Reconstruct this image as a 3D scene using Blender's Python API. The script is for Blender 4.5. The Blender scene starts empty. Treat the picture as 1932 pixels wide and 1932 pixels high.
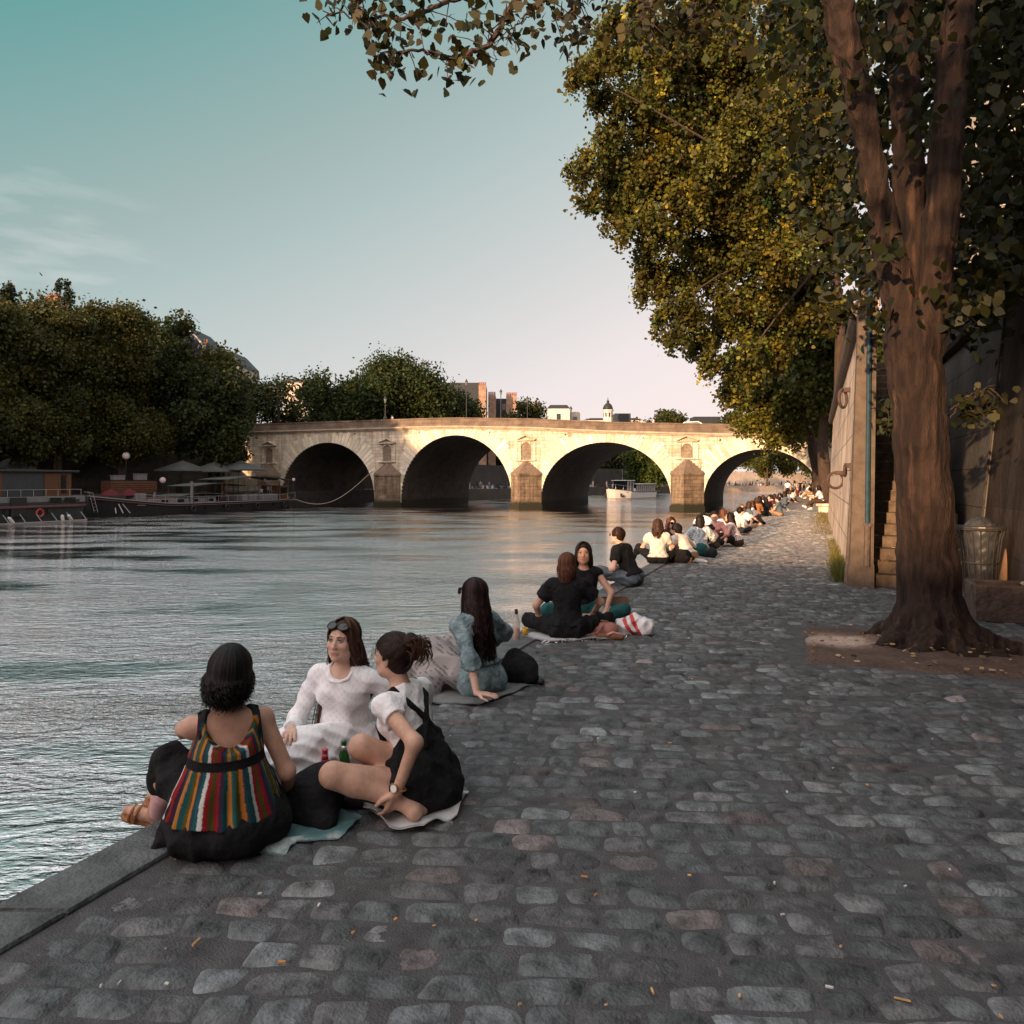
import bpy, math, random
import numpy as np
from mathutils import Vector, Matrix
R = math.radians
rnd = random.Random(7)
nr = np.random.default_rng(7)
SC = bpy.context.scene
COL = SC.collection

# ---------------- camera, sky, sun, exposure ----------------
YAW, CAMH, FPX, HOR, CX = 21.7, 1.6, 1400.0, 908.0, 966.0    # in a 1932-pixel frame
CS, SN = math.cos(R(YAW)), math.sin(R(YAW))
cd = bpy.data.cameras.new('camera'); cam = bpy.data.objects.new('camera', cd); COL.objects.link(cam)
cam.location = (0, 0, CAMH); cam.rotation_euler = (R(90), 0, R(YAW))
cd.sensor_width = 36; cd.lens = FPX/1932*36; cd.shift_y = -(966-HOR)/1932
cd.clip_start = .05; cd.clip_end = 6000
SC.camera = cam

SUN_EL, SUN_AZ = 8.0, 11.0           # light travels towards +Y, turned this many degrees to +X
sd = bpy.data.lights.new('sun', 'SUN'); sun = bpy.data.objects.new('sun', sd); COL.objects.link(sun)
sd.energy = 5.0; sd.angle = R(.6); sd.color = (1, .64, .36)
_d = Vector((math.sin(R(SUN_AZ))*math.cos(R(SUN_EL)), math.cos(R(SUN_AZ))*math.cos(R(SUN_EL)), -math.sin(R(SUN_EL))))
sun.rotation_euler = _d.to_track_quat('-Z', 'Y').to_euler(); sun.location = (-30, -60, 40)

wo = bpy.data.worlds.new('World'); SC.world = wo; wo.use_nodes = True
nt = wo.node_tree; nt.nodes.clear()
def N(t, **kw):
    n = nt.nodes.new(t)
    for k, v in kw.items(): setattr(n, k, v)
    return n
L = lambda a, b: nt.links.new(a, b)
sky = N('ShaderNodeTexSky', sky_type='NISHITA', sun_disc=False, sun_elevation=R(SUN_EL), sun_rotation=R(180+SUN_AZ))
tc = N('ShaderNodeTexCoord'); dt = N('ShaderNodeVectorMath', operation='DOT_PRODUCT')
L(tc.outputs['Generated'], dt.inputs[0]); dt.inputs[1].default_value = (-.45*CS, -.45*SN, 1.0)
cr = N('ShaderNodeValToRGB'); L(dt.outputs['Value'], cr.inputs[0])
e = cr.color_ramp.elements
SKYK = .614     # the sky's own brightness against exposure +0.5
stops = [(p, tuple(x*SKYK for x in c)) for p, c in [(0.0, (1.0, .86, .84)), (.095, (.93, .835, .83)), (.25, (.69, .70, .69)), (.424, (.46, .57, .56)), (.50, (.385, .50, .488)), (.695, (.155, .385, .375)), (.80, (.84, .91, .91)), (1, (1.45, 1.47, 1.52))]]
while len(e) < len(stops): e.new(.5)
for q, (p, c) in zip(e, stops): q.position = p; q.color = (*c, 1)
# faint high cloud wisps low on the left
sp = N('ShaderNodeSeparateXYZ'); L(tc.outputs['Generated'], sp.inputs[0])
mp = N('ShaderNodeMapping'); L(tc.outputs['Generated'], mp.inputs[0]); mp.inputs['Scale'].default_value = (5, 5, 22); mp.inputs['Rotation'].default_value = (0, R(8), 0)
nz = N('ShaderNodeTexNoise'); L(mp.outputs[0], nz.inputs[0]); nz.inputs['Scale'].default_value = 1.3; nz.inputs['Detail'].default_value = 6
nr1 = N('ShaderNodeMapRange'); L(nz.outputs[0], nr1.inputs[0]); nr1.inputs[1].default_value = .53; nr1.inputs[2].default_value = .72; nr1.inputs[4].default_value = .22
ml = N('ShaderNodeVectorMath', operation='DOT_PRODUCT'); L(tc.outputs['Generated'], ml.inputs[0]); ml.inputs[1].default_value = (-.80, .55, .235)
nr2 = N('ShaderNodeMapRange'); L(ml.outputs['Value'], nr2.inputs[0]); nr2.inputs[1].default_value = .984; nr2.inputs[2].default_value = .998
mm = N('ShaderNodeMath', operation='MULTIPLY'); L(nr1.outputs[0], mm.inputs[0]); L(nr2.outputs[0], mm.inputs[1])
mxc = N('ShaderNodeMix', data_type='RGBA'); L(mm.outputs[0], mxc.inputs[0]); L(cr.outputs[0], mxc.inputs[6]); mxc.inputs[7].default_value = (.78, .72, .69, 1)
# the glow of the evening sky round the low sun, behind the viewpoint
gd = N('ShaderNodeVectorMath', operation='DOT_PRODUCT'); L(tc.outputs['Generated'], gd.inputs[0]); gd.inputs[1].default_value = (-_d[0], -_d[1], .13)
gm = N('ShaderNodeMapRange', interpolation_type='SMOOTHSTEP'); L(gd.outputs['Value'], gm.inputs[0]); gm.inputs[1].default_value = .15; gm.inputs[2].default_value = 1.0; gm.inputs[4].default_value = 1.0
gx = N('ShaderNodeMix', data_type='RGBA'); L(gm.outputs[0], gx.inputs[0]); L(mxc.outputs[2], gx.inputs[6]); gx.inputs[7].default_value = (1.45, 1.2, 1.13, 1)
bg1 = N('ShaderNodeBackground'); L(sky.outputs[0], bg1.inputs[0]); bg1.inputs[1].default_value = .05
bg2 = N('ShaderNodeBackground'); L(gx.outputs[2], bg2.inputs[0]); bg2.inputs[1].default_value = 1.0
mxs = N('ShaderNodeMixShader'); mxs.inputs[0].default_value = .93; L(bg1.outputs[0], mxs.inputs[1]); L(bg2.outputs[0], mxs.inputs[2])
ow = N('ShaderNodeOutputWorld'); L(mxs.outputs[0], ow.inputs[0])
SC.view_settings.view_transform = 'Standard'; SC.view_settings.look = 'None'
SC.view_settings.exposure = 0.72; SC.view_settings.gamma = 1
try:
    SC.cycles.max_bounces = 6; SC.cycles.transparent_max_bounces = 8; SC.cycles.use_denoising = True
    SC.cycles.sample_clamp_indirect = 4; SC.cycles.caustics_reflective = False; SC.cycles.caustics_refractive = False
except Exception: pass

# ---------------- coordinates ----------------
def P(px, py, Z):
    X = (px-CX)/FPX*Z
    return Vector((X*CS-Z*SN, X*SN+Z*CS, CAMH-(py-HOR)/FPX*Z))
def G(px, py, h=0.0):
    return P(px, py, (CAMH-h)*FPX/(py-HOR))

# ---------------- properties ----------------
def tag(o, label=None, cat=None, group=None, kind=None):
    if label: o['label'] = label
    if cat: o['category'] = cat
    if group: o['group'] = group
    if kind: o['kind'] = kind
    return o
def thing(name, loc, label, cat, group=None, rz=0):
    o = bpy.data.objects.new(name, None); COL.objects.link(o)
    o.location = loc; o.rotation_euler = (0, 0, rz); o.empty_display_size = .2
    return tag(o, label, cat, group)

# ---------------- materials ----------------
MATS = {}
def mat(name, c, rough=.75, var=.18, sc=6, bump=0, bsc=40, metal=0, spec=.3, attr=False, c2=None, stretch=None, c3=None, trans=0, emit=0, detail=5, bdist=.02, alpha=1):
    if name in MATS: return MATS[name]
    m = bpy.data.materials.new(name); m.use_nodes = True
    t = m.node_tree; t.nodes.clear(); n = t.nodes.new; l = t.links.new
    bs = n('ShaderNodeBsdfPrincipled'); out = n('ShaderNodeOutputMaterial')
    bs.inputs['Roughness'].default_value = rough; bs.inputs['Metallic'].default_value = metal; bs.inputs['Specular IOR Level'].default_value = spec
    tc = n('ShaderNodeTexCoord'); mp = n('ShaderNodeMapping'); l(tc.outputs['Object'], mp.inputs[0])
    if stretch: mp.inputs['Scale'].default_value = stretch
    nz = n('ShaderNodeTexNoise'); nz.inputs['Scale'].default_value = sc; nz.inputs['Detail'].default_value = detail; nz.inputs['Roughness'].default_value = .62
    l(mp.outputs[0], nz.inputs[0])
    rp = n('ShaderNodeValToRGB'); l(nz.outputs[0], rp.inputs[0])
    e = rp.color_ramp.elements; e[0].position = .3; e[1].position = .7
    if attr:
        e[0].color = (1-var,)*3+(1,); e[1].color = (1+var,)*3+(1,)
        at = n('ShaderNodeAttribute'); at.attribute_name = 'Col'
        mx = n('ShaderNodeMix'); mx.data_type = 'RGBA'; mx.blend_type = 'MULTIPLY'; mx.inputs[0].default_value = 1
        l(at.outputs['Color'], mx.inputs[6]); l(rp.outputs[0], mx.inputs[7]); colout = mx.outputs[2]
    else:
        a = c if c2 is not None else tuple(x*(1-var) for x in c); b = c2 if c2 is not None else tuple(min(1, x*(1+var)) for x in c)
        e[0].color = (*a, 1); e[1].color = (*b, 1)
        if c3: q = e.new(.5); q.color = (*c3, 1)
        colout = rp.outputs[0]
    l(colout, bs.inputs['Base Color'])
    if bump:
        n2 = n('ShaderNodeTexNoise'); n2.inputs['Scale'].default_value = bsc; n2.inputs['Detail'].default_value = 4; l(mp.outputs[0], n2.inputs[0])
        bp = n('ShaderNodeBump'); bp.inputs['Strength'].default_value = bump; bp.inputs['Distance'].default_value = bdist
        l(n2.outputs[0], bp.inputs['Height']); l(bp.outputs[0], bs.inputs['Normal'])
    if emit:
        l(colout, bs.inputs['Emission Color']); bs.inputs['Emission Strength'].default_value = emit
    if alpha < 1:
        bs.inputs['Alpha'].default_value = alpha
    if trans:
        tr = n('ShaderNodeBsdfTranslucent'); l(colout, tr.inputs[0]); ms = n('ShaderNodeMixShader'); ms.inputs[0].default_value = trans
        l(bs.outputs[0], ms.inputs[1]); l(tr.outputs[0], ms.inputs[2]); l(ms.outputs[0], out.inputs[0])
    else: l(bs.outputs[0], out.inputs[0])
    MATS[name] = m
    return m
def glass(name, c, rough=.02):
    if name in MATS: return MATS[name]
    m = bpy.data.materials.new(name); m.use_nodes = True; b = m.node_tree.nodes['Principled BSDF']
    b.inputs['Base Color'].default_value = (*c, 1); b.inputs['Roughness'].default_value = rough
    b.inputs['Transmission Weight'].default_value = .95; b.inputs['IOR'].default_value = 1.3
    MATS[name] = m; return m
def brick_mat(name, c1, c2, mortar, w, h, msz=.01, rough=.85, var=.25, sc=.6, bump=.4, axes='XZ', streak=0, tide=None):
    """coursed stone: brick pattern laid on two object axes plus weathering noise"""
    if name in MATS: return MATS[name]
    m = bpy.data.materials.new(name); m.use_nodes = True
    t = m.node_tree; n = t.nodes.new; l = t.links.new; bs = t.nodes['Principled BSDF']; bs.inputs['Roughness'].default_value = rough; bs.inputs['Specular IOR Level'].default_value = .2
    tc = n('ShaderNodeTexCoord'); sp = n('ShaderNodeSeparateXYZ'); l(tc.outputs['Object'], sp.inputs[0]); cb = n('ShaderNodeCombineXYZ')
    l(sp.outputs['XYZ'.index(axes[0])], cb.inputs[0]); l(sp.outputs['XYZ'.index(axes[1])], cb.inputs[1])
    br = n('ShaderNodeTexBrick'); l(cb.outputs[0], br.inputs[0])
    br.inputs['Scale'].default_value = 1; br.inputs['Brick Width'].default_value = w; br.inputs['Row Height'].default_value = h; br.inputs['Mortar Size'].default_value = msz
    br.inputs['Color1'].default_value = (*c1, 1); br.inputs['Color2'].default_value = (*c2, 1); br.inputs['Mortar'].default_value = (*mortar, 1); br.inputs['Bias'].default_value = -.15
    nz = n('ShaderNodeTexNoise'); nz.inputs['Scale'].default_value = sc; nz.inputs['Detail'].default_value = 7; nz.inputs['Roughness'].default_value = .65; l(tc.outputs['Object'], nz.inputs[0])
    rp = n('ShaderNodeValToRGB'); l(nz.outputs[0], rp.inputs[0]); e = rp.color_ramp.elements; e[0].position = .3; e[1].position = .62
    e[0].color = (1-var*1.6, 1-var*1.7, 1-var*1.8, 1); e[1].color = (1.05, 1.05, 1.05, 1)
    mx = n('ShaderNodeMix'); mx.data_type = 'RGBA'; mx.blend_type = 'MULTIPLY'; mx.inputs[0].default_value = 1
    l(br.outputs[0], mx.inputs[6]); l(rp.outputs[0], mx.inputs[7]); colo = mx.outputs[2]
    if streak:      # rain stains running down the stone
        mp = n('ShaderNodeMapping'); l(tc.outputs['Object'], mp.inputs[0]); mp.inputs['Scale'].default_value = (1.6, 1.6, .16); n3 = n('ShaderNodeTexNoise'); n3.inputs['Scale'].default_value = 1.2; n3.inputs['Detail'].default_value = 6; n3.inputs['Roughness'].default_value = .7; l(mp.outputs[0], n3.inputs[0])
        r3 = n('ShaderNodeValToRGB'); l(n3.outputs[0], r3.inputs[0]); q = r3.color_ramp.elements; q[0].position = .36; q[1].position = .58; q[0].color = (1-streak, 1-streak*1.05, 1-streak*1.1, 1); q[1].color = (1, 1, 1, 1)
        m3 = n('ShaderNodeMix'); m3.data_type = 'RGBA'; m3.blend_type = 'MULTIPLY'; m3.inputs[0].default_value = 1; l(colo, m3.inputs[6]); l(r3.outputs[0], m3.inputs[7]); colo = m3.outputs[2]
    if tide:        # the wet, weedy band left by the river: below this height in object space
        ma = n('ShaderNodeMath'); ma.operation = 'MULTIPLY_ADD'; l(nz.outputs[0], ma.inputs[0]); ma.inputs[1].default_value = -1.1; l(sp.outputs[2], ma.inputs[2])
        r4 = n('ShaderNodeMapRange'); l(ma.outputs[0], r4.inputs[0]); r4.inputs[1].default_value = tide-.75; r4.inputs[2].default_value = tide-.35
        m4 = n('ShaderNodeMix'); m4.data_type = 'RGBA'; l(r4.outputs[0], m4.inputs[0]); m4.inputs[6].default_value = (.035, .034, .022, 1); l(colo, m4.inputs[7]); colo = m4.outputs[2]
    l(colo, bs.inputs['Base Color'])
    n2 = n('ShaderNodeTexNoise'); n2.inputs['Scale'].default_value = 9; n2.inputs['Detail'].default_value = 5; l(tc.outputs['Object'], n2.inputs[0])
    ad = n('ShaderNodeMath'); ad.operation = 'MULTIPLY_ADD'; l(br.outputs['Fac'], ad.inputs[0]); ad.inputs[1].default_value = -1.2; l(n2.outputs[0], ad.inputs[2])
    bp = n('ShaderNodeBump'); bp.inputs['Strength'].default_value = bump; bp.inputs['Distance'].default_value = .04; l(ad.outputs[0], bp.inputs['Height']); l(bp.outputs[0], bs.inputs['Normal'])
    MATS[name] = m; return m

# ---------------- mesh building ----------------
def mesh_obj(name, V, F, m=None, parent=None, smooth=False, cols=None, world=True, nrm=None):
    me = bpy.data.meshes.new(name)
    V = np.asarray(V, dtype=np.float32).reshape(-1, 3)
    if parent is not None and world: V = V-np.array(parent.location, dtype=np.float32)
    if isinstance(F, np.ndarray):
        k = F.shape[1]; nf = len(F)
        me.vertices.add(len(V)); me.vertices.foreach_set('co', V.ravel())
        me.loops.add(nf*k); me.loops.foreach_set('vertex_index', F.astype(np.int32).ravel())
        me.polygons.add(nf); me.polygons.foreach_set('loop_start', np.arange(0, nf*k, k, dtype=np.int32)); me.polygons.foreach_set('loop_total', np.full(nf, k, dtype=np.int32))
        me.update(calc_edges=True)
    else: me.from_pydata(V.tolist(), [], F)
    if cols is not None:
        a = me.color_attributes.new('Col', 'FLOAT_COLOR', 'POINT')
        c = np.ones((len(V), 4), dtype=np.float32); c[:, :3] = cols; a.data.foreach_set('color', c.ravel())
    if smooth: me.polygons.foreach_set('use_smooth', np.ones(len(me.polygons), dtype=bool))
    if m: me.materials.append(m)
    me.validate()
    o = bpy.data.objects.new(name, me); COL.objects.link(o)
    if parent is not None: o.parent = parent
    return o

def rot(rz=0, rx=0, ry=0):
    return np.array(Matrix.Rotation(rz, 3, 'Z') @ Matrix.Rotation(ry, 3, 'Y') @ Matrix.Rotation(rx, 3, 'X'))
class MB:
    def __init__(s): s.v = []; s.f = []; s.c = []; s.col = None
    def _add(s, V, F):
        o = len(s.v); s.v += [tuple(map(float, x)) for x in V]; s.f += [tuple(i+o for i in f) for f in F]
        if s.col is not None: s.c += [s.col]*len(V)
        return s
    def box(s, c, d, rz=0, rx=0, ry=0, taper=1):
        M = rot(rz, rx, ry); a, b, h = d[0]/2, d[1]/2, d[2]/2; V = []
        for z, t in ((-h, 1), (h, taper)):
            for x, y in ((-a, -b), (a, -b), (a, b), (-a, b)): V.append(M @ np.array((x*t, y*t, z))+np.array(c))
        return s._add(V, [(3, 2, 1, 0), (4, 5, 6, 7), (0, 1, 5, 4), (1, 2, 6, 5), (2, 3, 7, 6), (3, 0, 4, 7)])
    def bev(s, c, d, b=.01, rz=0, rx=0, ry=0):
        """box with chamfered edges"""
        M = rot(rz, rx, ry); h = np.array(d)/2; V = []; idx = {}
        for ax in range(3):
            for sx in (-1, 1):
                for sy in (-1, 1):
                    for sz in (-1, 1):
                        p = np.array((sx, sy, sz))*(h-b); p[ax] = (sx, sy, sz)[ax]*h[ax]
                        idx[(ax, sx, sy, sz)] = len(V); V.append(M @ p+np.array(c))
        F = []
        for ax in range(3):
            o = [i for i in range(3) if i != ax]
            for sg in (-1, 1):
                q = []
                for u, w in ((-1, -1), (1, -1), (1, 1), (-1, 1)):
                    t = [0, 0, 0]; t[ax] = sg; t[o[0]] = u; t[o[1]] = w; q.append(idx[(ax, *t)])
                flip = (sg < 0) ^ (ax == 1)
                F.append(tuple(q[::-1] if flip else q))
        for a1 in range(3):
            for a2 in range(a1+1, 3):
                a3 = 3-a1-a2
                for s1 in (-1, 1):
                    for s2 in (-1, 1):
                        q = []
                        for ax, s3 in ((a1, -1), (a1, 1), (a2, 1), (a2, -1)):
                            t = [0, 0, 0]; t[a1] = s1; t[a2] = s2; t[a3] = s3; q.append(idx[(ax, *t)])
                        n = np.cross(V[q[1]]-V[q[0]], V[q[2]]-V[q[0]]); mid = sum(V[i] for i in q)/4-np.array(c)
                        F.append(tuple(q if n @ mid > 0 else q[::-1]))
        for sx in (-1, 1):
            for sy in (-1, 1):
                for sz in (-1, 1):
                    q = [idx[(a, sx, sy, sz)] for a in range(3)]
                    F.append(tuple(q if sx*sy*sz > 0 else q[::-1]))
        return s._add(V, F)
    def tube(s, pts, r, n=8, cap=True, flat=None):
        pts = [np.array(p, float) for p in pts]; m = len(pts)
        rs = r if hasattr(r, '__len__') else [r]*m
        V = []; up = None
        for i, p in enumerate(pts):
            d = pts[min(i+1, m-1)]-pts[max(i-1, 0)]; d = d/(np.linalg.norm(d)+1e-9)
            if up is None: up = np.array((0, 0, 1.)) if abs(d[2]) < .9 else np.array((1., 0, 0))
            x = np.cross(up, d); x /= np.linalg.norm(x)+1e-9; y = np.cross(d, x); up = y
            for k in range(n):
                a = 2*math.pi*k/n; V.append(p+rs[i]*(math.cos(a)*x+math.sin(a)*y*(flat or 1)))
        F = [(i*n+k, i*n+(k+1) % n, (i+1)*n+(k+1) % n, (i+1)*n+k) for i in range(m-1) for k in range(n)]
        if cap: F += [tuple(range(n))[::-1], tuple((m-1)*n+k for k in range(n))]
        return s._add(V, F)
    def lathe(s, c, prof, n=16, rz=0, rx=0, ry=0, sx=1, sy=1):
        M = rot(rz, rx, ry); V = []; m = len(prof)
        for r, z in prof:
            for k in range(n):
                a = 2*math.pi*k/n; V.append(M @ np.array((r*sx*math.cos(a), r*sy*math.sin(a), z))+np.array(c))
        F = [(i*n+k, i*n+(k+1) % n, (i+1)*n+(k+1) % n, (i+1)*n+k) for i in range(m-1) for k in range(n)]
        F += [tuple(range(n))[::-1], tuple((m-1)*n+k for k in range(n))]
        return s._add(V, F)
    def ball(s, c, r, n=12, rz=0, rx=0, ry=0):
        r = r if hasattr(r, '__len__') else (r, r, r); m = max(4, n//2)
        prof = [(math.sin(math.pi*i/m), -math.cos(math.pi*i/m)) for i in range(m+1)]; prof[0] = (.02, -1); prof[-1] = (.02, 1)
        M = rot(rz, rx, ry); V = [M @ (np.array((a*math.cos(2*math.pi*k/n), a*math.sin(2*math.pi*k/n), z))*np.array(r))+np.array(c) for a, z in prof for k in range(n)]
        F = [(i*n+k, i*n+(k+1) % n, (i+1)*n+(k+1) % n, (i+1)*n+k) for i in range(m) for k in range(n)]
        F += [tuple(range(n))[::-1], tuple(m*n+k for k in range(n))]
        return s._add(V, F)
    def prism(s, poly, z0, z1):
        n = len(poly); a = sum(poly[i][0]*poly[(i+1) % n][1]-poly[(i+1) % n][0]*poly[i][1] for i in range(n))
        if a < 0: poly = poly[::-1]
        V = [(x, y, z0) for x, y in poly]+[(x, y, z1) for x, y in poly]
        return s._add(V, [tuple(range(n))[::-1], tuple(range(n, 2*n))]+[(i, (i+1) % n, n+(i+1) % n, n+i) for i in range(n)])
    def prism_y(s, poly, y0, y1):
        """polygon in (x, z) extruded along y"""
        n = len(poly); a = sum(poly[i][0]*poly[(i+1) % n][1]-poly[(i+1) % n][0]*poly[i][1] for i in range(n))
        if a < 0: poly = poly[::-1]
        V = [(x, y0, z) for x, z in poly]+[(x, y1, z) for x, z in poly]
        return s._add(V, [tuple(range(n)), tuple(range(n, 2*n))[::-1]]+[((i+1) % n, i, n+i, n+(i+1) % n) for i in range(n)])
    def quad(s, a, b, c, d): return s._add([a, b, c, d], [(0, 1, 2, 3)])
    def obj(s, name, m, parent=None, smooth=False, world=True):
        return mesh_obj(name, s.v, s.f, m, parent, smooth, cols=np.array(s.c) if s.c else None, world=world)

def vnoise(p, seed=0):
    """cheap smooth pseudo noise on an (n,3) array, -1..1"""
    g = np.random.default_rng(seed); out = np.zeros(len(p))
    for _ in range(5):
        d = g.normal(size=3); out += np.sin(p @ d*1.7+g.uniform(0, 6.28))*np.cos(p @ g.normal(size=3)*1.1+g.uniform(0, 6.28))
    return out/3
# ======================= SETTING =======================
def struct(name, o_or_mb, m=None, smooth=False):
    o = o_or_mb.obj(name, m, None, smooth) if isinstance(o_or_mb, MB) else o_or_mb
    o['kind'] = 'structure'; return o
def sheet(name, x0, x1, y0, y1, z, m):
    return struct(name, MB().quad((x0, y0, z), (x1, y0, z), (x1, y1, z), (x0, y1, z)), m)

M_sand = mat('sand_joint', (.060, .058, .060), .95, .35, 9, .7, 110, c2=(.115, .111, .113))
M_far = mat('far_ground', (.12, .11, .09), .95, .2, .05)
sheet('ground', -2500, 2500, -700, 4500, -3.2, M_far)
# ---- water ----
wm = bpy.data.materials.new('river_water'); wm.use_nodes = True
_t = wm.node_tree; _n = _t.nodes.new; _l = _t.links.new; _t.nodes.clear()
_df = _n('ShaderNodeBsdfDiffuse'); _df.inputs[0].default_value = (.022, .034, .034, 1)
_gl = _n('ShaderNodeBsdfGlossy'); _gl.inputs[0].default_value = (1.0, .94, .93, 1); _gl.inputs[1].default_value = .06
_lw = _n('ShaderNodeLayerWeight'); _lw.inputs[0].default_value = .5
_rp = _n('ShaderNodeValToRGB'); _l(_lw.outputs['Facing'], _rp.inputs[0]); _e = _rp.color_ramp.elements
for _q, (_p, _v) in zip([_e[0], _e[1], _e.new(.5), _e.new(.6)], ((.0, .04), (1, 1), (.26, .13), (.40, .93))): _q.position = _p; _q.color = (_v, _v, _v, 1)
_mx = _n('ShaderNodeMixShader'); _l(_rp.outputs[0], _mx.inputs[0]); _l(_df.outputs[0], _mx.inputs[1]); _l(_gl.outputs[0], _mx.inputs[2])
_o = _n('ShaderNodeOutputMaterial'); _l(_mx.outputs[0], _o.inputs[0])
_tc = _n('ShaderNodeTexCoord'); _prev = None
# livelier ripples along this quay, calmer water towards the bridge
_ln = _n('ShaderNodeVectorMath'); _ln.operation = 'LENGTH'; _l(_tc.outputs['Object'], _ln.inputs[0]); _fd = _n('ShaderNodeMapRange'); _l(_ln.outputs['Value'], _fd.inputs[0]); _fd.inputs[1].default_value = 8; _fd.inputs[2].default_value = 48; _fd.inputs[3].default_value = 1; _fd.inputs[4].default_value = .55
_pm = _n('ShaderNodeMapping'); _pm.vector_type = 'TEXTURE'; _l(_tc.outputs['Object'], _pm.inputs[0]); _pm.inputs['Scale'].default_value = (9, 3.2, 1); _pm.inputs['Rotation'].default_value = (0, 0, R(25))
_pz = _n('ShaderNodeTexNoise'); _pz.inputs['Scale'].default_value = 1; _pz.inputs['Detail'].default_value = 4; _l(_pm.outputs[0], _pz.inputs[0]); _pr = _n('ShaderNodeMapRange'); _l(_pz.outputs[0], _pr.inputs[0]); _pr.inputs[1].default_value = .40; _pr.inputs[2].default_value = .66; _pr.inputs[3].default_value = .25; _pr.inputs[4].default_value = 1.5
for fx_, fy_, st_, d_, rz_ in ((.07, .16, .35, .4, 30), (.35, .9, .5, .13, 12), (1.2, 3.4, .9, .10, 30), (3.6, 9.5, 1.0, .040, 14), (9, 24, 1.0, .018, 26)):
    _m = _n('ShaderNodeMapping'); _m.vector_type = 'TEXTURE'; _l(_tc.outputs['Object'], _m.inputs[0]); _m.inputs['Scale'].default_value = (1/fx_, 1/fy_, 1); _m.inputs['Rotation'].default_value = (0, 0, R(rz_))
    _z = _n('ShaderNodeTexNoise'); _z.inputs['Scale'].default_value = 1; _z.inputs['Detail'].default_value = 3; _z.inputs['Roughness'].default_value = .55; _z.inputs['Distortion'].default_value = .6; _l(_m.outputs[0], _z.inputs[0])
    _bp = _n('ShaderNodeBump'); _bp.inputs['Strength'].default_value = st_; _bp.inputs['Distance'].default_value = d_*2.2
    _ms = _n('ShaderNodeMath'); _ms.operation = 'MULTIPLY'; _l(_pr.outputs[0], _ms.inputs[0]); _ms.inputs[1].default_value = st_; _ms2 = _n('ShaderNodeMath'); _ms2.operation = 'MULTIPLY'; _l(_ms.outputs[0], _ms2.inputs[0]); _l(_fd.outputs[0], _ms2.inputs[1]); _l(_ms2.outputs[0], _bp.inputs['Strength'])
    _l(_z.outputs[0], _bp.inputs['Height'])
    if _prev: _l(_prev.outputs[0], _bp.inputs['Normal'])
    _prev = _bp
for _x in (_df, _gl, _lw): _l(_prev.outputs[0], _x.inputs['Normal'])
sheet('water', -140, 200, -160, 560, -2.0, wm)

# ---- quay pavement: sand sheet, one mesh of individually shaped setts, kerb slabs ----
QE = -2.52                                           # inner side of the kerb
PITX0, PITY0, PITY1 = -.08, 7.0, 8.85
def wall_x(y): return 2.4 if y < 12.35 else (.57+.010*(y-12.3) if y < 36 else 3.9)
struct('quay_ground', MB().quad((QE-.05, -20, 0), (9, -20, 0), (9, 15, 0), (QE-.05, 15, 0)), M_sand)
struct('sun_toned_quay_ground', MB().quad((QE-.05, 15, 0), (9, 15, 0), (9, 150, 0), (QE-.05, 150, 0)), mat('sun_toned_sand', (.27, .205, .16), .95, .3, 3, .5, 60, c2=(.44, .34, .26)))  # sunlight on the far quay put into a paler, warmer sand colour
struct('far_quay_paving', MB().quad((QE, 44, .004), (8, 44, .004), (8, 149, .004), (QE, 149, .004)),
       brick_mat('far_setts', (.52, .40, .31), (.40, .31, .24), (.06, .05, .045), .22, .14, .012, .8, .15, .5, .5, 'XY'))  # setts tinted pale orange for the sunlight lying on them
def template(nu, nv):
    u = np.linspace(-1, 1, nu); v = np.linspace(-1, 1, nv); U, W = np.meshgrid(u, v, indexing='ij')
    q = [(i*nv+j, (i+1)*nv+j, (i+1)*nv+j+1, i*nv+j+1) for i in range(nu-1) for j in range(nv-1)]
    return U.ravel(), W.ravel(), np.array(q)
CA = R(18.7); CU = np.array((math.cos(CA), math.sin(CA))); CV = np.array((-math.sin(CA), math.cos(CA)))   # the courses run slightly askew to the kerb
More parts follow.
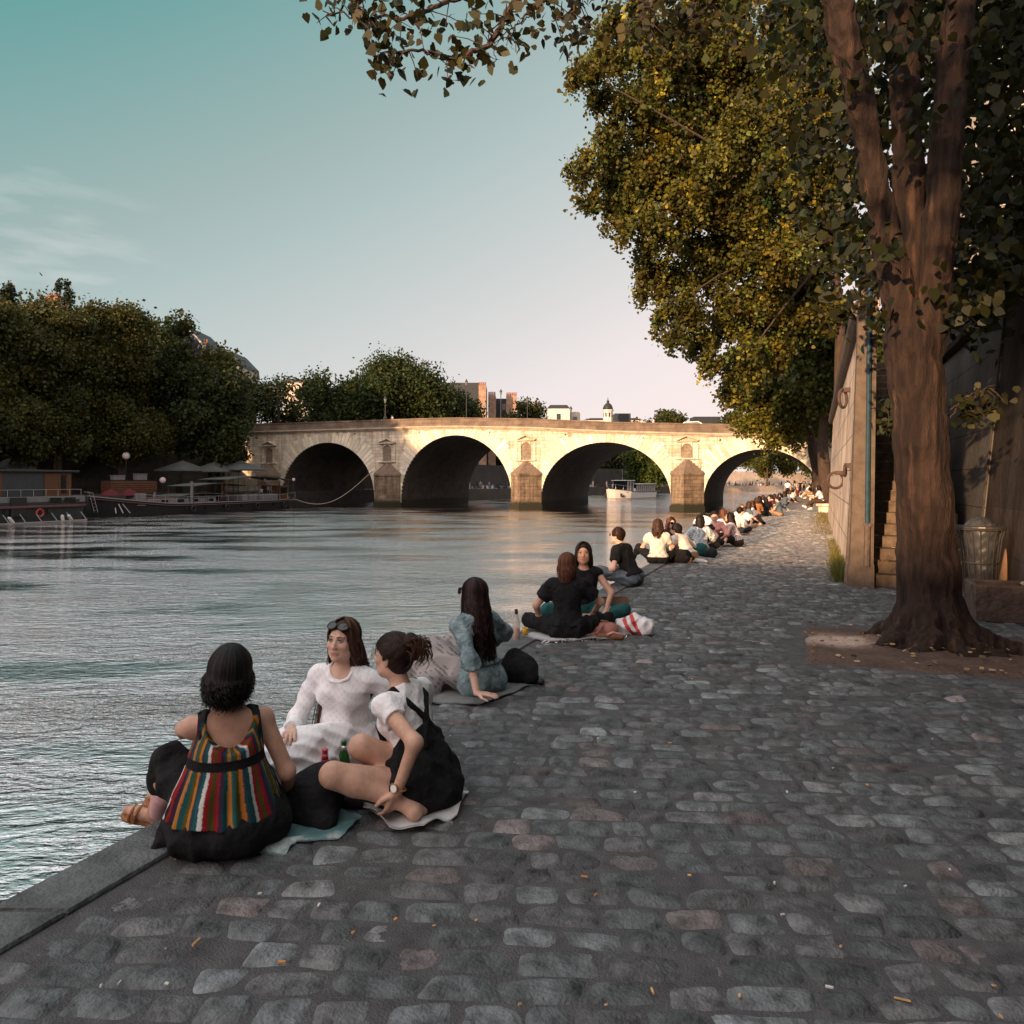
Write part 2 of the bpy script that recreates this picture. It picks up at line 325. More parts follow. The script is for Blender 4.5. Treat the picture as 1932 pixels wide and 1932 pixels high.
def setts(y0, y1, nu, nv, cmul=1):
    U, W, Q = template(nu, nv); VV = []; FF = []; CC = []; off = 0
    y = y0*CV[1]-2.5*CV[0]*0-1.2
    while y < y1*CV[1]+1.2:
        rh = rnd.uniform(.108, .150); x = (QE+y*math.sin(CA))/math.cos(CA)-rnd.uniform(.05, .3); xe = (4.2+y*math.sin(CA))/math.cos(CA)
        while x < xe:
            w = rnd.choice([rnd.uniform(.13, .19), rnd.uniform(.17, .24), rnd.uniform(.20, .29)])
            lx, ly = x+w/2, y+rh/2+rnd.gauss(0, .004); x += w+rnd.uniform(.001, .014)
            cx, cy = CU*lx+CV*ly
            if cy < y0 or cy >= y1 or cx < QE+.03 or cx > wall_x(cy)+.05: continue
            if cx > PITX0-.13 and PITY0-.04 < cy < PITY1+.05: continue
            if cy < 6 and cx > 4: continue
            a, b = w/2*rnd.uniform(1.0, 1.06), rh/2*rnd.uniform(.98, 1.07)
            p = rnd.choice([rnd.uniform(3, 5), rnd.uniform(5, 10), rnd.uniform(6, 14)])                   # squareness of the outline
            k = (np.abs(U)**p+np.abs(W)**p)**(1/p); mx = np.maximum(np.abs(U), np.abs(W)); s = np.where(k > 0, mx/np.maximum(k, 1e-6), 1)
            c4 = [rnd.gauss(0, .10) for _ in range(4)]
            X = U*s*a*(1+c4[0]*W)+c4[2]*.05*W; Y = W*s*b*(1+c4[1]*U)+c4[3]*.10*U
            top = rnd.uniform(.003, .013) if rnd.random() < .86 else rnd.uniform(-.006, .003); dome = rnd.uniform(.001, .006)
            e = 1-mx**rnd.choice([4, 6, 8])
            ph = rnd.uniform(0, 6.28, ) if False else rnd.uniform(0, 6.28)
            rough = .0035*np.sin(U*3.1+ph)*np.cos(W*2.7+ph*1.7)+.0018*np.sin(U*7+W*5+ph)
            tl = rnd.gauss(0, .004)
            Z = np.where(mx > .99, -.005, top+dome*(1-mx*mx)*e+rough*e+tl*U-(1-e)*.004)
            V = np.stack([np.maximum(cx+X*CU[0]+Y*CV[0], QE+.006), cy+X*CU[1]+Y*CV[1], Z], 1)
            t = rnd.random(); g = rnd.lognormvariate(-2.32, .24)
            col = np.array((.93, 1.0, 1.03)) if t < .62 else (np.array((1.0, 1.0, 1.02)) if t < .93 else np.array((1.14, .98, .94)))
            if rnd.random() < .10: g *= 1.6
            VV.append(V); FF.append(Q+off); CC.append(np.tile(np.minimum(col*g*cmul, .36), (len(V), 1))); off += len(V)
        y += rh+rnd.uniform(.002, .009)
    return np.concatenate(VV), np.concatenate(FF), np.concatenate(CC)
M_sett = mat('sett_stone', (.1, .1, .1), .62, .75, 11, 1.0, 75, attr=True, spec=.35, detail=8, bdist=.012)
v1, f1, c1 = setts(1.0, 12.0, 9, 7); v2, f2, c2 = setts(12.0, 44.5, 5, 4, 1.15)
c2 = np.minimum(c2*(1+1.7*np.clip((v2[:, 1:2]-14)/9, 0, 1))*(np.array((1, 1, 1))+np.array((.16, -.02, -.18))*np.clip((v2[:, 1:2]-14)/9, 0, 1)), .7)  # sunlight painted in: setts brighten and warm past the shadow edge
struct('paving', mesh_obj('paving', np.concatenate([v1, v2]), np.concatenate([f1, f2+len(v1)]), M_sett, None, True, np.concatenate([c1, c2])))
M_kerb = mat('kerb_stone', (.05, .053, .055), .7, .4, 5, .7, 50, c2=(.16, .165, .165), c3=(.10, .105, .107), spec=.3, detail=8)
mb = MB(); y = -6.0; sk = .29*math.tan(CA)
while y < 150:
    ln = rnd.uniform(1.1, 1.9) if y < 60 else 6; z_ = .020+rnd.gauss(0, .002); b_ = .012
    lo = [(-2.82, y-sk/2), (-2.53, y+sk/2), (-2.53, y+sk/2+ln-.012), (-2.82, y-sk/2+ln-.012)]; hi = [(lo[0][0]+b_, lo[0][1]+.006), (lo[1][0]-b_*.5, lo[1][1]+.006), (lo[2][0]-b_*.5, lo[2][1]-.006), (lo[3][0]+b_, lo[3][1]-.006)]
    mb._add([(a, b, -.31) for a, b in lo]+[(a, b, z_-b_) for a, b in lo]+[(a, b, z_) for a, b in hi], [(3, 2, 1, 0), (8, 9, 10, 11)]+[(k+4*m, (k+1) % 4+4*m, (k+1) % 4+4*m+4, k+4*m+4) for m in (0, 1) for k in range(4)]); y += ln
struct('kerb', mb, M_kerb)
mb = MB(); mb.box((-2.665, 65, -1.7), (.28, 170, 2.75))
struct('quay_side', mb, brick_mat('quay_side_stone', (.16, .15, .13), (.22, .2, .17), (.07, .065, .06), .9, .4, .012, axes='YZ'))
# bare earth round the tree
n = 60; gx, gy = np.meshgrid(np.linspace(PITX0, 2.9, n), np.linspace(PITY0, PITY1, n//2), indexing='ij')
gp = np.stack([gx.ravel(), gy.ravel(), np.zeros(gx.size)], 1)
edge = np.minimum(np.minimum(gp[:, 0]-PITX0, gp[:, 1]-PITY0), PITY1-gp[:, 1])
dx, dy = gp[:, 0]-1.07, gp[:, 1]-8.2
gp[:, 2] = np.clip(edge*.35, 0, .05)*.6-.02+.025*vnoise(gp*3, 3)*np.clip(edge*6, 0, 1)+.04*np.exp(-(dx*dx+dy*dy)/.30)+.004
q = np.array([(i*(n//2)+j, (i+1)*(n//2)+j, (i+1)*(n//2)+j+1, i*(n//2)+j+1) for i in range(n-1) for j in range(n//2-1)])
dust = np.exp(-(((gp[:, 0]-.28)/.33)**2+((gp[:, 1]-8.05)/.30)**2)**2)
cc = np.array((.105, .068, .052))*(1+.25*vnoise(gp*6, 5))[:, None]*(1-dust[:, None])+np.array((.46, .34, .28))*dust[:, None]
struct('earth_patch', mesh_obj('earth_patch', gp, q, mat('bare_earth', (.1, .08, .06), .95, .35, 25, .8, 60, attr=True), None, True, cc))

# ---- right quay wall and stair ----
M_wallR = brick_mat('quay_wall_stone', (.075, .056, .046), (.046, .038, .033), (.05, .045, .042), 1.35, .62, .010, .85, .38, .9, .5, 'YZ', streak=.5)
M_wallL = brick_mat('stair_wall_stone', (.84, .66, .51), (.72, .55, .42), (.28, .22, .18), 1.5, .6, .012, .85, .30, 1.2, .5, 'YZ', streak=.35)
M_conc = mat('pier_concrete', (.085, .064, .05), .9, .4, 5, .7, 60, c2=(.17, .13, .10))
BAT = .095
def batter_wall(name, x0, y0, y1, z1, th, m, parent=None, z0=-.3, slope=BAT):
    mb = MB(); V = []
    for y in np.linspace(y0, y1, 13):
        xo = x0 if not callable(x0) else x0(y)
        V += [(xo+slope*z0, y, z0), (xo+slope*z1, y, z1), (xo+slope*z1+th, y, z1), (xo+slope*(z0 if callable(x0) else z1)+th, y, z0)]
    F = [(4*i+k, 4*i+4+k, 4*i+4+(k+1) % 4, 4*i+(k+1) % 4) for i in range(12) for k in range(4)]+[(0, 1, 2, 3), (51, 50, 49, 48)]
    mb._add(V, F); return mb.obj(name, m, parent)
qw = thing('quay_wall', (2.4, 9, 0), 'tall dark stained embankment wall with pale block patch behind the wire litter bin', 'wall')
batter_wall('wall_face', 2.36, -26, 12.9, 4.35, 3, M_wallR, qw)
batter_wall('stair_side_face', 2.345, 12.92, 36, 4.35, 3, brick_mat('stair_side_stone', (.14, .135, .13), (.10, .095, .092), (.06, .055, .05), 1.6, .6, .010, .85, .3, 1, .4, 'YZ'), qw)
mb = MB(); mb.box((2.98, 5, 4.85), (.45, 62, .98)); mb.tube([(2.74, -26, 4.3), (2.74, 36, 4.3)], .15, 10); mb.obj('parapet', M_wallR, qw)
mb = MB(); mb.tube([(2.32+BAT*z, 12.86, z) for z in (.0, 1, 2, 3, 4.2)], .014, 8); mb.obj('corner_seam', mat('seam_iron', (.05, .035, .028), .8, .4, 8), qw)
sw = thing('stair_wall', (.8, 12.3, 0), 'sunlit leaning stone wall with a narrow end pillar on the left of the steep steps', 'wall')
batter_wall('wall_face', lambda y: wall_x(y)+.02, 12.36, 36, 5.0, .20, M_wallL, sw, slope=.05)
mb = MB(); V = []
for z, xl, xr in ((-.1, .55, .93), (.34, .58, .93), (.36, .60, .92), (5.05, .74, .98)):
    V += [(xl, 12.3, z), (xr, 12.3, z), (xr, 12.62, z), (xl, 12.62, z)]
mb._add(V, [(4*i+k, 4*i+(k+1) % 4, 4*i+4+(k+1) % 4, 4*i+4+k) for i in range(3) for k in range(4)]+[(12, 13, 14, 15)])
mb.obj('end_pillar', M_conc, sw)
mb = MB(); mb.tube([(.80+.010*(y-12.3), y, 4.3) for y in (12.9, 16, 20, 28, 36)], .17, 12); mb.box((.92, 12.46, 5.13), (.42, .5, .14)); mb.obj('coping', M_conc, sw)
st = thing('stone_staircase', (1.6, 12.5, 0), 'steep flight of worn stone steps climbing between the stair wall and embankment', 'staircase')
M_step = mat('step_stone', (.06, .045, .034), .9, .5, 7, .6, 60, c2=(.19, .135, .095))
for i in range(24):
    MB().bev((1.60, 12.52+.27*i+1.0, .179*i+.089-.2), (1.34, 2.0, .179+.4), .012).obj('step', M_step, st)
MB().box((1.7, 25, 1.9), (1.2, 12, 4.6)).obj('landing', M_step, st)
mb = MB()
for i in range(24):
    for _ in range(9):
        x = rnd.choice([rnd.gauss(1.03, .06), rnd.gauss(2.12, .06), rnd.uniform(1.25, 2.2)]); x = min(max(x, .97), 2.22); s = rnd.uniform(.02, .045)
        mb.box((x, 12.56+.27*i+rnd.uniform(0, .18), .179*(i+1)+.006), (s*1.6, s, .006), rz=rnd.uniform(0, 3), rx=rnd.gauss(0, .2))
tag(mb.obj('fallen_leaves', mat('dry_leaf', (.42, .22, .08), .9, .4, 9, c2=(.60, .38, .16))), 'dry tan leaves drifted on the stone steps', 'leaf litter', kind='stuff')
hr = thing('handrail', (1.02, 12.28, 0), 'slim blue green painted pipe running up the stair pillar', 'pipe')
mb = MB(); mb.tube([(.835, 12.26, .95), (.84, 12.26, 1.6), (.87, 12.26, 4.55)], .035, 8); mb.obj('pipe', mat('blue_paint', (.018, .05, .07), .5, .3, 9), hr)
mb = MB(); mb.tube([(.825, 12.27, .33), (.835, 12.27, .93)], .045, 8); mb.box((.835, 12.27, .95), (.11, .08, .05)); mb.obj('pipe_shoe', mat('old_iron', (.10, .07, .055), .7, .4, 9), hr)
dp = MB(); dp.tube([(.56, 12.7, 0), (.60, 12.75, .5), (.72, 13.0, 2.6)], .035, 8); tag(dp.obj('drain_pipe', mat('old_iron', (.10, .07, .055))), 'thin rusty drain pipe leaning on the sunlit stair wall', 'pipe')
# mooring rings on the stair wall
def ring(name, c, r, t, label, rz=0, rx=R(90)):
    mb = MB(); M = rot(rz, rx)
    mb.tube([np.array(c)+M @ np.array((r*math.cos(a), r*math.sin(a), 0)) for a in np.linspace(0, 2*math.pi, 25)], t, 8, cap=False)
    th = thing(name, c, label, 'mooring ring', 'mooring rings on the stair wall'); mb.obj('iron_ring', mat('rust_iron', (.075, .045, .035), .75, .4, 12), th)
    mb = MB(); mb.box((c[0]+.12, c[1]+.02, c[2]+r*.95), (.26, .09, .09)); mb.obj('staple', mat('rust_iron', (.075, .045, .035)), th)
ring('mooring_ring', (.57, 17.6, 1.62), .17, .03, 'large round rusty ring hanging low on the sunlit stair wall', R(20))
ring('mooring_ring', (.66, 16.2, 3.25), .18, .03, 'dark iron ring mounted high on the sunlit stair wall', R(65))
ring('mooring_ring', (.60, 13.9, 1.78), .09, .022, 'small dark iron ring near the stair pillar', R(80))
# upper street on the right
struct('upper_street', MB().box((32, 60, 2.1), (54, 190, 4.4)), mat('street_asphalt', (.07, .068, .066), .9, .2, 3))

# ---- bridge ----
BY0, BY1 = 90.0, 112.0
TX = [-110, -79, -60, -50, -44, -33, -23, -13, -6, 4, 40]; TZ = [10.0, 10.3, 10.25, 10.25, 10.2, 9.72, 9.0, 8.5, 8.2, 7.9, 7.6]
ztop = lambda x: float(np.interp(x, TX, TZ))
ARCH = [(-64.7, 8.0, 7.2), (-44.1, 8.25, 7.8), (-23.5, 8.25, 6.45), (-4.9, 6.5, 5.28)]
ZS = -.6
br = thing('stone_arch_bridge', (-35, 90, -2), 'pale stone bridge of five round arches crossing the river, lit golden on its right part', 'bridge')
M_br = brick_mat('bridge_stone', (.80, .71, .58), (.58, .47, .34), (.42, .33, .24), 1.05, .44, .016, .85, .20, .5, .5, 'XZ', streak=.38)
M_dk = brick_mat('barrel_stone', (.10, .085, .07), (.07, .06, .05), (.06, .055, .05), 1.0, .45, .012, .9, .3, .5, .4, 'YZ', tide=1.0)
xs = [-110.0]
for c, a, ap in ARCH: xs += [c+a*math.cos(t) for t in np.linspace(math.pi, 0, 49)]
xs += [3.0, 8, 14, 22, 40]; xs = sorted(set(round(x, 4) for x in xs))
def intrados(x):
    for c, a, ap in ARCH:
        if abs(x-c) <= a+1e-3: return ZS+(ap-ZS)*math.sqrt(max(0, 1-((x-c)/a)**2)), True
    return -3.2, False
def inarch(xm): return any(abs(xm-c) < a for c, a, ap in ARCH)
front, back, soff = MB(), MB(), MB()
for x0, x1 in zip(xs[:-1], xs[1:]):
    op = inarch((x0+x1)/2)
    z0, z1 = (intrados(x0)[0], intrados(x1)[0]) if op else (-3.2, -3.2)
    nz_ = 4
    for k in range(nz_):
        a0, a1 = k/nz_, (k+1)/nz_; h0, h1 = ztop(x0)-1.3, ztop(x1)-1.3
        front.quad((x0, BY0, z0+(h0-z0)*a0), (x1, BY0, z1+(h1-z1)*a0), (x1, BY0, z1+(h1-z1)*a1), (x0, BY0, z0+(h0-z0)*a1))
    back.quad((x1, BY1, z1), (x0, BY1, z0), (x0, BY1, ztop(x0)), (x1, BY1, ztop(x1)))
    if op: soff.quad((x0, BY0, z0), (x0, BY1, z0), (x1, BY1, z1), (x1, BY0, z1))
for c, a, ap in ARCH:
    for s in (-1, 1): soff.quad((c+s*a, BY0, -3.2), (c+s*a, BY1, -3.2), (c+s*a, BY1, ZS), (c+s*a, BY0, ZS))
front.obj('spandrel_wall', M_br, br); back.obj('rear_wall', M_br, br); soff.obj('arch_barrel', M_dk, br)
deck = MB()
for x0, x1 in zip(xs[:-1], xs[1:]): deck.quad((x0, BY0+.5, ztop(x0)-.95), (x1, BY0+.5, ztop(x1)-.95), (x1, BY1-.5, ztop(x1)-.95), (x0, BY1-.5, ztop(x0)-.95))
deck.obj('deck', mat('street_asphalt', (.07, .068, .066)), br)
def band(mb, za, zb, ya, yb):
    X = np.arange(-110, 41, 2.5)
    for x0, x1 in zip(X[:-1], X[1:]):
        a, b, c, d = (x0, ztop(x0)), (x1, ztop(x1)), 0, 0
        V = [(x0, ya, a[1]+za), (x1, ya, b[1]+za), (x1, yb, b[1]+za), (x0, yb, a[1]+za), (x0, ya, a[1]+zb), (x1, ya, b[1]+zb), (x1, yb, b[1]+zb), (x0, yb, a[1]+zb)]
        mb._add(V, [(3, 2, 1, 0), (4, 5, 6, 7), (0, 1, 5, 4), (2, 3, 7, 6)])
mb = MB(); band(mb, -1.32, -1.12, BY0-.42, BY0+.5); band(mb, -1.5, -1.32, BY0-.22, BY0+.48); mb.obj('cornice', mat('cornice_stone', (.40, .33, .25), .85, .3, 1.5, .4, 30), br)
mb = MB(); band(mb, -1.12, -.14, BY0+.02, BY0+.45); band(mb, -.14, 0, BY0-.06, BY0+.53); mb.obj('parapet', brick_mat('parapet_stone', (.22, .165, .125), (.155, .12, .095), (.09, .07, .06), 1.4, .5, .012, .9, .3, .6, .4, 'XZ'), br)
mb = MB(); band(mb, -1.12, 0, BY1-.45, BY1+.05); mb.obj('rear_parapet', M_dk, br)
M_vous = mat('voussoir_stone', (.5, .5, .5), .85, .22, 1.2, .5, 25, attr=True)
for c, a, ap in ARCH:
    mb = MB(); b = ap-ZS; NV = 47
    ts = np.linspace(.04, math.pi-.04, NV+1)
    for k in range(NV):
        t0, t1 = ts[k]+.004, ts[k+1]-.004; tm = (t0+t1)/2
        e = lambda t: np.array((c+a*math.cos(t), ZS+b*math.sin(t)))
        nn = np.array((math.cos(tm)/a, math.sin(tm)/b)); nn /= np.linalg.norm(nn)
        ln = (1.15+.9*abs(math.cos(tm))) * rnd.uniform(.85, 1.3)+(.7 if k % 2 else 0)
        room = (ztop(c)-1.62-e(tm)[1])/max(nn[1], .25); ln = min(ln, room, 3.4)
        if abs(math.cos(tm)) > .55: ln = min(ln, .35+(1-abs(math.cos(tm)))*7)
        sp_ = np.array((-math.sin(tm)*a, math.cos(tm)*b)); sp_ /= np.linalg.norm(sp_)
        g0, g1 = e(t0), e(t1); o0, o1 = g0+nn*ln, g1+nn*ln
        f_ = 1+ln/(a+2)*.8; mid = (o0+o1)/2; o0 = mid+(o0-mid)*f_; o1 = mid+(o1-mid)*f_
        v = rnd.choice([rnd.uniform(.58, .8), rnd.uniform(.7, 1.0), rnd.uniform(.75, 1.0)]); mb.col = (.84*v, .755*v*rnd.uniform(.96, 1.02), .62*v*rnd.uniform(.86, 1.04)); pr = rnd.uniform(.02, .06)
        mb.prism_y([tuple(g0), tuple(g1), tuple(o1), tuple(o0)], BY0-pr, BY0+.3)
    mb.obj('arch_ring', M_vous, br)
M_cut = brick_mat('cutwater_stone', (.36, .27, .19), (.235, .175, .13), (.14, .105, .08), .85, .42, .014, .9, .34, .8, .6, 'XZ', streak=.45, tide=.95)
for px_, hw in ((-75, 2.0), (-54.55, 2.1), (-33.8, 2.1), (-13.3, 1.95)):
    mb = MB(); nose = 2.5
    pl = [(px_-hw, BY0+.3), (px_-hw, BY0-.15), (px_, BY0-nose), (px_+hw, BY0-.15), (px_+hw, BY0+.3)]
    mb.prism(pl, -1.35, 2.35)
    mb.prism([(px_+(x-px_)*1.07, BY0+.3 if y > BY0 else BY0+(y-BY0)*1.07-.08) for x, y in pl], -3.2, -1.35)
    mb.prism([(px_+(x-px_)*1.04, BY0+.3 if y > BY0 else BY0+(y-BY0)*1.05-.05) for x, y in pl], 2.35, 2.6)
    mb.obj('cutwater', M_cut, br)
    mb = MB(); ap_ = (px_, BY0-.02, 4.35); q = [(px_-hw*1.04, BY0-.2, 2.6), (px_, BY0-nose*1.05-.05, 2.6), (px_+hw*1.04, BY0-.2, 2.6)]
    for k in range(6):     # weathered stepped courses of the cap
        s0, s1 = 1-k/6, 1-(k+.92)/6; zz0, zz1 = 2.6+1.75*k/6, 2.6+1.75*(k+1)/6
        f0 = [(px_-hw*1.04*s0, BY0+.2), (px_-hw*1.04*s0, BY0-.2*s0), (px_, BY0-(nose*1.05+.05)*s0), (px_+hw*1.04*s0, BY0-.2*s0), (px_+hw*1.04*s0, BY0+.2)]
        f1 = [(px_+(x-px_)*(s1+.06)/s0, y if y > BY0 else BY0+(y-BY0)*(s1+.06)/s0) for x, y in f0]
        V = [(x, y, zz0) for x, y in f0]+[(x, y, zz1) for x, y in f1]
        mb._add(V, [(i, (i+1) % 5, 5+(i+1) % 5, 5+i) for i in range(5)]+[(5, 6, 7, 8, 9)])
    mb.obj('cutwater_cap', mat('cap_stone', (.16, .115, .085), .95, .35, 2.5, .9, 14, c2=(.26, .19, .14), bdist=.08), br)
    # niche with pediment above the cutwater
    mb = MB(); zb, zt = 4.35, min(ztop(px_)-1.62, 8.1); zsp = zb+(zt-zb)*.45; rw = .62
    mb.bev((px_-1.0, BY0-.02, (zb+zsp+rw)/2), (.62, .3, zsp+rw-zb), .02); mb.bev((px_+1.0, BY0-.02, (zb+zsp+rw)/2), (.62, .3, zsp+rw-zb), .02)
    prev = None
    for t in np.linspace(math.pi, 0, 13):
        x_, z_ = px_+rw*math.cos(t), zsp+rw*math.sin(t)
        if prev: mb.prism_y([prev, (x_, z_), (x_, zsp+rw+.16), (prev[0], zsp+rw+.16)], BY0-.165, BY0+.1)
        prev = (x_, z_)
    mb.bev((px_, BY0-.06, zb-.06), (2.7, .5, .16), .03)
    mb.obj('niche', M_br, br)
    MB().box((px_, BY0+.02, (zb+zsp+rw)/2), (1.3, .06, zsp+rw-zb-.04)).obj('niche_back', brick_mat('niche_stone', (.30, .24, .175), (.24, .19, .14), (.12, .1, .08), .6, .4, .012, .9, .3, 1, .4, 'XZ'), br)
    mb = MB(); zp = zsp+rw+.24
    mb.bev((px_, BY0-.2, zp), (2.5, .55, .14), .03)
    for s in (-1, 1): mb.bev((px_+s*.68, BY0-.2, zp+.36), (1.5, .55, .13), .03, ry=s*.40)
    mb.obj('pediment', M_br, br)
mb = MB()
for x_ in (-49.5, -39, -28.5, -18.6, -9.5, -60): mb = MB(); mb.ball((x_, BY0-.0, ztop(x_)-1.9), (.12, .1, .12), 8); mb.obj('drain_hole', mat('drain_dark', (.02, .018, .016)), br)  # dark balls half set in the wall mark the drain openings
def street_lamp(x, y, z, h, label):
    t = thing('street_lamp', (x, y, z), label, 'street lamp', 'lamps along the bridge')
    ir = mat('lamp_iron', (.025, .03, .03), .5, .2, 9)
    mb = MB(); mb.lathe((x, y, z), [(.30, 0), (.30, .25), (.16, .45), (.10, .6), (.075, 1.2), (.06, h-1.1), (.10, h-1.05), (.05, h-.98), (.05, h-.9)], 10); mb.obj('post', ir, t)
    mb = MB(); mb.lathe((x, y, z), [(.10, h-.9), (.24, h-.35)], 6); mb.obj('lantern_glass', mat('lamp_glass', (.16, .17, .16), .15, .1, 3), t)
    mb = MB(); mb.lathe((x, y, z), [(.27, h-.35), (.27, h-.30), (.12, h-.12), (.10, h-.04), (.02, h+.10)], 6); mb.obj('lantern_cap', ir, t)
for px_, ty, yy, lb in ((727, 748, 90.3, 'small lone lamp post above the second pier from the left, before the trees'), (880, 716, 104, 'tallest lamp post on the bridge, beside the chimney blocks'),
                        (945, 735, 111.4, 'black lantern on the bridge standing before brick chimney stacks'), (995, 748, 111.6, 'dark lamp post on the bridge over the third pier'), (1077, 767, 111.7, 'short lantern by the white house beyond the bridge')):
    u = (px_-CX)/FPX; x = yy*(-SN+u*CS)/(CS+u*SN); Z = -x*SN+yy*CS; zt_ = CAMH+(HOR-ty)*Z/FPX; zb_ = ztop(x) if yy < 92 else ztop(x)-.95
    street_lamp(x, yy, zb_, max(1.8, zt_-zb_), lb)

# ---- the bank opposite, upstream of the bridge ----
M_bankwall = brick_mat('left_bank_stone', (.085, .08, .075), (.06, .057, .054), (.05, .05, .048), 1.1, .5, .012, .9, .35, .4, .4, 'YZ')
struct('left_quay', MB().box((-76.5, 10, -1.6), (14, 200, 3.4)), mat('left_quay_stone', (.05, .047, .045), .9, .3, 1.5))
lw = thing('embankment_wall', (-84, 40, 0), 'dark stone wall behind the moored boats under the trees', 'wall')
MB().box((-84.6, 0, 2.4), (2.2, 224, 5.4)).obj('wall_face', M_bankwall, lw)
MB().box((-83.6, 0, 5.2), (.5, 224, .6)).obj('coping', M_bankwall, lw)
struct('left_street', MB().box((-150, 60, 2.1), (128.8, 360, 4.8)), mat('street_asphalt', (.07, .068, .066)))
# ---- the bend beyond the bridge ----
FB = [(-85.8, 112.4), (-60, 124), (-53, 180), (-32, 250), (8, 330), (70, 400), (150, 440)]
fq = [MB(), MB()]; fwl = [MB(), MB()]; ftop = MB(); fup = MB()
for k_, ((x0, y0), (x1, y1)) in enumerate(zip(FB[:-1], FB[1:])):
    d = np.array((x1-x0, y1-y0)); d = d/np.linalg.norm(d); nn = np.array((-d[1], d[0])); w_ = 0 if k_ < 3 else 1
    A, B = np.array((x0, y0)), np.array((x1, y1)); A2, B2, A3, B3 = A+nn*9, B+nn*9, A+nn*60, B+nn*60
    fq[w_].quad((*A, -3.2), (*B, -3.2), (*B, .1), (*A, .1)); ftop.quad((*A, .1), (*B, .1), (*B2, .1), (*A2, .1))
    fwl[w_].quad((*A2, .1), (*B2, .1), (*B2, 5.2), (*A2, 5.2)); fup.quad((*A2, 5.2), (*B2, 5.2), (*B3, 5.2), (*A3, 5.2))
struct('far_quay_side', fq[1], mat('far_quay_stone', (.50, .38, .27), .9, .25, .5, .3, 4)); struct('near_bend_quay_side', fq[0], mat('bend_quay_shade', (.07, .06, .05), .9, .25, .5, .3, 4)); struct('far_quay', ftop, mat('far_quay_top', (.15, .12, .10), .9, .2, .5))  # bend side coloured dark to carry the shade beyond the bridge
struct('far_street', fup, mat('street_asphalt', (.07, .068, .066)))
fw = thing('far_embankment_wall', (-20, 250, 0), 'sunlit pale stone wall beyond the crowd, seen through the right arch', 'wall')
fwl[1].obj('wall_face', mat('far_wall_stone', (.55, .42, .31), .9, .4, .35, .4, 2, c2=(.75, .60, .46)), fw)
fw2 = thing('bend_embankment_wall', (-55, 150, 0), 'dark shaded stone wall behind the crowd, seen through the middle arches', 'wall')
fwl[0].obj('wall_face', mat('bend_wall_shade', (.045, .042, .038), .9, .4, .35, .4, 2, c2=(.075, .068, .06)), fw2)  # darker copy of the far wall stone, shade put into its colour
# distant terrain
struct('hill', MB().box((-60, 900, 2), (1500, 300, 10)), M_far)
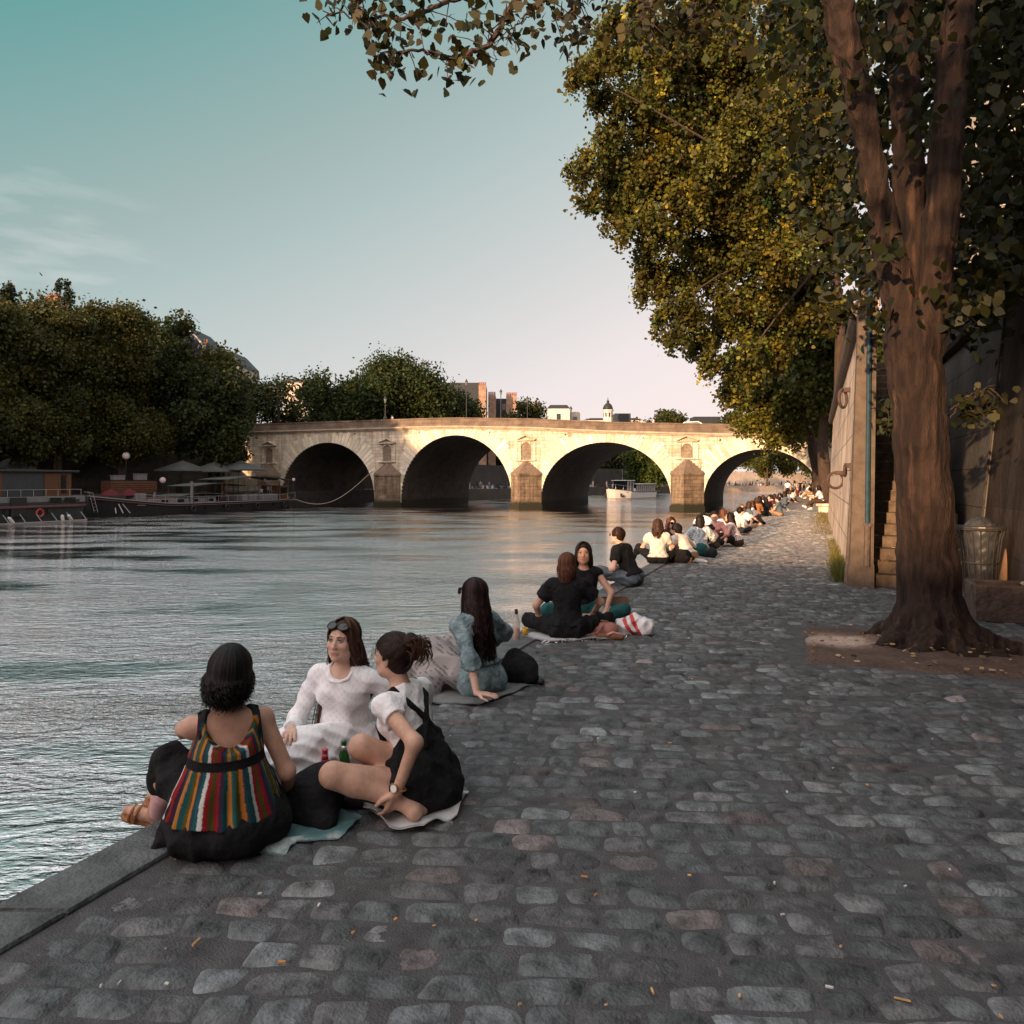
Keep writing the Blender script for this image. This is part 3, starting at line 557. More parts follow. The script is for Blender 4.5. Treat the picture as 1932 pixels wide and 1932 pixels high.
# ======================= PEOPLE =======================
class SDF:
    """smooth union of tapered capsules and ellipsoids, polygonised with surface nets"""
    def __init__(s, wr=0, seed=0): s.p = []; s.cuts = []; s.wr = wr; s.seed = seed
    def cap(s, a, b, ra, rb, k=.02, flat=None):
        a, b = np.array(a, float), np.array(b, float); s.p.append(('c', a, b, ra, rb, k, flat)); return s
    def path(s, pts, rs, k=.02):
        rs = rs if hasattr(rs, '__len__') else [rs]*len(pts)
        for i in range(len(pts)-1): s.cap(pts[i], pts[i+1], rs[i], rs[i+1], k)
        return s
    def ell(s, c, r, M=None, k=.02, sub=False):
        s.p.append(('s' if sub else 'e', np.array(c, float), np.array(r, float), np.eye(3) if M is None else np.array(M, float), k)); return s
    def cut(s, p, n, rad=None):     # keep the side the normal points away from, optionally only near p
        n = np.array(n, float); s.cuts.append((np.array(p, float), n/np.linalg.norm(n), rad)); return s
    def field(s, X, Y, Z, q, lo, h, F):
        P_ = None
        typ = q[0]
        if typ == 'c':
            _, a, b, ra, rb, k, fl = q; r = max(ra, rb)+k+2.2*h; mn, mx = np.minimum(a, b)-r, np.maximum(a, b)+r
        else:
            _, c, rr, M, k = q; r = rr.max()+k+2.2*h; mn, mx = c-r, c+r
        i0 = np.clip(np.floor((mn-lo)/h).astype(int), 0, np.array(F.shape)); i1 = np.clip(np.ceil((mx-lo)/h).astype(int)+1, 0, np.array(F.shape))
        if (i1 <= i0).any(): return
        sl = tuple(slice(a_, b_) for a_, b_ in zip(i0, i1))
        x, y, z = X[sl[0]][:, None, None], Y[sl[1]][None, :, None], Z[sl[2]][None, None, :]
        if typ == 'c':
            ba = b-a; L2 = ba @ ba+1e-12; px_, py_, pz_ = x-a[0], y-a[1], z-a[2]
            t = (px_*ba[0]+py_*ba[1]+pz_*ba[2])/L2
            tc_ = np.clip(t, 0, 1); dx, dy, dz = px_-tc_*ba[0], py_-tc_*ba[1], pz_-tc_*ba[2]
            d = np.sqrt(dx*dx+dy*dy+dz*dz)-(ra+(rb-ra)*tc_)
            if fl == 'end': d = np.maximum(d, (t-1)*math.sqrt(L2))
            if fl == 'both': d = np.maximum(d, np.maximum(t-1, -t)*math.sqrt(L2))
        else:
            px_, py_, pz_ = x-c[0], y-c[1], z-c[2]
            u = [(px_*M[0, i]+py_*M[1, i]+pz_*M[2, i])/rr[i] for i in range(3)]
            k0 = np.sqrt(u[0]**2+u[1]**2+u[2]**2)+1e-9; k1 = np.sqrt((u[0]/rr[0])**2+(u[1]/rr[1])**2+(u[2]/rr[2])**2)+1e-9
            d = k0*(k0-1)/k1
        f = F[sl]
        if typ == 's': hh = np.clip(.5-.5*(f+d)/k, 0, 1); F[sl] = f*(1-hh)+(-d)*hh+k*hh*(1-hh)
        else:
            hh = np.clip(.5+.5*(f-d)/k, 0, 1); F[sl] = f*(1-hh)+d*hh-k*hh*(1-hh)
    def mesh(s, h):
        mn, mx = np.full(3, 1e9), np.full(3, -1e9)
        for q in s.p:
            if q[0] == 'c': r = max(q[3], q[4])+q[5]; mn = np.minimum(mn, np.minimum(q[1], q[2])-r); mx = np.maximum(mx, np.maximum(q[1], q[2])+r)
            elif q[0] == 'e': r = q[2].max()+.01; mn = np.minimum(mn, q[1]-r); mx = np.maximum(mx, q[1]+r)
        lo = mn-3*h; n = np.ceil((mx-lo)/h).astype(int)+4
        X, Y, Z = (lo[i]+h*np.arange(n[i]) for i in range(3))
        F = np.full(tuple(n), 1.0, dtype=np.float32)
        for q in s.p: s.field(X, Y, Z, q, lo, h, F)
        x, y, z = X[:, None, None], Y[None, :, None], Z[None, None, :]
        if s.wr:
            g = np.random.default_rng(s.seed+5); w = 0
            for _ in range(4):
                d = g.normal(size=3); d /= np.linalg.norm(d); fr = g.uniform(12, 40); e = g.normal(size=3)*g.uniform(3, 9)
                w = w+np.abs(np.sin((d[0]*x+d[1]*y+d[2]*z)*fr+np.sin(e[0]*x+e[1]*y+e[2]*z)*1.6+g.uniform(0, 6)))
            near = np.abs(F) < .06
            F = np.where(near, F+s.wr*(w-2.4), F)
        for p, nn, rad in s.cuts:
            d = (x-p[0])*nn[0]+(y-p[1])*nn[1]+(z-p[2])*nn[2]
            F = np.maximum(F, d) if rad is None else np.where((x-p[0])**2+(y-p[1])**2+(z-p[2])**2 < rad*rad, np.maximum(F, d), F)
        return nets(F, lo, h)
CORN = [(i, j, k) for i in (0, 1) for j in (0, 1) for k in (0, 1)]
def nets(F, lo, h):
    n = np.array(F.shape); S = F < 0; cnt = np.zeros(tuple(n-1), dtype=np.int8)
    for i, j, k in CORN: cnt += S[i:n[0]-1+i, j:n[1]-1+j, k:n[2]-1+k]
    act = (cnt > 0) & (cnt < 8); I = np.argwhere(act); ids = np.full(act.shape, -1, dtype=np.int32); ids[act] = np.arange(len(I))
    pos = np.zeros((len(I), 3)); w = np.zeros(len(I))
    g = lambda c: F[I[:, 0]+c[0], I[:, 1]+c[1], I[:, 2]+c[2]]
    for a in CORN:
        for ax in range(3):
            if a[ax]: continue
            b = list(a); b[ax] = 1; f0, f1 = g(a), g(b); m = (f0 < 0) != (f1 < 0); t = np.where(m, f0/np.where(m, f0-f1, 1), 0)
            p = np.tile(np.array(a, float), (len(I), 1)); p[:, ax] = t; pos[m] += p[m]; w[m] += 1
    V = lo+h*(I+pos/np.maximum(w, 1)[:, None]); Q = []
    for ax in range(3):
        o = [(1, 2), (2, 0), (0, 1)][ax]; sl0 = [slice(None)]*3; sl1 = [slice(None)]*3; sl0[ax] = slice(0, -1); sl1[ax] = slice(1, None)
        d = S[tuple(sl0)] != S[tuple(sl1)]; E = np.argwhere(d); E = E[(E[:, o[0]] > 0) & (E[:, o[1]] > 0) & (E[:, o[0]] < n[o[0]]-1) & (E[:, o[1]] < n[o[1]]-1)]
        ins = S[tuple(E.T)]
        def cell(u, v): c = E.copy(); c[:, o[0]] -= u; c[:, o[1]] -= v; return ids[tuple(c.T)]
        q = np.stack([cell(1, 1), cell(0, 1), cell(0, 0), cell(1, 0)], 1); q[~ins] = q[~ins][:, ::-1]; Q.append(q)
    Q = np.concatenate(Q); Q = Q[(Q >= 0).all(1)]
    return V, Q

def unit(v): v = np.array(v, float); return v/(np.linalg.norm(v)+1e-9)
def ik(a, b, l1, l2, pole):
    a, b = np.array(a, float), np.array(b, float); d = b-a; D = np.linalg.norm(d); D2 = min(D, (l1+l2)*.995); u = d/(D+1e-9)
    x = (l1*l1-l2*l2+D2*D2)/(2*D2); y = math.sqrt(max(l1*l1-x*x, 0)); p = np.array(pole, float); p = p-u*(p @ u); p = unit(p)
    return a+u*x+p*y, a+u*D2
class Pose:
    """joints of a figure in its own frame: x to its right, y forward, z up, seat or feet at z = 0"""
    def __init__(s, lean=5, side=0, twist=0, head=(0, 0, 0), LH=(-.25, .25, .25), RH=(.25, .25, .25), LE=(-1, -.4, -.2), RE=(1, -.4, -.2), LK=(-.34, .28, .19), RK=(.34, .28, .19), LA=(.12, .36, .06), RA=(-.12, .36, .07), stand=False, hip=None, bend=0, LF=None, RF=None, lth=None, sc=1, neck=0, pelv=None):
        s.sc = sc; hz = hip if hip is not None else (.93 if stand else .115); s.pel = np.array(pelv if pelv is not None else (0, 0, hz), float)
        tw = rot(R(twist)); la = rot(0, R(-lean), R(side)); lb = tw @ rot(0, R(-lean-bend), R(side))
        s.Mp, s.Mc = la, lb
        s.waist = s.pel+la @ np.array((0, -.005, .155)); s.chest = s.waist+lb @ np.array((0, .0, .17)); s.nb = s.chest+lb @ np.array((0, -.022, .142))
        s.sh = [s.chest+lb @ np.array((sg*.153, -.015, .088)) for sg in (-1, 1)]
        nk = lb @ rot(0, R(-8-neck)) @ np.array((0, 0, 1.)); s.head = s.nb+nk*.075+np.array((0, .012, .105))
        s.Mh = rot(R(head[0])) @ rot(0, R(-head[1]), R(head[2]))
        s.hc = s.nb+nk*.062+s.Mh @ np.array((0, .022, .098))
        s.el, s.wr = [], []
        for i, (h_, p_) in enumerate(((LH, LE), (RH, RE))): e_, w_ = ik(s.sh[i], h_, .275, .245, p_); s.el.append(e_); s.wr.append(w_)
        s.hip = [s.pel+rot(0, R(-lean*.2)) @ np.array((sg*.088, .0, -.01)) for sg in (-1, 1)]; s.kn, s.an, s.ft = [], [], []
        for i, (k_, a_, f_) in enumerate(((LK, LA, LF), (RK, RA, RF))):
            k = s.hip[i]+unit(np.array(k_)-s.hip[i])*.42; a = k+unit(np.array(a_)-k)*.39; s.kn.append(k); s.an.append(a)
            if f_ is None: f_ = (0, .9, -.15) if stand else np.array((0, .5, 0))+.6*unit(a-k)*np.array((1, 1, .2))
            s.ft.append(unit(f_))
def hand(b, w, e, curl=.5, spread=.25, fdir=None, pn=None, side=1, sc=1.0):
    """palm, four jointed fingers and a thumb continuing from the wrist"""
    d = unit(w-e) if fdir is None else unit(fdir); n = np.array((0, 0, -1.)) if pn is None else np.array(pn, float); n = unit(n-d*(n @ d)); x = np.cross(d, n)*side
    L_ = .085*sc
    for o in (-.027, -.009, .009, .027): b.cap(w+d*.005+x*o*.6, w+d*L_+x*o, .0135*sc, .0115*sc, .012)
    for i, (o, ln) in enumerate(((-.029, .058), (-.010, .068), (.010, .072), (.029, .062))):
        p = w+d*L_+x*o; a = 0; dd = unit(d+x*o/.029*spread*.35)
        for j, f in enumerate((.44, .32, .24)):
            a += curl*(.55, .8, .6)[j]; v = dd*math.cos(a)+n*math.sin(a); q = p+v*ln*f; b.cap(p, q, .0088*sc-.0006*j, .0082*sc-.0006*j, .004); p = q
    p = w+d*.022+x*.026+n*.006; v = unit(d*.6+x*.75+n*.3)
    q = p+v*.036; b.cap(p, q, .0125, .0105, .012); v2 = unit(d*.9+x*.25+n*(.2+curl*.4)); q2 = q+v2*.03; b.cap(q, q2, .010, .009, .005); b.cap(q2, q2+v2*.02, .009, .0075, .004)
def head_prims(b, p, female=True, fine=True, ears=True):
    c, M = p.hc, p.Mh; T = lambda *v: c+M @ np.array(v)
    b.ell(T(0, -.012, .030), (.073, .092, .083), M, .02); b.ell(T(0, .020, -.022), (.060 if female else .064, .070, .088), M, .025)
    b.ell(T(0, .058, -.088), (.026, .024, .020), M, .03)
    for sg in (-1, 1):
        b.ell(T(sg*.038, .018, -.062), (.024, .040, .026), M, .03)
        b.ell(T(sg*.040, .062, -.018), (.022, .018, .020), M, .02)
        if ears: b.ell(T(sg*.073, -.004, -.006), (.008, .019, .031), M @ rot(R(sg*14)), .006)
    if fine:
        for sg in (-1, 1): b.ell(T(sg*.031, .094, .014), (.019, .014, .012), M, .012, sub=True)
        for sg in (-1, 1): b.cap(T(sg*.014, .084, .030), T(sg*.046, .074, .032), .0075, .005, .010)
    b.cap(T(0, .082, .018), T(0, .100, -.022), .0075, .0115, .012)
    for sg in (-1, 1): b.ell(T(sg*.010, .094, -.026), (.008, .010, .007), M, .006)
    b.cap(T(-.019, .083, -.052), T(.019, .083, -.052), .0055, .0055, .006); b.cap(T(-.009, .088, -.051), T(.009, .088, -.051), .0065, .0065, .005); b.cap(T(-.012, .085, -.0625), T(.012, .085, -.0625), .0075, .0075, .006)
    b.cap(p.nb+(p.chest-p.nb)*.25, p.hc+M @ np.array((0, -.02, -.06)), .054 if female else .062, .047 if female else .057, .03)
def torso_prims(b, p, g=0, female=True, w=1, belly=True, k=.04):
    b.ell(p.pel+p.Mp @ np.array((0, -.012, .02)), (.158*w+g, .112*w+g, .118+g), p.Mp, k); b.ell(p.waist, (.122*w+g, .092*w+g, .135+g), p.Mp, k)
    b.ell(p.chest+p.Mc @ np.array((0, -.004, .0)), (.138*w+g, .098*w+g, .165+g*.6), p.Mc, k)
    b.cap(p.sh[0], p.sh[1], .044*w+g, .044*w+g, .05)
    b.cap(p.nb+p.Mc @ np.array((-.09, -.01, -.045)), p.nb+p.Mc @ np.array((.09, -.01, -.045)), .043+g, .043+g, .04)
    if female:
        for sg in (-1, 1): b.ell(p.chest+p.Mc @ np.array((sg*.064, .062, .005)), (.050+g, .044+g, .050+g), p.Mc, .04)
    for i in (0, 1): b.ell(p.hip[i]+p.Mp @ np.array((0, -.035, -.01)), (.098*w+g, .098*w+g, .10+g), None, .04)
def arm_prims(b, p, g=0, i=0, to=2.0, w=1, end=False):
    """to: 0..1 along the upper arm, 1..2 along the forearm"""
    s, e, h = p.sh[i], p.el[i], p.wr[i]; r = (.043, .036, .034, .025)
    t = min(to, 1); b.cap(s, s+(e-s)*t, r[0]*w+g, (r[0]+(r[1]-r[0])*t)*w+g, .03, 'end' if (end and to < 1) else None)
    if to > 1: t = to-1; b.cap(e, e+(h-e)*t, r[2]*w+g, (r[2]+(r[3]-r[2])*t)*w+g, .03, 'end' if end else None)
def leg_prims(b, p, g=0, i=0, to=2.0, w=1, end=False):
    s, e, h = p.hip[i], p.kn[i], p.an[i]; t = min(to, 1); r = (.088, .058, .055, .036)
    b.cap(s, s+(e-s)*t, r[0]*w+g, (r[0]+(r[1]-r[0])*t)*w+g, .04, 'end' if (end and to < 1) else None)
    if to > 1: t = to-1; b.cap(e, e+(h-e)*t, r[2]*w+g, (r[2]+(r[3]-r[2])*t)*w+g, .03, 'end' if end else None); m = e+(h-e)*.3; back = unit(np.cross(np.cross(h-e, s-e), h-e)+1e-6); b.ell(m+back*.012, (.05*w+g,)*3, None, .05)
def foot_prims(b, p, g=0, i=0):
    a, f = p.an[i], p.ft[i]; dn = unit(p.an[i]-p.kn[i]); dn = unit(dn-f*(dn @ f)*.9)
    hl = a+dn*.045-f*.03; b.cap(a, hl, .036+g, .032+g, .02); b.cap(hl, hl+f*.13, .031+g, .030+g, .03); b.cap(hl+f*.10+dn*.004, hl+f*.185+dn*.006, .031+g, .021+g, .025)
SKIN = {'fair': (.64, .40, .31), 'tan': (.52, .295, .21), 'warm': (.56, .33, .24)}
def skin_mat(): return mat('skin', (.5, .3, .2), .52, .16, 22, .12, 260, attr=True, spec=.35, detail=7)
def hair_mat(): return mat('hair', (.1, .1, .1), .5, .35, 8, attr=True, spec=.14, stretch=(14, 14, 1.5))
def cloth(name, c, **kw): return mat('cloth_'+name, c, kw.pop('rough', .9), kw.pop('var', .10), kw.pop('sc', 9), kw.pop('bump', .25), kw.pop('bsc', 160), spec=.15, **kw)
def strands(p, n, style, col, seed=0, w=.005, rad=1.13, length=.35, drape=(0, -.25, -1), tie=None, fr=(0, .05, .075), spread=1.0, wave=.0, part=0.0, jit=.01):
    """hair: many thin ribbons laid over the skull from parting to tips"""
    g = np.random.default_rng(seed); c, M = p.hc, p.Mh; RR = np.array((.079, .100, .092))*rad; off = np.array((0, -.014, .030)); V = []; F = []; C = []
    for s_ in range(n):
        if tie is None:
            ph = g.uniform(-1, 1)*math.pi*.74*spread; jr = 1+g.normal(0, .02)+g.random()*.03; pts = []
            cr_ = np.array((part+g.normal(0, .012), .03+g.normal(0, .02), 1.0)); d = np.array((math.sin(ph), -math.cos(ph), 0)); d[0] += 0
            end = 1.15 if style == 'short' else 1.0
            for t in np.linspace(0, 1, 8): a = t*math.pi/2*1.08*end; v = d*math.sin(a)+np.array((0, 0, 1))*math.cos(a)+np.array((part, .25, 0))*(1-t)*.5; v /= np.linalg.norm(v); pts.append(c+M @ (off+v*RR*jr))
            if style != 'short':
                last = pts[-1]; side = M @ np.array((d[0]*.035, d[1]*.02, 0)); m = 10; L_ = length*g.uniform(.72, 1.06); dr = np.array(drape, float)
                for t in np.linspace(1/m, 1, m):
                    q = last+np.array((dr[0], dr[1], dr[2]))*L_*t+side*math.sin(min(t*2.5, 1)*math.pi*.5)*(.4 if style == 'long' else .5)
                    q = q+wave*np.array((math.sin(t*9+ph*7+s_), math.cos(t*8+ph*5), 0))*t+g.normal(0, jit, 3)*t*.5
                    if style == 'bob': q = q-(M @ np.array((d[0]*.035, d[1]*.02, 0)))*t*t
                    pts.append(q)
        else:
            u = g.normal(size=3); u[2] = abs(u[2])*.9-.25; u[1] = u[1]
            if u[1] > .2 and u[2] < .25: u[2] = .3+abs(u[2])
            u /= np.linalg.norm(u); k = unit(tie); pts = []
            for t in np.linspace(0, 1, 9): v = u*(1-t)+k*t+np.array((0, 0, .0)); v /= np.linalg.norm(v)+1e-6; pts.append(c+M @ (off+v*RR*(1+.02*g.random()+.10*max(0, t-.8)*5*.4)))
        cc = np.array(col)*math.exp(g.normal(0, .45)); pts = [np.array(q) for q in pts]; o = len(V); nq = len(pts)
        for i, q in enumerate(pts):
            tn = unit(pts[min(i+1, nq-1)]-pts[max(0, i-1)]); out = unit(q-(c+M @ off)*1.0+np.array((0, 0, 0))); sd_ = unit(np.cross(tn, out)); ww = w*(1-.75*(i/(nq-1))**3)
            V += [q-sd_*ww, q+sd_*ww]; C += [cc, cc]
        F += [(o+2*i, o+2*i+1, o+2*i+3, o+2*i+2) for i in range(nq-1)]
    return np.array(V), np.array(F), np.array(C)
def hair_base(p, vox, col, style, length=.3, drape=(0, -.2, -1), bun=None, blobs=()):
    b = SDF(); c, M = p.hc, p.Mh; T = lambda *v: c+M @ np.array(v)
    b.ell(T(0, -.016, .034), (.078, .096, .088), M, .02); b.ell(T(0, -.038, -.01), (.073, .070, .076), M, .02)
    if style in ('long', 'bob', 'curly'):
        w = .064; dr = np.array(drape, float)
        for x in (-.045, 0, .045):
            a = T(x, -.055, -.02); b.cap(a, a+dr*length*.86, .042, .020 if style != 'curly' else .034, .03)
        for sg in (-1, 1):
            a = T(sg*.07, -.015, 0); b.cap(a, a+dr*length*(.62 if style == 'long' else .8)+M @ np.array((sg*.012, 0, 0)), .024, .014 if style != 'curly' else .03, .03)
    if bun is not None:
        q = T(*bun); b.ell(q, (.042, .040, .046), M, .015)
    for q, r in blobs: b.ell(T(*q), (r, r, r), M, .015)
    b.ell(T(0, .110, -.025), (.074, .066, .104), M, .015, sub=True)
    if style == 'short': b.cut(T(0, 0, -.035), M @ np.array((0, .5, -1)))
    V, Q = b.mesh(vox); g = np.random.default_rng(1); return V, Q, np.tile(np.array(col), (len(V), 1))*np.exp(.22*vnoise(V*90*np.array((1, 1, .15)), 4))[:, None]
FOLD = {'dress_skirt': .013, 'skirt': .013, 'dress': .006, 'tee': .006, 'jacket': .010, 'dungarees': .010, 'strap': 0, 'collar_frill': .002, 'hem_band': .002, 'camisole': .002, 'trousers': .009, 'jeans': .011, 'top': .008}
def person(loc, rz, p, label, vox=.02, skin='fair', hair=None, parts=(), female=True, group=None, bare=True, hands=None, gen=None, shoes=None, w=1, fine=None, face=None, feet=True, disp=None):
    """body is one continuous mesh; hair and clothes are its children"""
    fine = vox < .012 if fine is None else fine
    b = SDF(); torso_prims(b, p, 0, female, w); head_prims(b, p, female, fine)
    for i in (0, 1):
        arm_prims(b, p, 0, i, w=w); leg_prims(b, p, 0, i, w=w)
        if feet: foot_prims(b, p, 0, i)
        hk = dict(curl=.55, side=(-1, 1)[i]); hk.update((hands or {}).get(i, {})); hand(b, p.wr[i], p.el[i], **hk)
    V, Q = b.mesh(vox); S = np.array(SKIN[skin]); C = np.tile(S, (len(V), 1))*(1+.05*vnoise(V*14, 2))[:, None]
    lv = (V-p.hc) @ p.Mh
    lip = np.exp(-((lv[:, 0]/.021)**4+((lv[:, 2]+.057)/.010)**4))*(lv[:, 1] > .07); C = C*(1-lip[:, None]*.75)+np.array((.36, .10, .085))*lip[:, None]*.75
    ck = np.exp(-(((np.abs(lv[:, 0])-.045)/.02)**2+((lv[:, 2]+.025)/.02)**2))*(lv[:, 1] > .03); C *= 1-ck[:, None]*np.array((.0, .14, .14))
    o = mesh_obj('person', V, Q, skin_mat(), None, True, C); o.location = loc; o.rotation_euler = (0, 0, rz); o.scale = (p.sc,)*3
    tag(o, label, 'person', group)
    T = lambda *v: p.hc+p.Mh @ np.array(v)
    if fine and face != 'none':
        for sg in (-1, 1):
            mb = MB(); cc = T(sg*.031, .0775, .012); mb.col = (.46, .42, .40); mb.ball(cc, .0118, 14); mb.col = (.10, .065, .04); mb.ball(T(sg*.031, .0832, .012), (.0072,)*3, 10); mb.col = (.01, .01, .01); mb.ball(T(sg*.031, .0872, .012), (.0031,)*3, 8)
            mb.obj('eye', mat('eye', (.5, .5, .5), .15, .05, 5, attr=True, spec=.5), o, True, world=False)
            mb = MB(); mb.tube([T(sg*.013, .0935, .033), T(sg*.030, .0915, .038), T(sg*.049, .077, .033)], [.0036, .0036, .0016], 6, flat=.6); mb.col = None
            mb.obj('eyebrow', mat('brow_hair', (.055, .03, .02), .7, .2, 40), o, True, world=False)
            mb = MB(); mb.tube([T(sg*.019, .0865, .0165), T(sg*.030, .0915, .0205), T(sg*.044, .0835, .0165)], [.0018, .0024, .0014], 6)
            mb.obj('eyelash', mat('brow_hair', (.055, .03, .02)), o, True, world=False)
    if hair:
        hv = [hair_base(p, max(vox, .008), hair['col'], hair.get('base', 'short'), hair.get('length', .3)*.9, hair.get('drape', (0, -.2, -1)), hair.get('bun'), hair.get('blobs', ()))]
        if hair.get('n'): hv.append(strands(p, hair['n'], hair.get('style', 'long'), hair['col'], **hair.get('kw', {})))
        Vs, Fs, Cs = [], [], []; off = 0
        for a, f, c in hv: Vs.append(a); Fs.append(f+off); Cs.append(c); off += len(a)
        mesh_obj('hair', np.concatenate(Vs), np.concatenate(Fs), hair_mat(), o, True, np.concatenate(Cs), world=False)
    for k_, (nm, fn, m, h, paint) in enumerate(parts):
        b = SDF(wr=FOLD.get(nm, .0035) if vox < .03 else 0, seed=len(nm)+k_+int(abs(loc[1])*10)); fn(b, p)
        V, Q = b.mesh(h or vox); V = disp[nm](V, p) if disp and nm in disp else V; mesh_obj(nm, V, Q, m, o, True, paint(V, p) if paint else None, world=False)
    return o
# garments: each a function (sdf, pose)
def top_g(sl=.6, g=.012, hem=.03, neckr=.075, neck=.5, w=1, loose=0, sleeves=True, female=True):
    def f(b, p):
        torso_prims(b, p, g+loose*.3, female, w)
        if sleeves:
            for i in (0, 1): arm_prims(b, p, g+.007+loose, i, sl, w, end=True)
        b.ell(p.nb+p.Mc @ np.array((0, .035, .045)), (neckr, neckr, .070), p.Mc, .006, sub=True); b.cut(p.pel+p.Mp @ np.array((0, 0, hem)), p.Mp @ np.array((0, 0, -1)))
    return f
def trousers_g(to=2.0, g=.013, rise=.07, w=1, end=True):
    def f(b, p):
        b.ell(p.pel+p.Mp @ np.array((0, -.012, .02)), (.16*w+g, .115*w+g, .118+g), p.Mp, .04); b.ell(p.pel+p.Mp @ np.array((0, -.006, .04)), (.14*w+g, .105*w+g, rise+.05), p.Mp, .04)
        for i in (0, 1): leg_prims(b, p, g, i, to, w, end); b.ell(p.hip[i]+p.Mp @ np.array((0, -.035, -.01)), (.098*w+g, .098*w+g, .10+g), None, .04)
    return f
def shoes_g(g=.008):
    def f(b, p):
        for i in (0, 1): foot_prims(b, p, g, i)
    return f
def face_rz(fx, fy): return math.atan2(-fx, fy)
# ======================= TREES =======================
LEAFH = {}
def leaf_mat(name, trans=.35, var=.25):
    return mat(name, (.1, .1, .1), .55, var, 1.5, attr=True, trans=trans, spec=.3)
def leaves(centers, n_per, spread, size, col, jit=.35, kind='kite', droop=.3, seed=1, cvar=.2):
    """leaf-sized faces scattered about twig centres (numpy)"""
    g = np.random.default_rng(seed); C = np.repeat(centers, n_per, axis=0); n = len(C)
    tw = np.repeat(np.exp(g.normal(0, cvar, len(centers))), n_per); hue = np.repeat(g.normal(0, 1, len(centers)), n_per)
    p = C+g.normal(size=(n, 3))*np.asarray(spread)
    a = g.normal(size=(n, 3)); a[:, 2] -= droop; a /= np.linalg.norm(a, axis=1)[:, None]
    b = np.cross(a, g.normal(size=(n, 3))); b /= np.linalg.norm(b, axis=1)[:, None]
    nn = np.cross(a, b); s = size*np.exp(g.normal(0, jit*.6, n))[:, None]
    if kind == 'kite': prof = [(-.5, 0, 0), (-.05, .42, .06), (.55, 0, 0), (-.05, -.42, .06)]
    else: prof = [(-.42, 0, .0), (-.5, .22, .05), (-.12, .5, .10), (.3, .3, .05), (.66, 0, -.05), (.3, -.3, .05), (-.12, -.5, .10), (-.5, -.22, .05)]
    k = len(prof); V = np.empty((n, k, 3))
    for i, (u, w, h) in enumerate(prof): V[:, i] = p+a*s*u+b*s*w+nn*s*h
    F = np.arange(n*k).reshape(n, k)
    c = np.array(col)[None]*(tw*np.exp(g.normal(0, .18, n)))[:, None]
    c = c*np.stack([1+.22*hue, 1+.05*hue, 1-.15*hue], 1)
    return V.reshape(-1, 3), F, np.repeat(np.clip(c, .004, .6), k, axis=0)
def blob_twigs(blobs, per_m2, seed=1, shell=.55):
    """twig centres spread through a set of ellipsoids, denser towards their surfaces"""
    g = np.random.default_rng(seed); out = []
    for c, r in blobs:
        r = np.array(r if hasattr(r, '__len__') else (r, r, r*.85)); n = max(3, int(per_m2*4*math.pi*np.mean(r)**2))
        d = g.normal(size=(n, 3)); d /= np.linalg.norm(d, axis=1)[:, None]
        rad = np.maximum(shell*g.random(n)**.5+(1-shell)*g.random(n), .1)+g.normal(0, .06, n)
        lump = 1+.16*vnoise(d*3.1, int(g.integers(1e6)))
        out.append(np.array(c)+d*r*(rad*lump)[:, None])
    return np.concatenate(out)
def limb(mb, a, b, r0, r1, sag=0, n=6, wob=.05, sides=7):
    a, b = np.array(a, float), np.array(b, float); L_ = np.linalg.norm(b-a); pts = []
    o = np.array([rnd.gauss(0, 1) for _ in range(3)])*wob*L_
    for i in range(n+1):
        t = i/n; p = a+(b-a)*t+o*math.sin(t*math.pi)+np.array((0, 0, sag*math.sin(t*math.pi))); pts.append(p)
    mb.tube(pts, [r0+(r1-r0)*i/n for i in range(n+1)], sides); return pts
M_bark = mat('bark', (.040, .028, .022), .95, .35, 3, 1.0, 10, c2=(.105, .070, .050), stretch=(6, 6, .7), bdist=.05)
def tree(name, base, height, blobs, trunk_r, label, col, leaf=.3, per_m2=1.2, n_per=14, spread=.5, kind='kite', seed=1, group=None, trunk_top=.62, lean=(0, 0), forks=6, mname='leaf', limbs=True, trans=.35, cvar=.25, cat='tree', shell=.55):
    t = thing(name, base, label, cat, group); b = np.array(base); g = random.Random(seed)
    mb = MB(); top = b+np.array((lean[0], lean[1], height*trunk_top))
    n = 8; pts = [b+(top-b)*i/n+np.array((g.gauss(0, .06), g.gauss(0, .06), 0))*(i > 0) for i in range(n+1)]
    mb.tube(pts, [trunk_r*(1.35 if i == 0 else 1)*(1-.55*i/n) for i in range(n+1)], 12)
    if limbs:
        for c, r in g.sample(blobs, min(forks, len(blobs))):
            s = pts[g.randrange(6 if kind == 'leaf8' else 3, n)]; limb(mb, s, np.array(c), trunk_r*.35, trunk_r*.06, sag=.3)
    mb.obj('trunk', M_bark, t, True)
    tw = blob_twigs(blobs, per_m2, seed, shell)
    V, F, c = leaves(tw, n_per, spread, leaf, col, seed=seed+1, kind=kind, cvar=cvar)
    mesh_obj('crown', V, F, leaf_mat(mname, trans), t, False, c)
    return t
def rblobs(c, rx, ry, rz, n, r, seed):
    g = random.Random(seed); out = []
    while len(out) < n:
        x, y, z = (g.uniform(-1, 1) for _ in range(3))
        if x*x+y*y+z*z < 1: out.append(((c[0]+x*rx, c[1]+y*ry, c[2]+z*rz), r*g.uniform(.7, 1.3)))
    return out

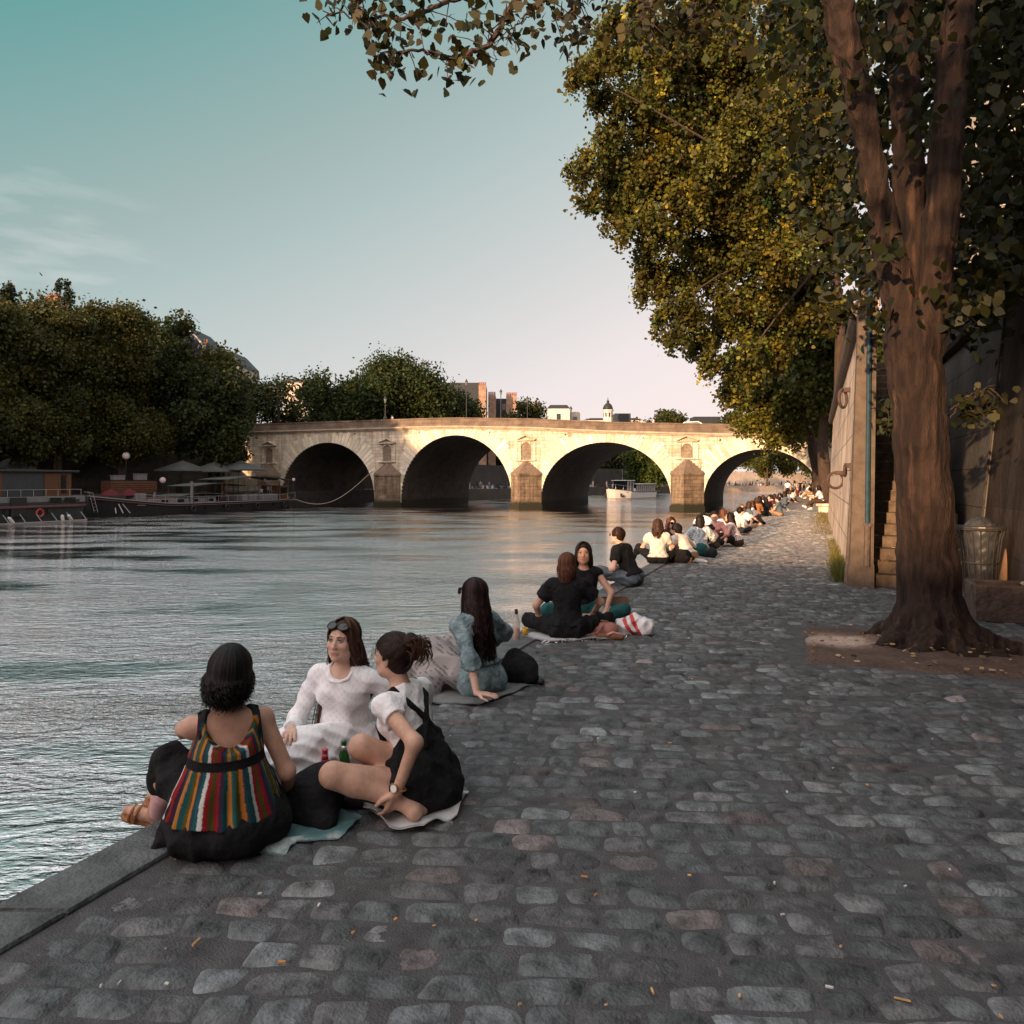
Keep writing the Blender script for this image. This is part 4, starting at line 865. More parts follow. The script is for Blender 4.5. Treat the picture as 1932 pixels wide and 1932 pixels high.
# --- tall row on the bank opposite ---
GL = 'tall riverside trees on the far left bank'
rows = [(-78.5, 42, 19.4, 'broad dark tree at the left edge with golden sunlit top'), (-78.5, 50, 20.6, 'dark tree left of the brick chimney with golden sprays'), (-79, 58, 21.6, 'tall dark tree over the moored barge, right of the brick chimney'),
        (-78.5, 66, 24.0, 'tall rounded dark tree at the right end of the tall row'), (-79.5, 34, 19, 'dark leafy tree cut by the left edge, left of all others')]
for i, (x, y, h, lb) in enumerate(rows):
    bl = rblobs((x, y, h*.62), 4.6, 5.0, h*.30, 26, 2.2, 40+i)+rblobs((x+2, y, h*.36), 4.6, 4.6, 3.2, 14, 2.0, 60+i)+rblobs((x+1, y, h*.86), 3.0, 3.6, 1.6, 8, 1.6, 80+i)
    tree('plane_tree', (x+1.5, y, .1), h, bl, .45, lb, (.052, .052, .010), .32, 2.2, 19, .5, seed=10+i, group=GL, shell=.7)
# trees added out of frame upstream to shade the boats and the bridge's left part
for i, (x, y, h) in enumerate(((-74, 22, 21), (-73, 8, 22), (-73.5, -8, 23), (-74, -26, 22), (-84, 18, 22.5), (-86, 4, 24), (-84, -12, 25))):
    tree('plane_tree', (x, y, .1), h, rblobs((x, y, h*.58), 7, 8, h*.36, 26, 3.0, 140+i), .45, 'unseen plane tree added up the left bank to cast shade', (.042, .052, .012), .9, .8, 9, .7, seed=110+i, group='unseen shade trees upstream')
# trees beside and behind the bridge's left end
def tree_px(px0, px1, ytop, ybot, dist, seed, label, col=(.042, .052, .012), leaf=.45, dens=1.0, group='trees behind the bridge', name='riverside_tree', n=16, r=None, gap=0, zbase=5):
    """crown of its own real size at a distance (metres from the camera) along a bearing"""
    a, b = P((px0+px1)/2, ytop, dist), P((px0+px1)/2, ybot, dist); w = (px1-px0)/FPX*dist/2*1.2; hz = (a.z-b.z)/2
    c = (a.x, a.y, (a.z+b.z)/2); r = r or min(w, hz)*.46
    bl = rblobs(c, max(.4, w-r*.7), w*.8, max(.4, hz*1.04-r*.45), n, r, seed)
    return tree(name, (c[0], c[1], zbase), a.z-zbase, bl, .32, label, col, leaf, dens, 13, r*.24, seed=seed, group=group, trunk_top=.7)
tree_px(335, 470, 655, 845, 101, 201, 'bright topped tree between the roofs and the bridge end', (.060, .062, .013), leaf=.42)
tree_px(470, 580, 668, 845, 118, 202, 'thin crowned tree with sunlit facade glimpsed through it', (.035, .045, .012), leaf=.40, dens=.75, n=12)
tree_px(575, 700, 690, 845, 128, 203, 'dark round tree left of the second pier above the bridge', (.036, .050, .012))
tree_px(680, 835, 668, 845, 132, 204, 'tallest dark round tree above the bridge, beside the first lamp', (.036, .050, .012), n=22)
tree_px(800, 905, 725, 845, 140, 205, 'low tree behind the bridge beneath the chimney blocks', (.038, .048, .012))
tree_px(950, 1035, 757, 845, 165, 206, 'small bushy tree in front of the brick stacks', (.040, .048, .012), leaf=.5)
tree_px(1195, 1300, 778, 845, 190, 207, 'distant round tree low behind the parapet, left of a walker', (.05, .055, .015), leaf=.6)
tree_px(1355, 1425, 772, 845, 180, 208, 'distant tree under the overhanging branches at the bridge end', (.05, .055, .015), leaf=.6)
tree_px(1180, 1262, 838, 920, 205, 209, 'sunlit green tree seen through the third arch above the boat', (.06, .085, .015), leaf=.6, zbase=.1)
tree_px(1395, 1500, 832, 905, 225, 210, 'leafy tree in golden light seen through the right arch', (.085, .085, .015), leaf=.6, zbase=.1, n=14)
tree_px(1090, 1200, 822, 908, 225, 211, 'dark tree in shade behind the tour boat', (.03, .04, .01), leaf=.7, zbase=.1)
tree_px(855, 975, 820, 905, 190, 212, 'dark tree in shade seen through the second arch', (.03, .04, .01), leaf=.7, zbase=.1)
tree_px(1290, 1400, 800, 880, 290, 213, 'tree on the far embankment behind the right arch pier', (.05, .06, .012), leaf=.8, zbase=5)
tree_px(1490, 1580, 800, 890, 300, 214, 'tree on the far embankment at the right end of the arch', (.06, .065, .012), leaf=.8, zbase=5)
tree_px(290, 385, 600, 880, 97, 217, 'dark leafy tree filling the gap beside the tall row, under the grey roof', (.034, .044, .010), leaf=.4, zbase=.1, n=26)
tree_px(335, 460, 665, 880, 96, 216, 'dark leafy tree filling the gap between the tall row and the bridge', (.030, .040, .010), leaf=.4, zbase=.1, n=24)
t = tree_px(360, 465, 822, 888, 97, 215, 'dark ivy clad bush hanging beside the bridge end', (.028, .036, .010), leaf=.35, zbase=.1, name='bush')
tree_px(-40, 180, 590, 875, 100, 218, 'wide dark tree standing behind the left of the tall row', (.034, .042, .010), leaf=.5, zbase=5, n=40, r=4)
tree_px(140, 350, 610, 875, 108, 219, 'wide dark tree standing behind the right of the tall row', (.034, .042, .010), leaf=.5, zbase=5, n=40, r=4)
# dark leader shoots of a tall tree
for i, (px_, py_) in enumerate(((125, 535), (12, 533))):
    c = P(px_, py_+30, 92); bl = [((c.x+rnd.gauss(0, .7), c.y+rnd.gauss(0, .7), c.z+rnd.uniform(-3, 1.6)), (.35, .35, 1.3)) for _ in range(9)]
    tree('poplar_tree', (c.x, c.y, 5), c.z-3, bl, .3, ('dark spiky poplar tops rising behind the brick chimney' if i == 0 else 'dark spiky poplar tops at the left frame edge'), (.022, .032, .014), .3, 2.4, 12, .2, seed=230+i, trunk_top=.9, group='spiky poplars')

# --- trees along our quay ---
GQ = 'trees along the quay wall'
def px_blobs(lst, seed, dz=2.0):
    g = random.Random(seed); out = []
    for px_, py_, r_, Z in lst:
        Z = Z+g.uniform(-dz, dz); c = P(px_, py_, Z); rr = r_/FPX*Z; out.append((tuple(c), (rr, rr*1.1, rr*.9)))
        for _ in range(3):
            d = np.array((g.gauss(0, 1), g.gauss(0, 1), g.gauss(-.2, 1))); d /= np.linalg.norm(d); out.append((tuple(np.array(c)+d*rr*g.uniform(.8, 1.25)), rr*g.uniform(.22, .40)))
    return out
big = [(1140, 60, 22, 36), (1165, 120, 30, 36), (1110, 140, 26, 35), (1085, 145, 18, 35), (1200, 70, 40, 37), (1250, 130, 60, 37), (1190, 190, 50, 36), (1130, 185, 24, 35), (1240, 240, 65, 37), (1150, 265, 34, 36),
       (1110, 300, 24, 35), (1090, 330, 18, 35), (1160, 320, 45, 36), (1105, 385, 20, 35), (1200, 350, 60, 37), (1170, 440, 25, 36), (1180, 400, 36, 36), (1260, 330, 70, 38), (1240, 440, 55, 37), (1215, 500, 24, 36), (1260, 530, 45, 37), (1218, 545, 20, 36),
       (1250, 600, 22, 36), (1290, 590, 40, 37), (1275, 640, 20, 36), (1320, 640, 34, 37), (1340, 500, 70, 38), (1330, 380, 80, 38), (1330, 240, 90, 38), (1310, 120, 80, 38), (1370, 60, 70, 38), (1420, 180, 90, 39), (1420, 330, 90, 39), (1420, 460, 80, 39),
       (1380, 590, 60, 38), (1440, 590, 60, 39), (1400, 690, 50, 38), (1380, 740, 26, 38), (1500, 110, 80, 40), (1510, 250, 80, 40), (1510, 400, 70, 40), (1510, 540, 60, 40), (1280, 60, 50, 37), (1340, 690, 22, 37), (1450, 670, 46, 39), (1550, 330, 50, 40), (1545, 160, 60, 40), (1230, 90, 40, 36), (1135, 110, 22, 35), (1160, 40, 18, 35), (1200, 20, 30, 36), (1600, 200, 60, 38), (1600, 340, 60, 38), (1580, 460, 60, 38), (1590, 90, 60, 38), (1480, 480, 60, 36), (1470, 350, 60, 35), (1470, 220, 60, 35), (1545, 590, 46, 40), (1400, 250, 60, 36), (1400, 400, 60, 36), (1350, 310, 50, 35), (1500, 20, 80, 38), (1330, 30, 50, 37)]
bb = px_blobs(big, 300, 1.6)
base2 = G(1572, 966); tb = (base2.x+.3, base2.y, 0)
t = tree('linden_tree', tb, 17, bb, .34, 'large golden green tree hanging over the river, fissured trunk by the seated man', (.078, .072, .010), .155, 3.6, 24, (.17, .17, .27), kind='leaf8', seed=301, group=GQ, trunk_top=.95, forks=8, trans=.42, cvar=.55, shell=.8)
_g = random.Random(9)
for c_, r_ in _g.sample([b_ for b_ in bb if hasattr(b_[1], '__len__') and b_[1][0] > .9], 36):
    c_ = np.array(c_); d_ = unit0 = np.array((_g.gauss(-.5, .5), _g.gauss(-.6, .3), _g.gauss(-.3, .5))); d_ = d_/np.linalg.norm(d_); rr_ = r_[0] if hasattr(r_, '__len__') else r_; twg = MB(); limb(twg, c_-d_*rr_*.6, c_+d_*rr_*1.05, .035, .008, sides=5); twg.obj('branch', mat('young_bark', (.16, .085, .055), .8, .3, 6), t)
low = [(1400, 800, 20, 58), (1440, 790, 34, 58), (1430, 740, 44, 58), (1480, 760, 50, 59), (1500, 690, 60, 59), (1400, 745, 28, 57), (1460, 828, 22, 58), (1490, 820, 28, 58), (1530, 740, 46, 60), (1540, 640, 50, 60), (1440, 690, 40, 58), (1535, 800, 24, 60), (1475, 645, 40, 59)]
lb2 = px_blobs(low, 310, 2.0); b3 = P(1532, 945, 60)
tree('linden_tree', (b3.x+.7, b3.y, 0), 13, lb2, .42, 'leaning tree whose low branches hang before the right arch', (.11, .105, .012), .20, 3.2, 13, .40, kind='leaf8', seed=311, group=GQ, trunk_top=.8, lean=(-1.6, 0), trans=.4)
for i, (px_, Z, wid, lb) in enumerate(((1546, 66, .55, 'thick trunked quay tree behind the seated walkers, third along'), (1556, 54, .48, 'dark trunked quay tree close behind the fissured one'), (1541, 80, .5, 'farthest tree on the quay near the bridge arch'))):
    c = P(px_, HOR, Z); x, y = c.x, c.y
    tree('linden_tree', (x, y, 0), 16, rblobs((x+.5, y, 11), 4.5, 5, 4.5, 22, 2.2, 320+i), wid, lb, (.06, .07, .012), .26, 1.6, 13, .45, kind='leaf8', seed=330+i, group=GQ, trunk_top=.7, trans=.4)
# --- the near tree in the earth patch ---
nt_ = thing('linden_tree', (1.07, 8.25, 0), 'nearest tree, big reddish trunk forking into three limbs above the bare earth', 'tree', GQ)
M_bark2 = mat('grey_bark', (.05, .03, .02), .9, .35, 9, 1.0, 26, attr=True, stretch=(3, 3, .6), bdist=.02, detail=8)
M_twig = mat('twig_bark', (.05, .032, .024), .9, .3, 9)
NT = SDF()
NT.cap(P(1722, 655, 7.3), P(1716, 600, 7.28), .19, .15, .12)
def px_path(pts, rr, k=.018, sub=5):
    V = [np.array(P(*p)) for p in pts]
    ii = np.linspace(0, len(V)-1, sub*(len(V)-1)+1); Q = [np.array([np.interp(s, range(len(V)), [v[a] for v in V]) for a in range(3)])+np.array((rnd.gauss(0, .006), rnd.gauss(0, .006), 0)) for s in ii]
    NT.path(Q, [float(np.interp(s, range(len(rr)), rr))*(1+.03*math.sin(s*5)) for s in ii], k)
px_path([(1757, 1240, 7.3), (1757, 1195, 7.3), (1755, 1140, 7.3), (1750, 1060, 7.3), (1745, 970, 7.3), (1738, 860, 7.3), (1731, 760, 7.3), (1724, 690, 7.3), (1720, 640, 7.3)], [.40, .33, .275, .245, .235, .228, .225, .23, .235])
px_path([(1716, 650, 7.3), (1696, 560, 7.28), (1672, 450, 7.25), (1650, 330, 7.2), (1625, 200, 7.15), (1596, 90, 7.1), (1570, -30, 7.05), (1540, -190, 7.0), (1500, -400, 7.0)], [.17, .145, .125, .115, .11, .115, .125, .11, .08])
px_path([(1728, 650, 7.3), (1726, 540, 7.38), (1722, 430, 7.45), (1714, 300, 7.5), (1706, 160, 7.55), (1700, 30, 7.6), (1690, -160, 7.6)], [.17, .135, .13, .13, .125, .115, .09])
px_path([(1742, 660, 7.28), (1762, 520, 7.22), (1778, 380, 7.15), (1790, 240, 7.1), (1802, 90, 7.05), (1818, -60, 7.0), (1845, -260, 7.0)], [.17, .15, .14, .135, .125, .12, .10])
_b = np.array(P(1757, 1216, 7.28)); _b[2] = 0
for a, ln, r0 in ((-2.5, .62, .13), (-1.75, .50, .14), (-1.1, .55, .12), (-.35, .95, .13), (.4, .7, .12), (2.9, .55, .12), (-2.1, .42, .10), (-.75, .62, .10), (3.5, .45, .1), (1.5, .6, .12)):
    d = np.array((math.cos(a), math.sin(a), 0)); w = np.array((-d[1], d[0], 0))
    NT.path([_b+d*.10+np.array((0, 0, .52)), _b+d*.21+np.array((0, 0, .24))]+[_b+d*(.26+ln*.72*t)+w*(.09*math.sin(t*4.5+a*3)*t)+np.array((0, 0, .10*(1-t)**1.5+.03-.05*t)) for t in np.linspace(.08, 1, 6)], [r0*.9, r0]+[r0*(1-.70*t)*(1+.12*math.sin(t*11+a)) for t in np.linspace(.08, 1, 6)], .03)
V, Q = NT.mesh(.0155); o = mesh_obj('trunk', V, Q, M_bark2, nt_, True)
nn_ = np.zeros(len(V)*3); o.data.vertices.foreach_get('normal', nn_); nn_ = nn_.reshape(-1, 3)
def ridged(q, sd): return 1-np.abs(np.clip(vnoise(q, sd), -1, 1))*2
q_ = V*np.array((13, 13, .9)); bk = .55*ridged(q_+.6*vnoise(V*3, 3)[:, None], 4)+.45*ridged(q_*1.9+3, 6); V2 = V+nn_*(.020*bk+.012*vnoise(V*np.array((5, 5, 2.2)), 8))[:, None]
cb = np.exp(.75*bk+.30*vnoise(V*np.array((7, 7, 2.5)), 11))[:, None]*np.array((.019, .0108, .0076)); cb = cb*(1-.45*np.clip((vnoise(V*np.array((9, 9, 5)), 15)-.35)*2, 0, 1))[:, None]+np.array((.085, .046, .027))*(.5*np.clip((vnoise(V*np.array((16, 16, 1.5)), 17)-.5)*3, 0, 1))[:, None]
bpy.data.objects.remove(o); mesh_obj('trunk', V2, Q, M_bark2, nt_, True, np.clip(cb, .006, .3))
# its crown: overhanging boughs, big heart-shaped leaves
lc = []; lcs = []
def bough(pts, r0, twig_n, seed, spread=.18, leafy=(.15, 1), dest=None):
    dest = lcs if dest is None else dest
    V = [np.array(P(*p)) for p in pts]; ii = np.linspace(0, len(V)-1, 8*len(V)); Q = [np.array([np.interp(s, range(len(V)), [v[k] for v in V]) for k in range(3)])+np.array([rnd.gauss(0, .012) for _ in range(3)]) for s in ii]
    bmb = MB(); bmb.tube(Q, [r0*(1-.85*i/len(Q)) for i in range(len(Q))], 6)
    g = random.Random(seed)
    for _ in range(twig_n):
        s = Q[int(g.uniform(*leafy)*(len(Q)-1))]; e = s+np.array((g.gauss(0, spread), g.gauss(0, spread), g.gauss(-.06, spread*.8)))
        bmb.tube([s, (s+e)/2+np.array((0, 0, .02)), e], [.006, .005, .003], 4, cap=False); dest.append(e)
    bmb.obj('branch', M_twig, nt_)
# the spray hanging into the sky at the top
bough([(1270, -260, 7.2), (1120, -120, 7.0), (1000, -30, 6.9), (960, 20, 6.8), (925, 85, 6.7), (860, 112, 6.6), (790, 92, 6.6), (700, 105, 6.5)], .05, 26, 1, .13, (.45, 1))
bough([(1000, -60, 6.9), (870, -10, 6.8), (790, 30, 6.7), (700, 35, 6.6), (610, 22, 6.5)], .03, 24, 2, .14, (.2, 1))
bough([(1120, -120, 7.0), (1050, -20, 6.8), (1000, 25, 6.7), (960, 55, 6.6)], .025, 12, 3, .13, (.3, 1))
bough([(1200, -160, 7.0), (1110, -30, 6.9), (1080, 20, 6.8), (1040, 40, 6.7)], .025, 15, 4, .14, (.3, 1))
bough([(990, 0, 6.75), (925, 60, 6.7), (918, 90, 6.7), (880, 100, 6.7)], .008, 0, 5)
bough([(925, 60, 6.7), (935, 110, 6.7), (920, 128, 6.7)], .006, 0, 6)
bough([(1000, 25, 6.7), (955, 65, 6.7), (975, 100, 6.7)], .006, 0, 7); bough([(955, 70, 6.7), (985, 75, 6.7)], .005, 0, 8)
bough([(640, -60, 6.7), (670, 10, 6.6), (700, 50, 6.55)], .02, 7, 9, .12)
bough([(1330, -200, 7.6), (1260, -60, 7.4), (1230, 10, 7.3), (1190, 40, 7.2)], .03, 30, 10, .20, (.3, 1))
bough([(1450, -100, 7.8), (1330, 20, 7.7), (1260, 60, 7.5)], .035, 34, 11, .22, (.2, 1))
# drooping sprays in front of and around the trunk
for k, (px_, py_, w, h, n_) in enumerate(((1640, 130, 130, 130, 62), (1560, 280, 110, 110, 40), (1600, 420, 90, 110, 36), (1590, 545, 60, 45, 12), (1640, 590, 40, 50, 8), (1660, 280, 70, 140, 30), (1860, 150, 90, 130, 70), (1880, 330, 80, 110, 64), (1850, 470, 80, 80, 38), (1780, 60, 120, 70, 46), (1900, 40, 60, 50, 22), (1690, 60, 90, 70, 40), (1905, 480, 40, 120, 34), (1830, 620, 60, 50, 11), (1500, 90, 70, 70, 26), (1840, 560, 60, 70, 16))):
    g = random.Random(400+k)
    for _ in range(int(n_*.62)):
        Zz = g.uniform(6.6, 10.4); ax_, ay_ = px_+g.gauss(0, w*.5), py_+g.gauss(0, h*.5)
        if ax_ > 1868 and 55 < ay_ < 260 and g.random() < .75: continue
        lc.append(np.array(P(ax_, ay_, Zz)))
for s_, e_ in (((1705, 800, 8.0), (1665, 770, 7.9)), ((1705, 815, 8.0), (1690, 775, 7.8)), ((1790, 775, 7.9), (1880, 725, 7.7)), ((1790, 790, 7.9), (1830, 760, 7.8))):
    bough([s_, ((s_[0]+e_[0])/2, (s_[1]+e_[1])/2-6, s_[2]), e_], .008, 7, int(s_[1]), .07, (.4, 1))
V, F, c = leaves(np.array(lcs), 6, (.085, .085, .07), .078, (.030, .028, .007), kind='leaf8', seed=76, droop=.9, jit=.3)
mesh_obj('crown', V, F, leaf_mat('leaf_near', .30), nt_, False, c)
V, F, c = leaves(np.array(lc), 9, (.13, .13, .10), .094, (.019, .021, .005), kind='leaf8', seed=77, droop=.9, jit=.3)
mesh_obj('crown', V, F, leaf_mat('leaf_near', .30), nt_, False, c)
# upper crown above the frame and unseen trees added behind the camera: they dapple the wall, the stair and the trunk
tb_ = rblobs((2.6, 8.5, 9.0), 4.4, 4.5, 2.2, 26, 1.3, 500)+rblobs((3.2, 12.5, 6.2), 2.6, 2.4, 2.6, 26, .9, 503)
V, F, c = leaves(blob_twigs(tb_, 2.0, 501), 12, .3, .16, (.045, .050, .010), seed=502)
mesh_obj('crown', V, F, leaf_mat('leaf_near'), nt_, False, c)
for i, (x, y, h, rx) in enumerate(((-.3, -8, 12, 1.6), (-1.2, -20, 14.5, 1.8))):
    tree('linden_tree', (x+2.4, y, 0), h, rblobs((x+.2, y, h*.72), rx, 3.0, h*.20, 24, 1.1, 510+i), .3, 'unseen quay tree added behind the viewpoint to dapple the light', (.05, .055, .012), .3, .75, 12, .4, seed=520+i, group='shade trees added behind the viewpoint')
# unseen bridge added behind the viewpoint, its height set to shade the near quay
ob = thing('shadow_bridge', (-30, -70, -2), 'unseen stone bridge added behind the viewpoint to cast the evening shade', 'bridge')
zt2 = (16.5+70)*math.tan(R(SUN_EL))
MB().box((-35, -74, zt2-1.2), (100, 8, 2.4)).obj('deck', M_br, ob)
for x in (-70, -36, 4): MB().box((x, -74, (zt2-2.4-3.2)/2), (7, 7.6, zt2-2.4+3.2)).obj('pier', M_br, ob)
MB().box((-35, -74, (zt2-2.4)*.62), (100, 6, (zt2-2.4)*.76)).obj('spandrel_wall', M_br, ob)
def loc3(world, loc, rz):
    d = np.array(world, float)-np.array(loc, float); c, s = math.cos(-rz), math.sin(-rz)
    return np.array((d[0]*c-d[1]*s, d[0]*s+d[1]*c, d[2]))
def dir3(v, rz): c, s = math.cos(-rz), math.sin(-rz); return np.array((v[0]*c-v[1]*s, v[0]*s+v[1]*c, v[2]))
def xyz(v, z=0.0): return (v[0], v[1], z)
GN = 'friends picnicking at the quay edge in the foreground'
BLACK = cloth('black', (.013, .013, .014), var=.4, bump=.9, bsc=26, sc=14)
WHITE = cloth('white', (.88, .86, .87), var=.06, bump=.6, bsc=30)
CREAM = cloth('cream', (.70, .62, .54), var=.06)
DENIM = cloth('denim', (.10, .15, .17), c2=(.36, .43, .45), c3=(.19, .26, .28), sc=13, bump=.9, bsc=34)
JEAN = cloth('jeans', (.075, .10, .125), c2=(.16, .19, .22), sc=16)
DKJEAN = cloth('dark_jeans', (.02, .026, .034), var=.3)
PINK = cloth('pink', (.66, .32, .30), var=.08)
GREY = cloth('grey_blue', (.10, .13, .15), var=.15)
RUST = cloth('rust', (.30, .13, .05), var=.15)
TEAL = cloth('teal', (.02, .085, .085), var=.2)
TAN = cloth('tan', (.33, .21, .13), var=.15)
BROWN = cloth('brown', (.06, .04, .03), var=.2)
WINE = cloth('wine', (.12, .02, .025), var=.2)
DOTM = cloth('printed', (.5, .5, .5), attr=True, var=.05)
SHOE = mat('shoe', (.02, .018, .016), .5, .2, 9)
WSHOE = mat('white_shoe', (.6, .57, .53), .6, .1, 9)
# ---- 1: striped top, back to us ----
l1 = (-2.39, 2.60, 0); r1 = R(46)
p1 = Pose(lean=7, side=0, twist=3, head=(-14, -4, 4), LH=(-.16, .52, .38), LE=(-1, 0, -.3), RH=(.28, .16, .10), RE=(.25, -1, -.1), LK=(-.24, .34, .27), RK=(.05, .38, .27), LA=(-.29, .50, .06), RA=(-.20, .58, .02), LF=(-.85, .45, .25), RF=(-.85, .45, .2), sc=.985)
ST = np.array([(.02, .10, .10), (.10, .085, .02), (.50, .17, .03), (.02, .05, .07), (.015, .09, .10), (.70, .67, .64), (.30, .02, .02), (.09, .075, .02), (.28, .018, .02), (.05, .02, .05), (.01, .08, .09), (.48, .19, .04)])
def stripes(V, p):
    d = V-p.waist; a = np.arctan2(d[:, 0]*1.0, -(d[:, 1]+.16*0)+.0)      # angle about the spine, zero at the back
    k = a*12.5+.12*np.sin(V[:, 2]*30); i = np.floor(k).astype(int) % len(ST); c = ST[i]*.8
    belt = np.abs(V[:, 2]-.395) < .020; c[belt] = (.008, .008, .009); c[V[:, 2] > .565] = (.02, .02, .022)
    return c
def cami(b, p):
    torso_prims(b, p, .012, True, .98); b.cap((0, -.01, .40), (0, -.015, .145), .145, .232, .05); b.cap((-.04, -.01, .40), (-.05, 0, .15), .12, .215, .05)
    b.ell(p.chest+p.Mc @ np.array((0, -.17, .135)), (.118, .17, .155), p.Mc, .008, sub=True)
    for sg in (-1, 1): b.ell(p.chest+p.Mc @ np.array((sg*.215, -.0, .12)), (.088, .2, .17), p.Mc, .008, sub=True)
    b.ell(p.chest+p.Mc @ np.array((0, .1, .22)), (.118, .2, .16), p.Mc, .008, sub=True)
    b.cut((0, 0, .157), (0, 0, -1))
def gather(V, p):      # gathered pleats below the belt
    d = V-p.waist; a = np.arctan2(d[:, 0], -d[:, 1]); k = np.clip((.385-V[:, 2])/.12, 0, 1); r_ = .009*k*np.sin(a*19+2*np.sin(a*5)); V = V.copy(); V[:, 0] += r_*np.sin(a); V[:, 1] -= r_*np.cos(a); V[:, 2] += .006*k*k*np.sin(a*9); return V
def straps(b, p):
    for sg in (-1, 1):
        q = [p.chest+p.Mc @ np.array(v) for v in ((sg*.118, -.098, -.02), (sg*.122, -.088, .06), (sg*.120, -.045, .145), (sg*.110, .02, .14), (sg*.10, .10, .05))]; b.path(q, .010, .004)
def skirt1(b, p):
    b.ell((0, -.02, .10), (.28, .235, .15), None, .05); b.cap((0, 0, .12), (.02, .10, .16), .21, .2, .06)
    for i in (0, 1): b.cap(p.hip[i], p.kn[i], .125, .085, .06); b.cap(p.kn[i], p.kn[i]+(p.an[i]-p.kn[i])*.45, .085, .07, .05)
    b.cap((-.2, .05, .05), (-.32, .02, .015), .06, .02, .04); b.cut((0, 0, .002), (0, 0, -1))
h1 = dict(col=(.012, .010, .010), base='bob', length=.075, drape=(.0, -.18, -1), n=1700, style='bob', kw=dict(length=.125, drape=(-.12, -.16, -1), w=.0038, seed=1, rad=1.17, jit=.028, spread=1.15))
person(l1, r1, p1, 'woman from behind in striped camisole and black skirt, short black hair, nearest the camera', .0062, 'tan', h1, [('camisole', cami, cloth('striped', (.5, .5, .5), attr=True, var=.12), .005, stripes), ('strap', straps, BLACK, None, None), ('skirt', skirt1, BLACK, .009, None)], group=GN, face='none', w=1.0, disp={'camisole': gather})
# her sandals and the pale pink wrap round her shins
def footgear(name, p, loc, rz, sc, i, m1, label=None):
    a, f = p.an[i], p.ft[i]; dn = unit(p.an[i]-p.kn[i]); dn = unit(dn-f*(dn @ f)*.9); x = np.cross(f, dn)
    o = thing(name, loc, label, 'sandal', 'tan sandals on bare feet'); o.rotation_euler = (0, 0, rz); o.scale = (sc,)*3
    mb = MB(); b0 = a+dn*.082-f*.055; V = []
    for t, w in ((0, .026), (.25, .033), (.5, .03), (.75, .042), (.93, .038), (1.02, .018)):
        for s_, hh in ((-1, 0), (1, 0), (1, .014), (-1, .014)): V.append(b0+f*.255*t+x*w*s_+dn*hh)
    mb._add(V, [(4*k+j, 4*k+(j+1) % 4, 4*k+4+(j+1) % 4, 4*k+4+j) for k in range(5) for j in range(4)]+[(3, 2, 1, 0), (20, 21, 22, 23)]); mb.obj('sole', m1, o, world=False)
    mb = MB(); q = b0+f*.17; mb.tube([q-x*.042, q-x*.03-dn*.05, q-dn*.058, q+x*.03-dn*.05, q+x*.042], .008, 6, flat=1); q = b0+f*.20; mb.tube([q-x*.042, q-x*.03-dn*.045, q-dn*.05, q+x*.03-dn*.045, q+x*.042], .008, 6); mb.obj('strap', m1, o, world=False)
LEA = mat('tan_leather', (.33, .14, .06), .5, .25, 20)
for i, lb in ((0, 'tan leather sandal on the raised left foot beyond the quay edge'), (1, 'tan leather sandal on the lower foot beyond the quay edge')): footgear('sandal', p1, l1, r1, .94, i, LEA, lb)
def wrap(b, p):
    for i in (0, 1): v = p.an[i]-p.kn[i]; b.cap(p.kn[i]+v*.62, p.kn[i]+v*.97, .058, .050, .02)
b = SDF(wr=.003, seed=3); wrap(b, p1); V, Q = b.mesh(.008); o = mesh_obj('pink_wrap', V, Q, cloth('pale_pink', (.70, .42, .43), var=.1), None, True); o.location = l1; o.rotation_euler = (0, 0, r1); o.scale = (.94,)*3
tag(o, 'pale pink cloth gathered round the ankles above the tan sandals', 'cloth')
# ---- 2: white lace dress, facing us ----
l2 = (-2.41, 3.52, 0); r2 = R(-166)
p2 = Pose(lean=10, side=-3, twist=-6, head=(-10, -3, -3), RH=loc3(P(548, 1376, 3.86), l2, r2), RE=(.6, -.3, -1), LH=(-.36, -.02, .13), LE=(-1, -.4, .1), LK=(.10, .42, .20), RK=(.36, .30, .16), LA=(.42, .22, .06), RA=(.50, -.02, .07), sc=.985)
def dress2(b, p):
    torso_prims(b, p, .014, True, .98)
    for i in (0, 1): arm_prims(b, p, .014, i, 1.88, 1, True); e, h = p.el[i], p.wr[i]; q = e+(h-e)*.84; b.cap(q, e+(h-e)*.93, .040, .048, .01, 'end')
    b.cap(p.waist+np.array((0, 0, -.03)), (0, .05, .12), .145, .21, .05)
    b.ell(p.nb+p.Mc @ np.array((0, .055, .035)), (.064, .085, .075), p.Mc, .006, sub=True)
def dskirt2(b, p):
    b.ell((0, .0, .11), (.25, .22, .15), None, .05); b.cap((0, .1, .14), (.12, .32, .17), .16, .15, .08)
    for i in (0, 1): b.cap(p.hip[i], p.kn[i]*np.array((1, 1, .9)), .14, .115, .08)
    b.cap((.1, .3, .10), (.40, .28, .06), .10, .09, .06); b.cut((0, 0, .002), (0, 0, -1))
def lace(V, p): return np.array((.90, .88, .90))*(1-.12*(np.sin(V[:, 0]*170)*np.sin(V[:, 2]*170+V[:, 1]*120) > .35))[:, None]
def frill2(b, p):
    c = p.nb+p.Mc @ np.array((0, .040, .010))
    q = [c+p.Mc @ np.array((.074*math.sin(a), .070*math.cos(a), -.050*math.cos(a)+.004*math.sin(9*a))) for a in np.linspace(-2.3, 2.3, 25)]; b.path(q, .0095, .004)
    q = [(.36+.10*math.cos(a)*0+.0, 0, 0) for a in (0,)]
h2 = dict(col=(.060, .028, .018), base='none', n=0)
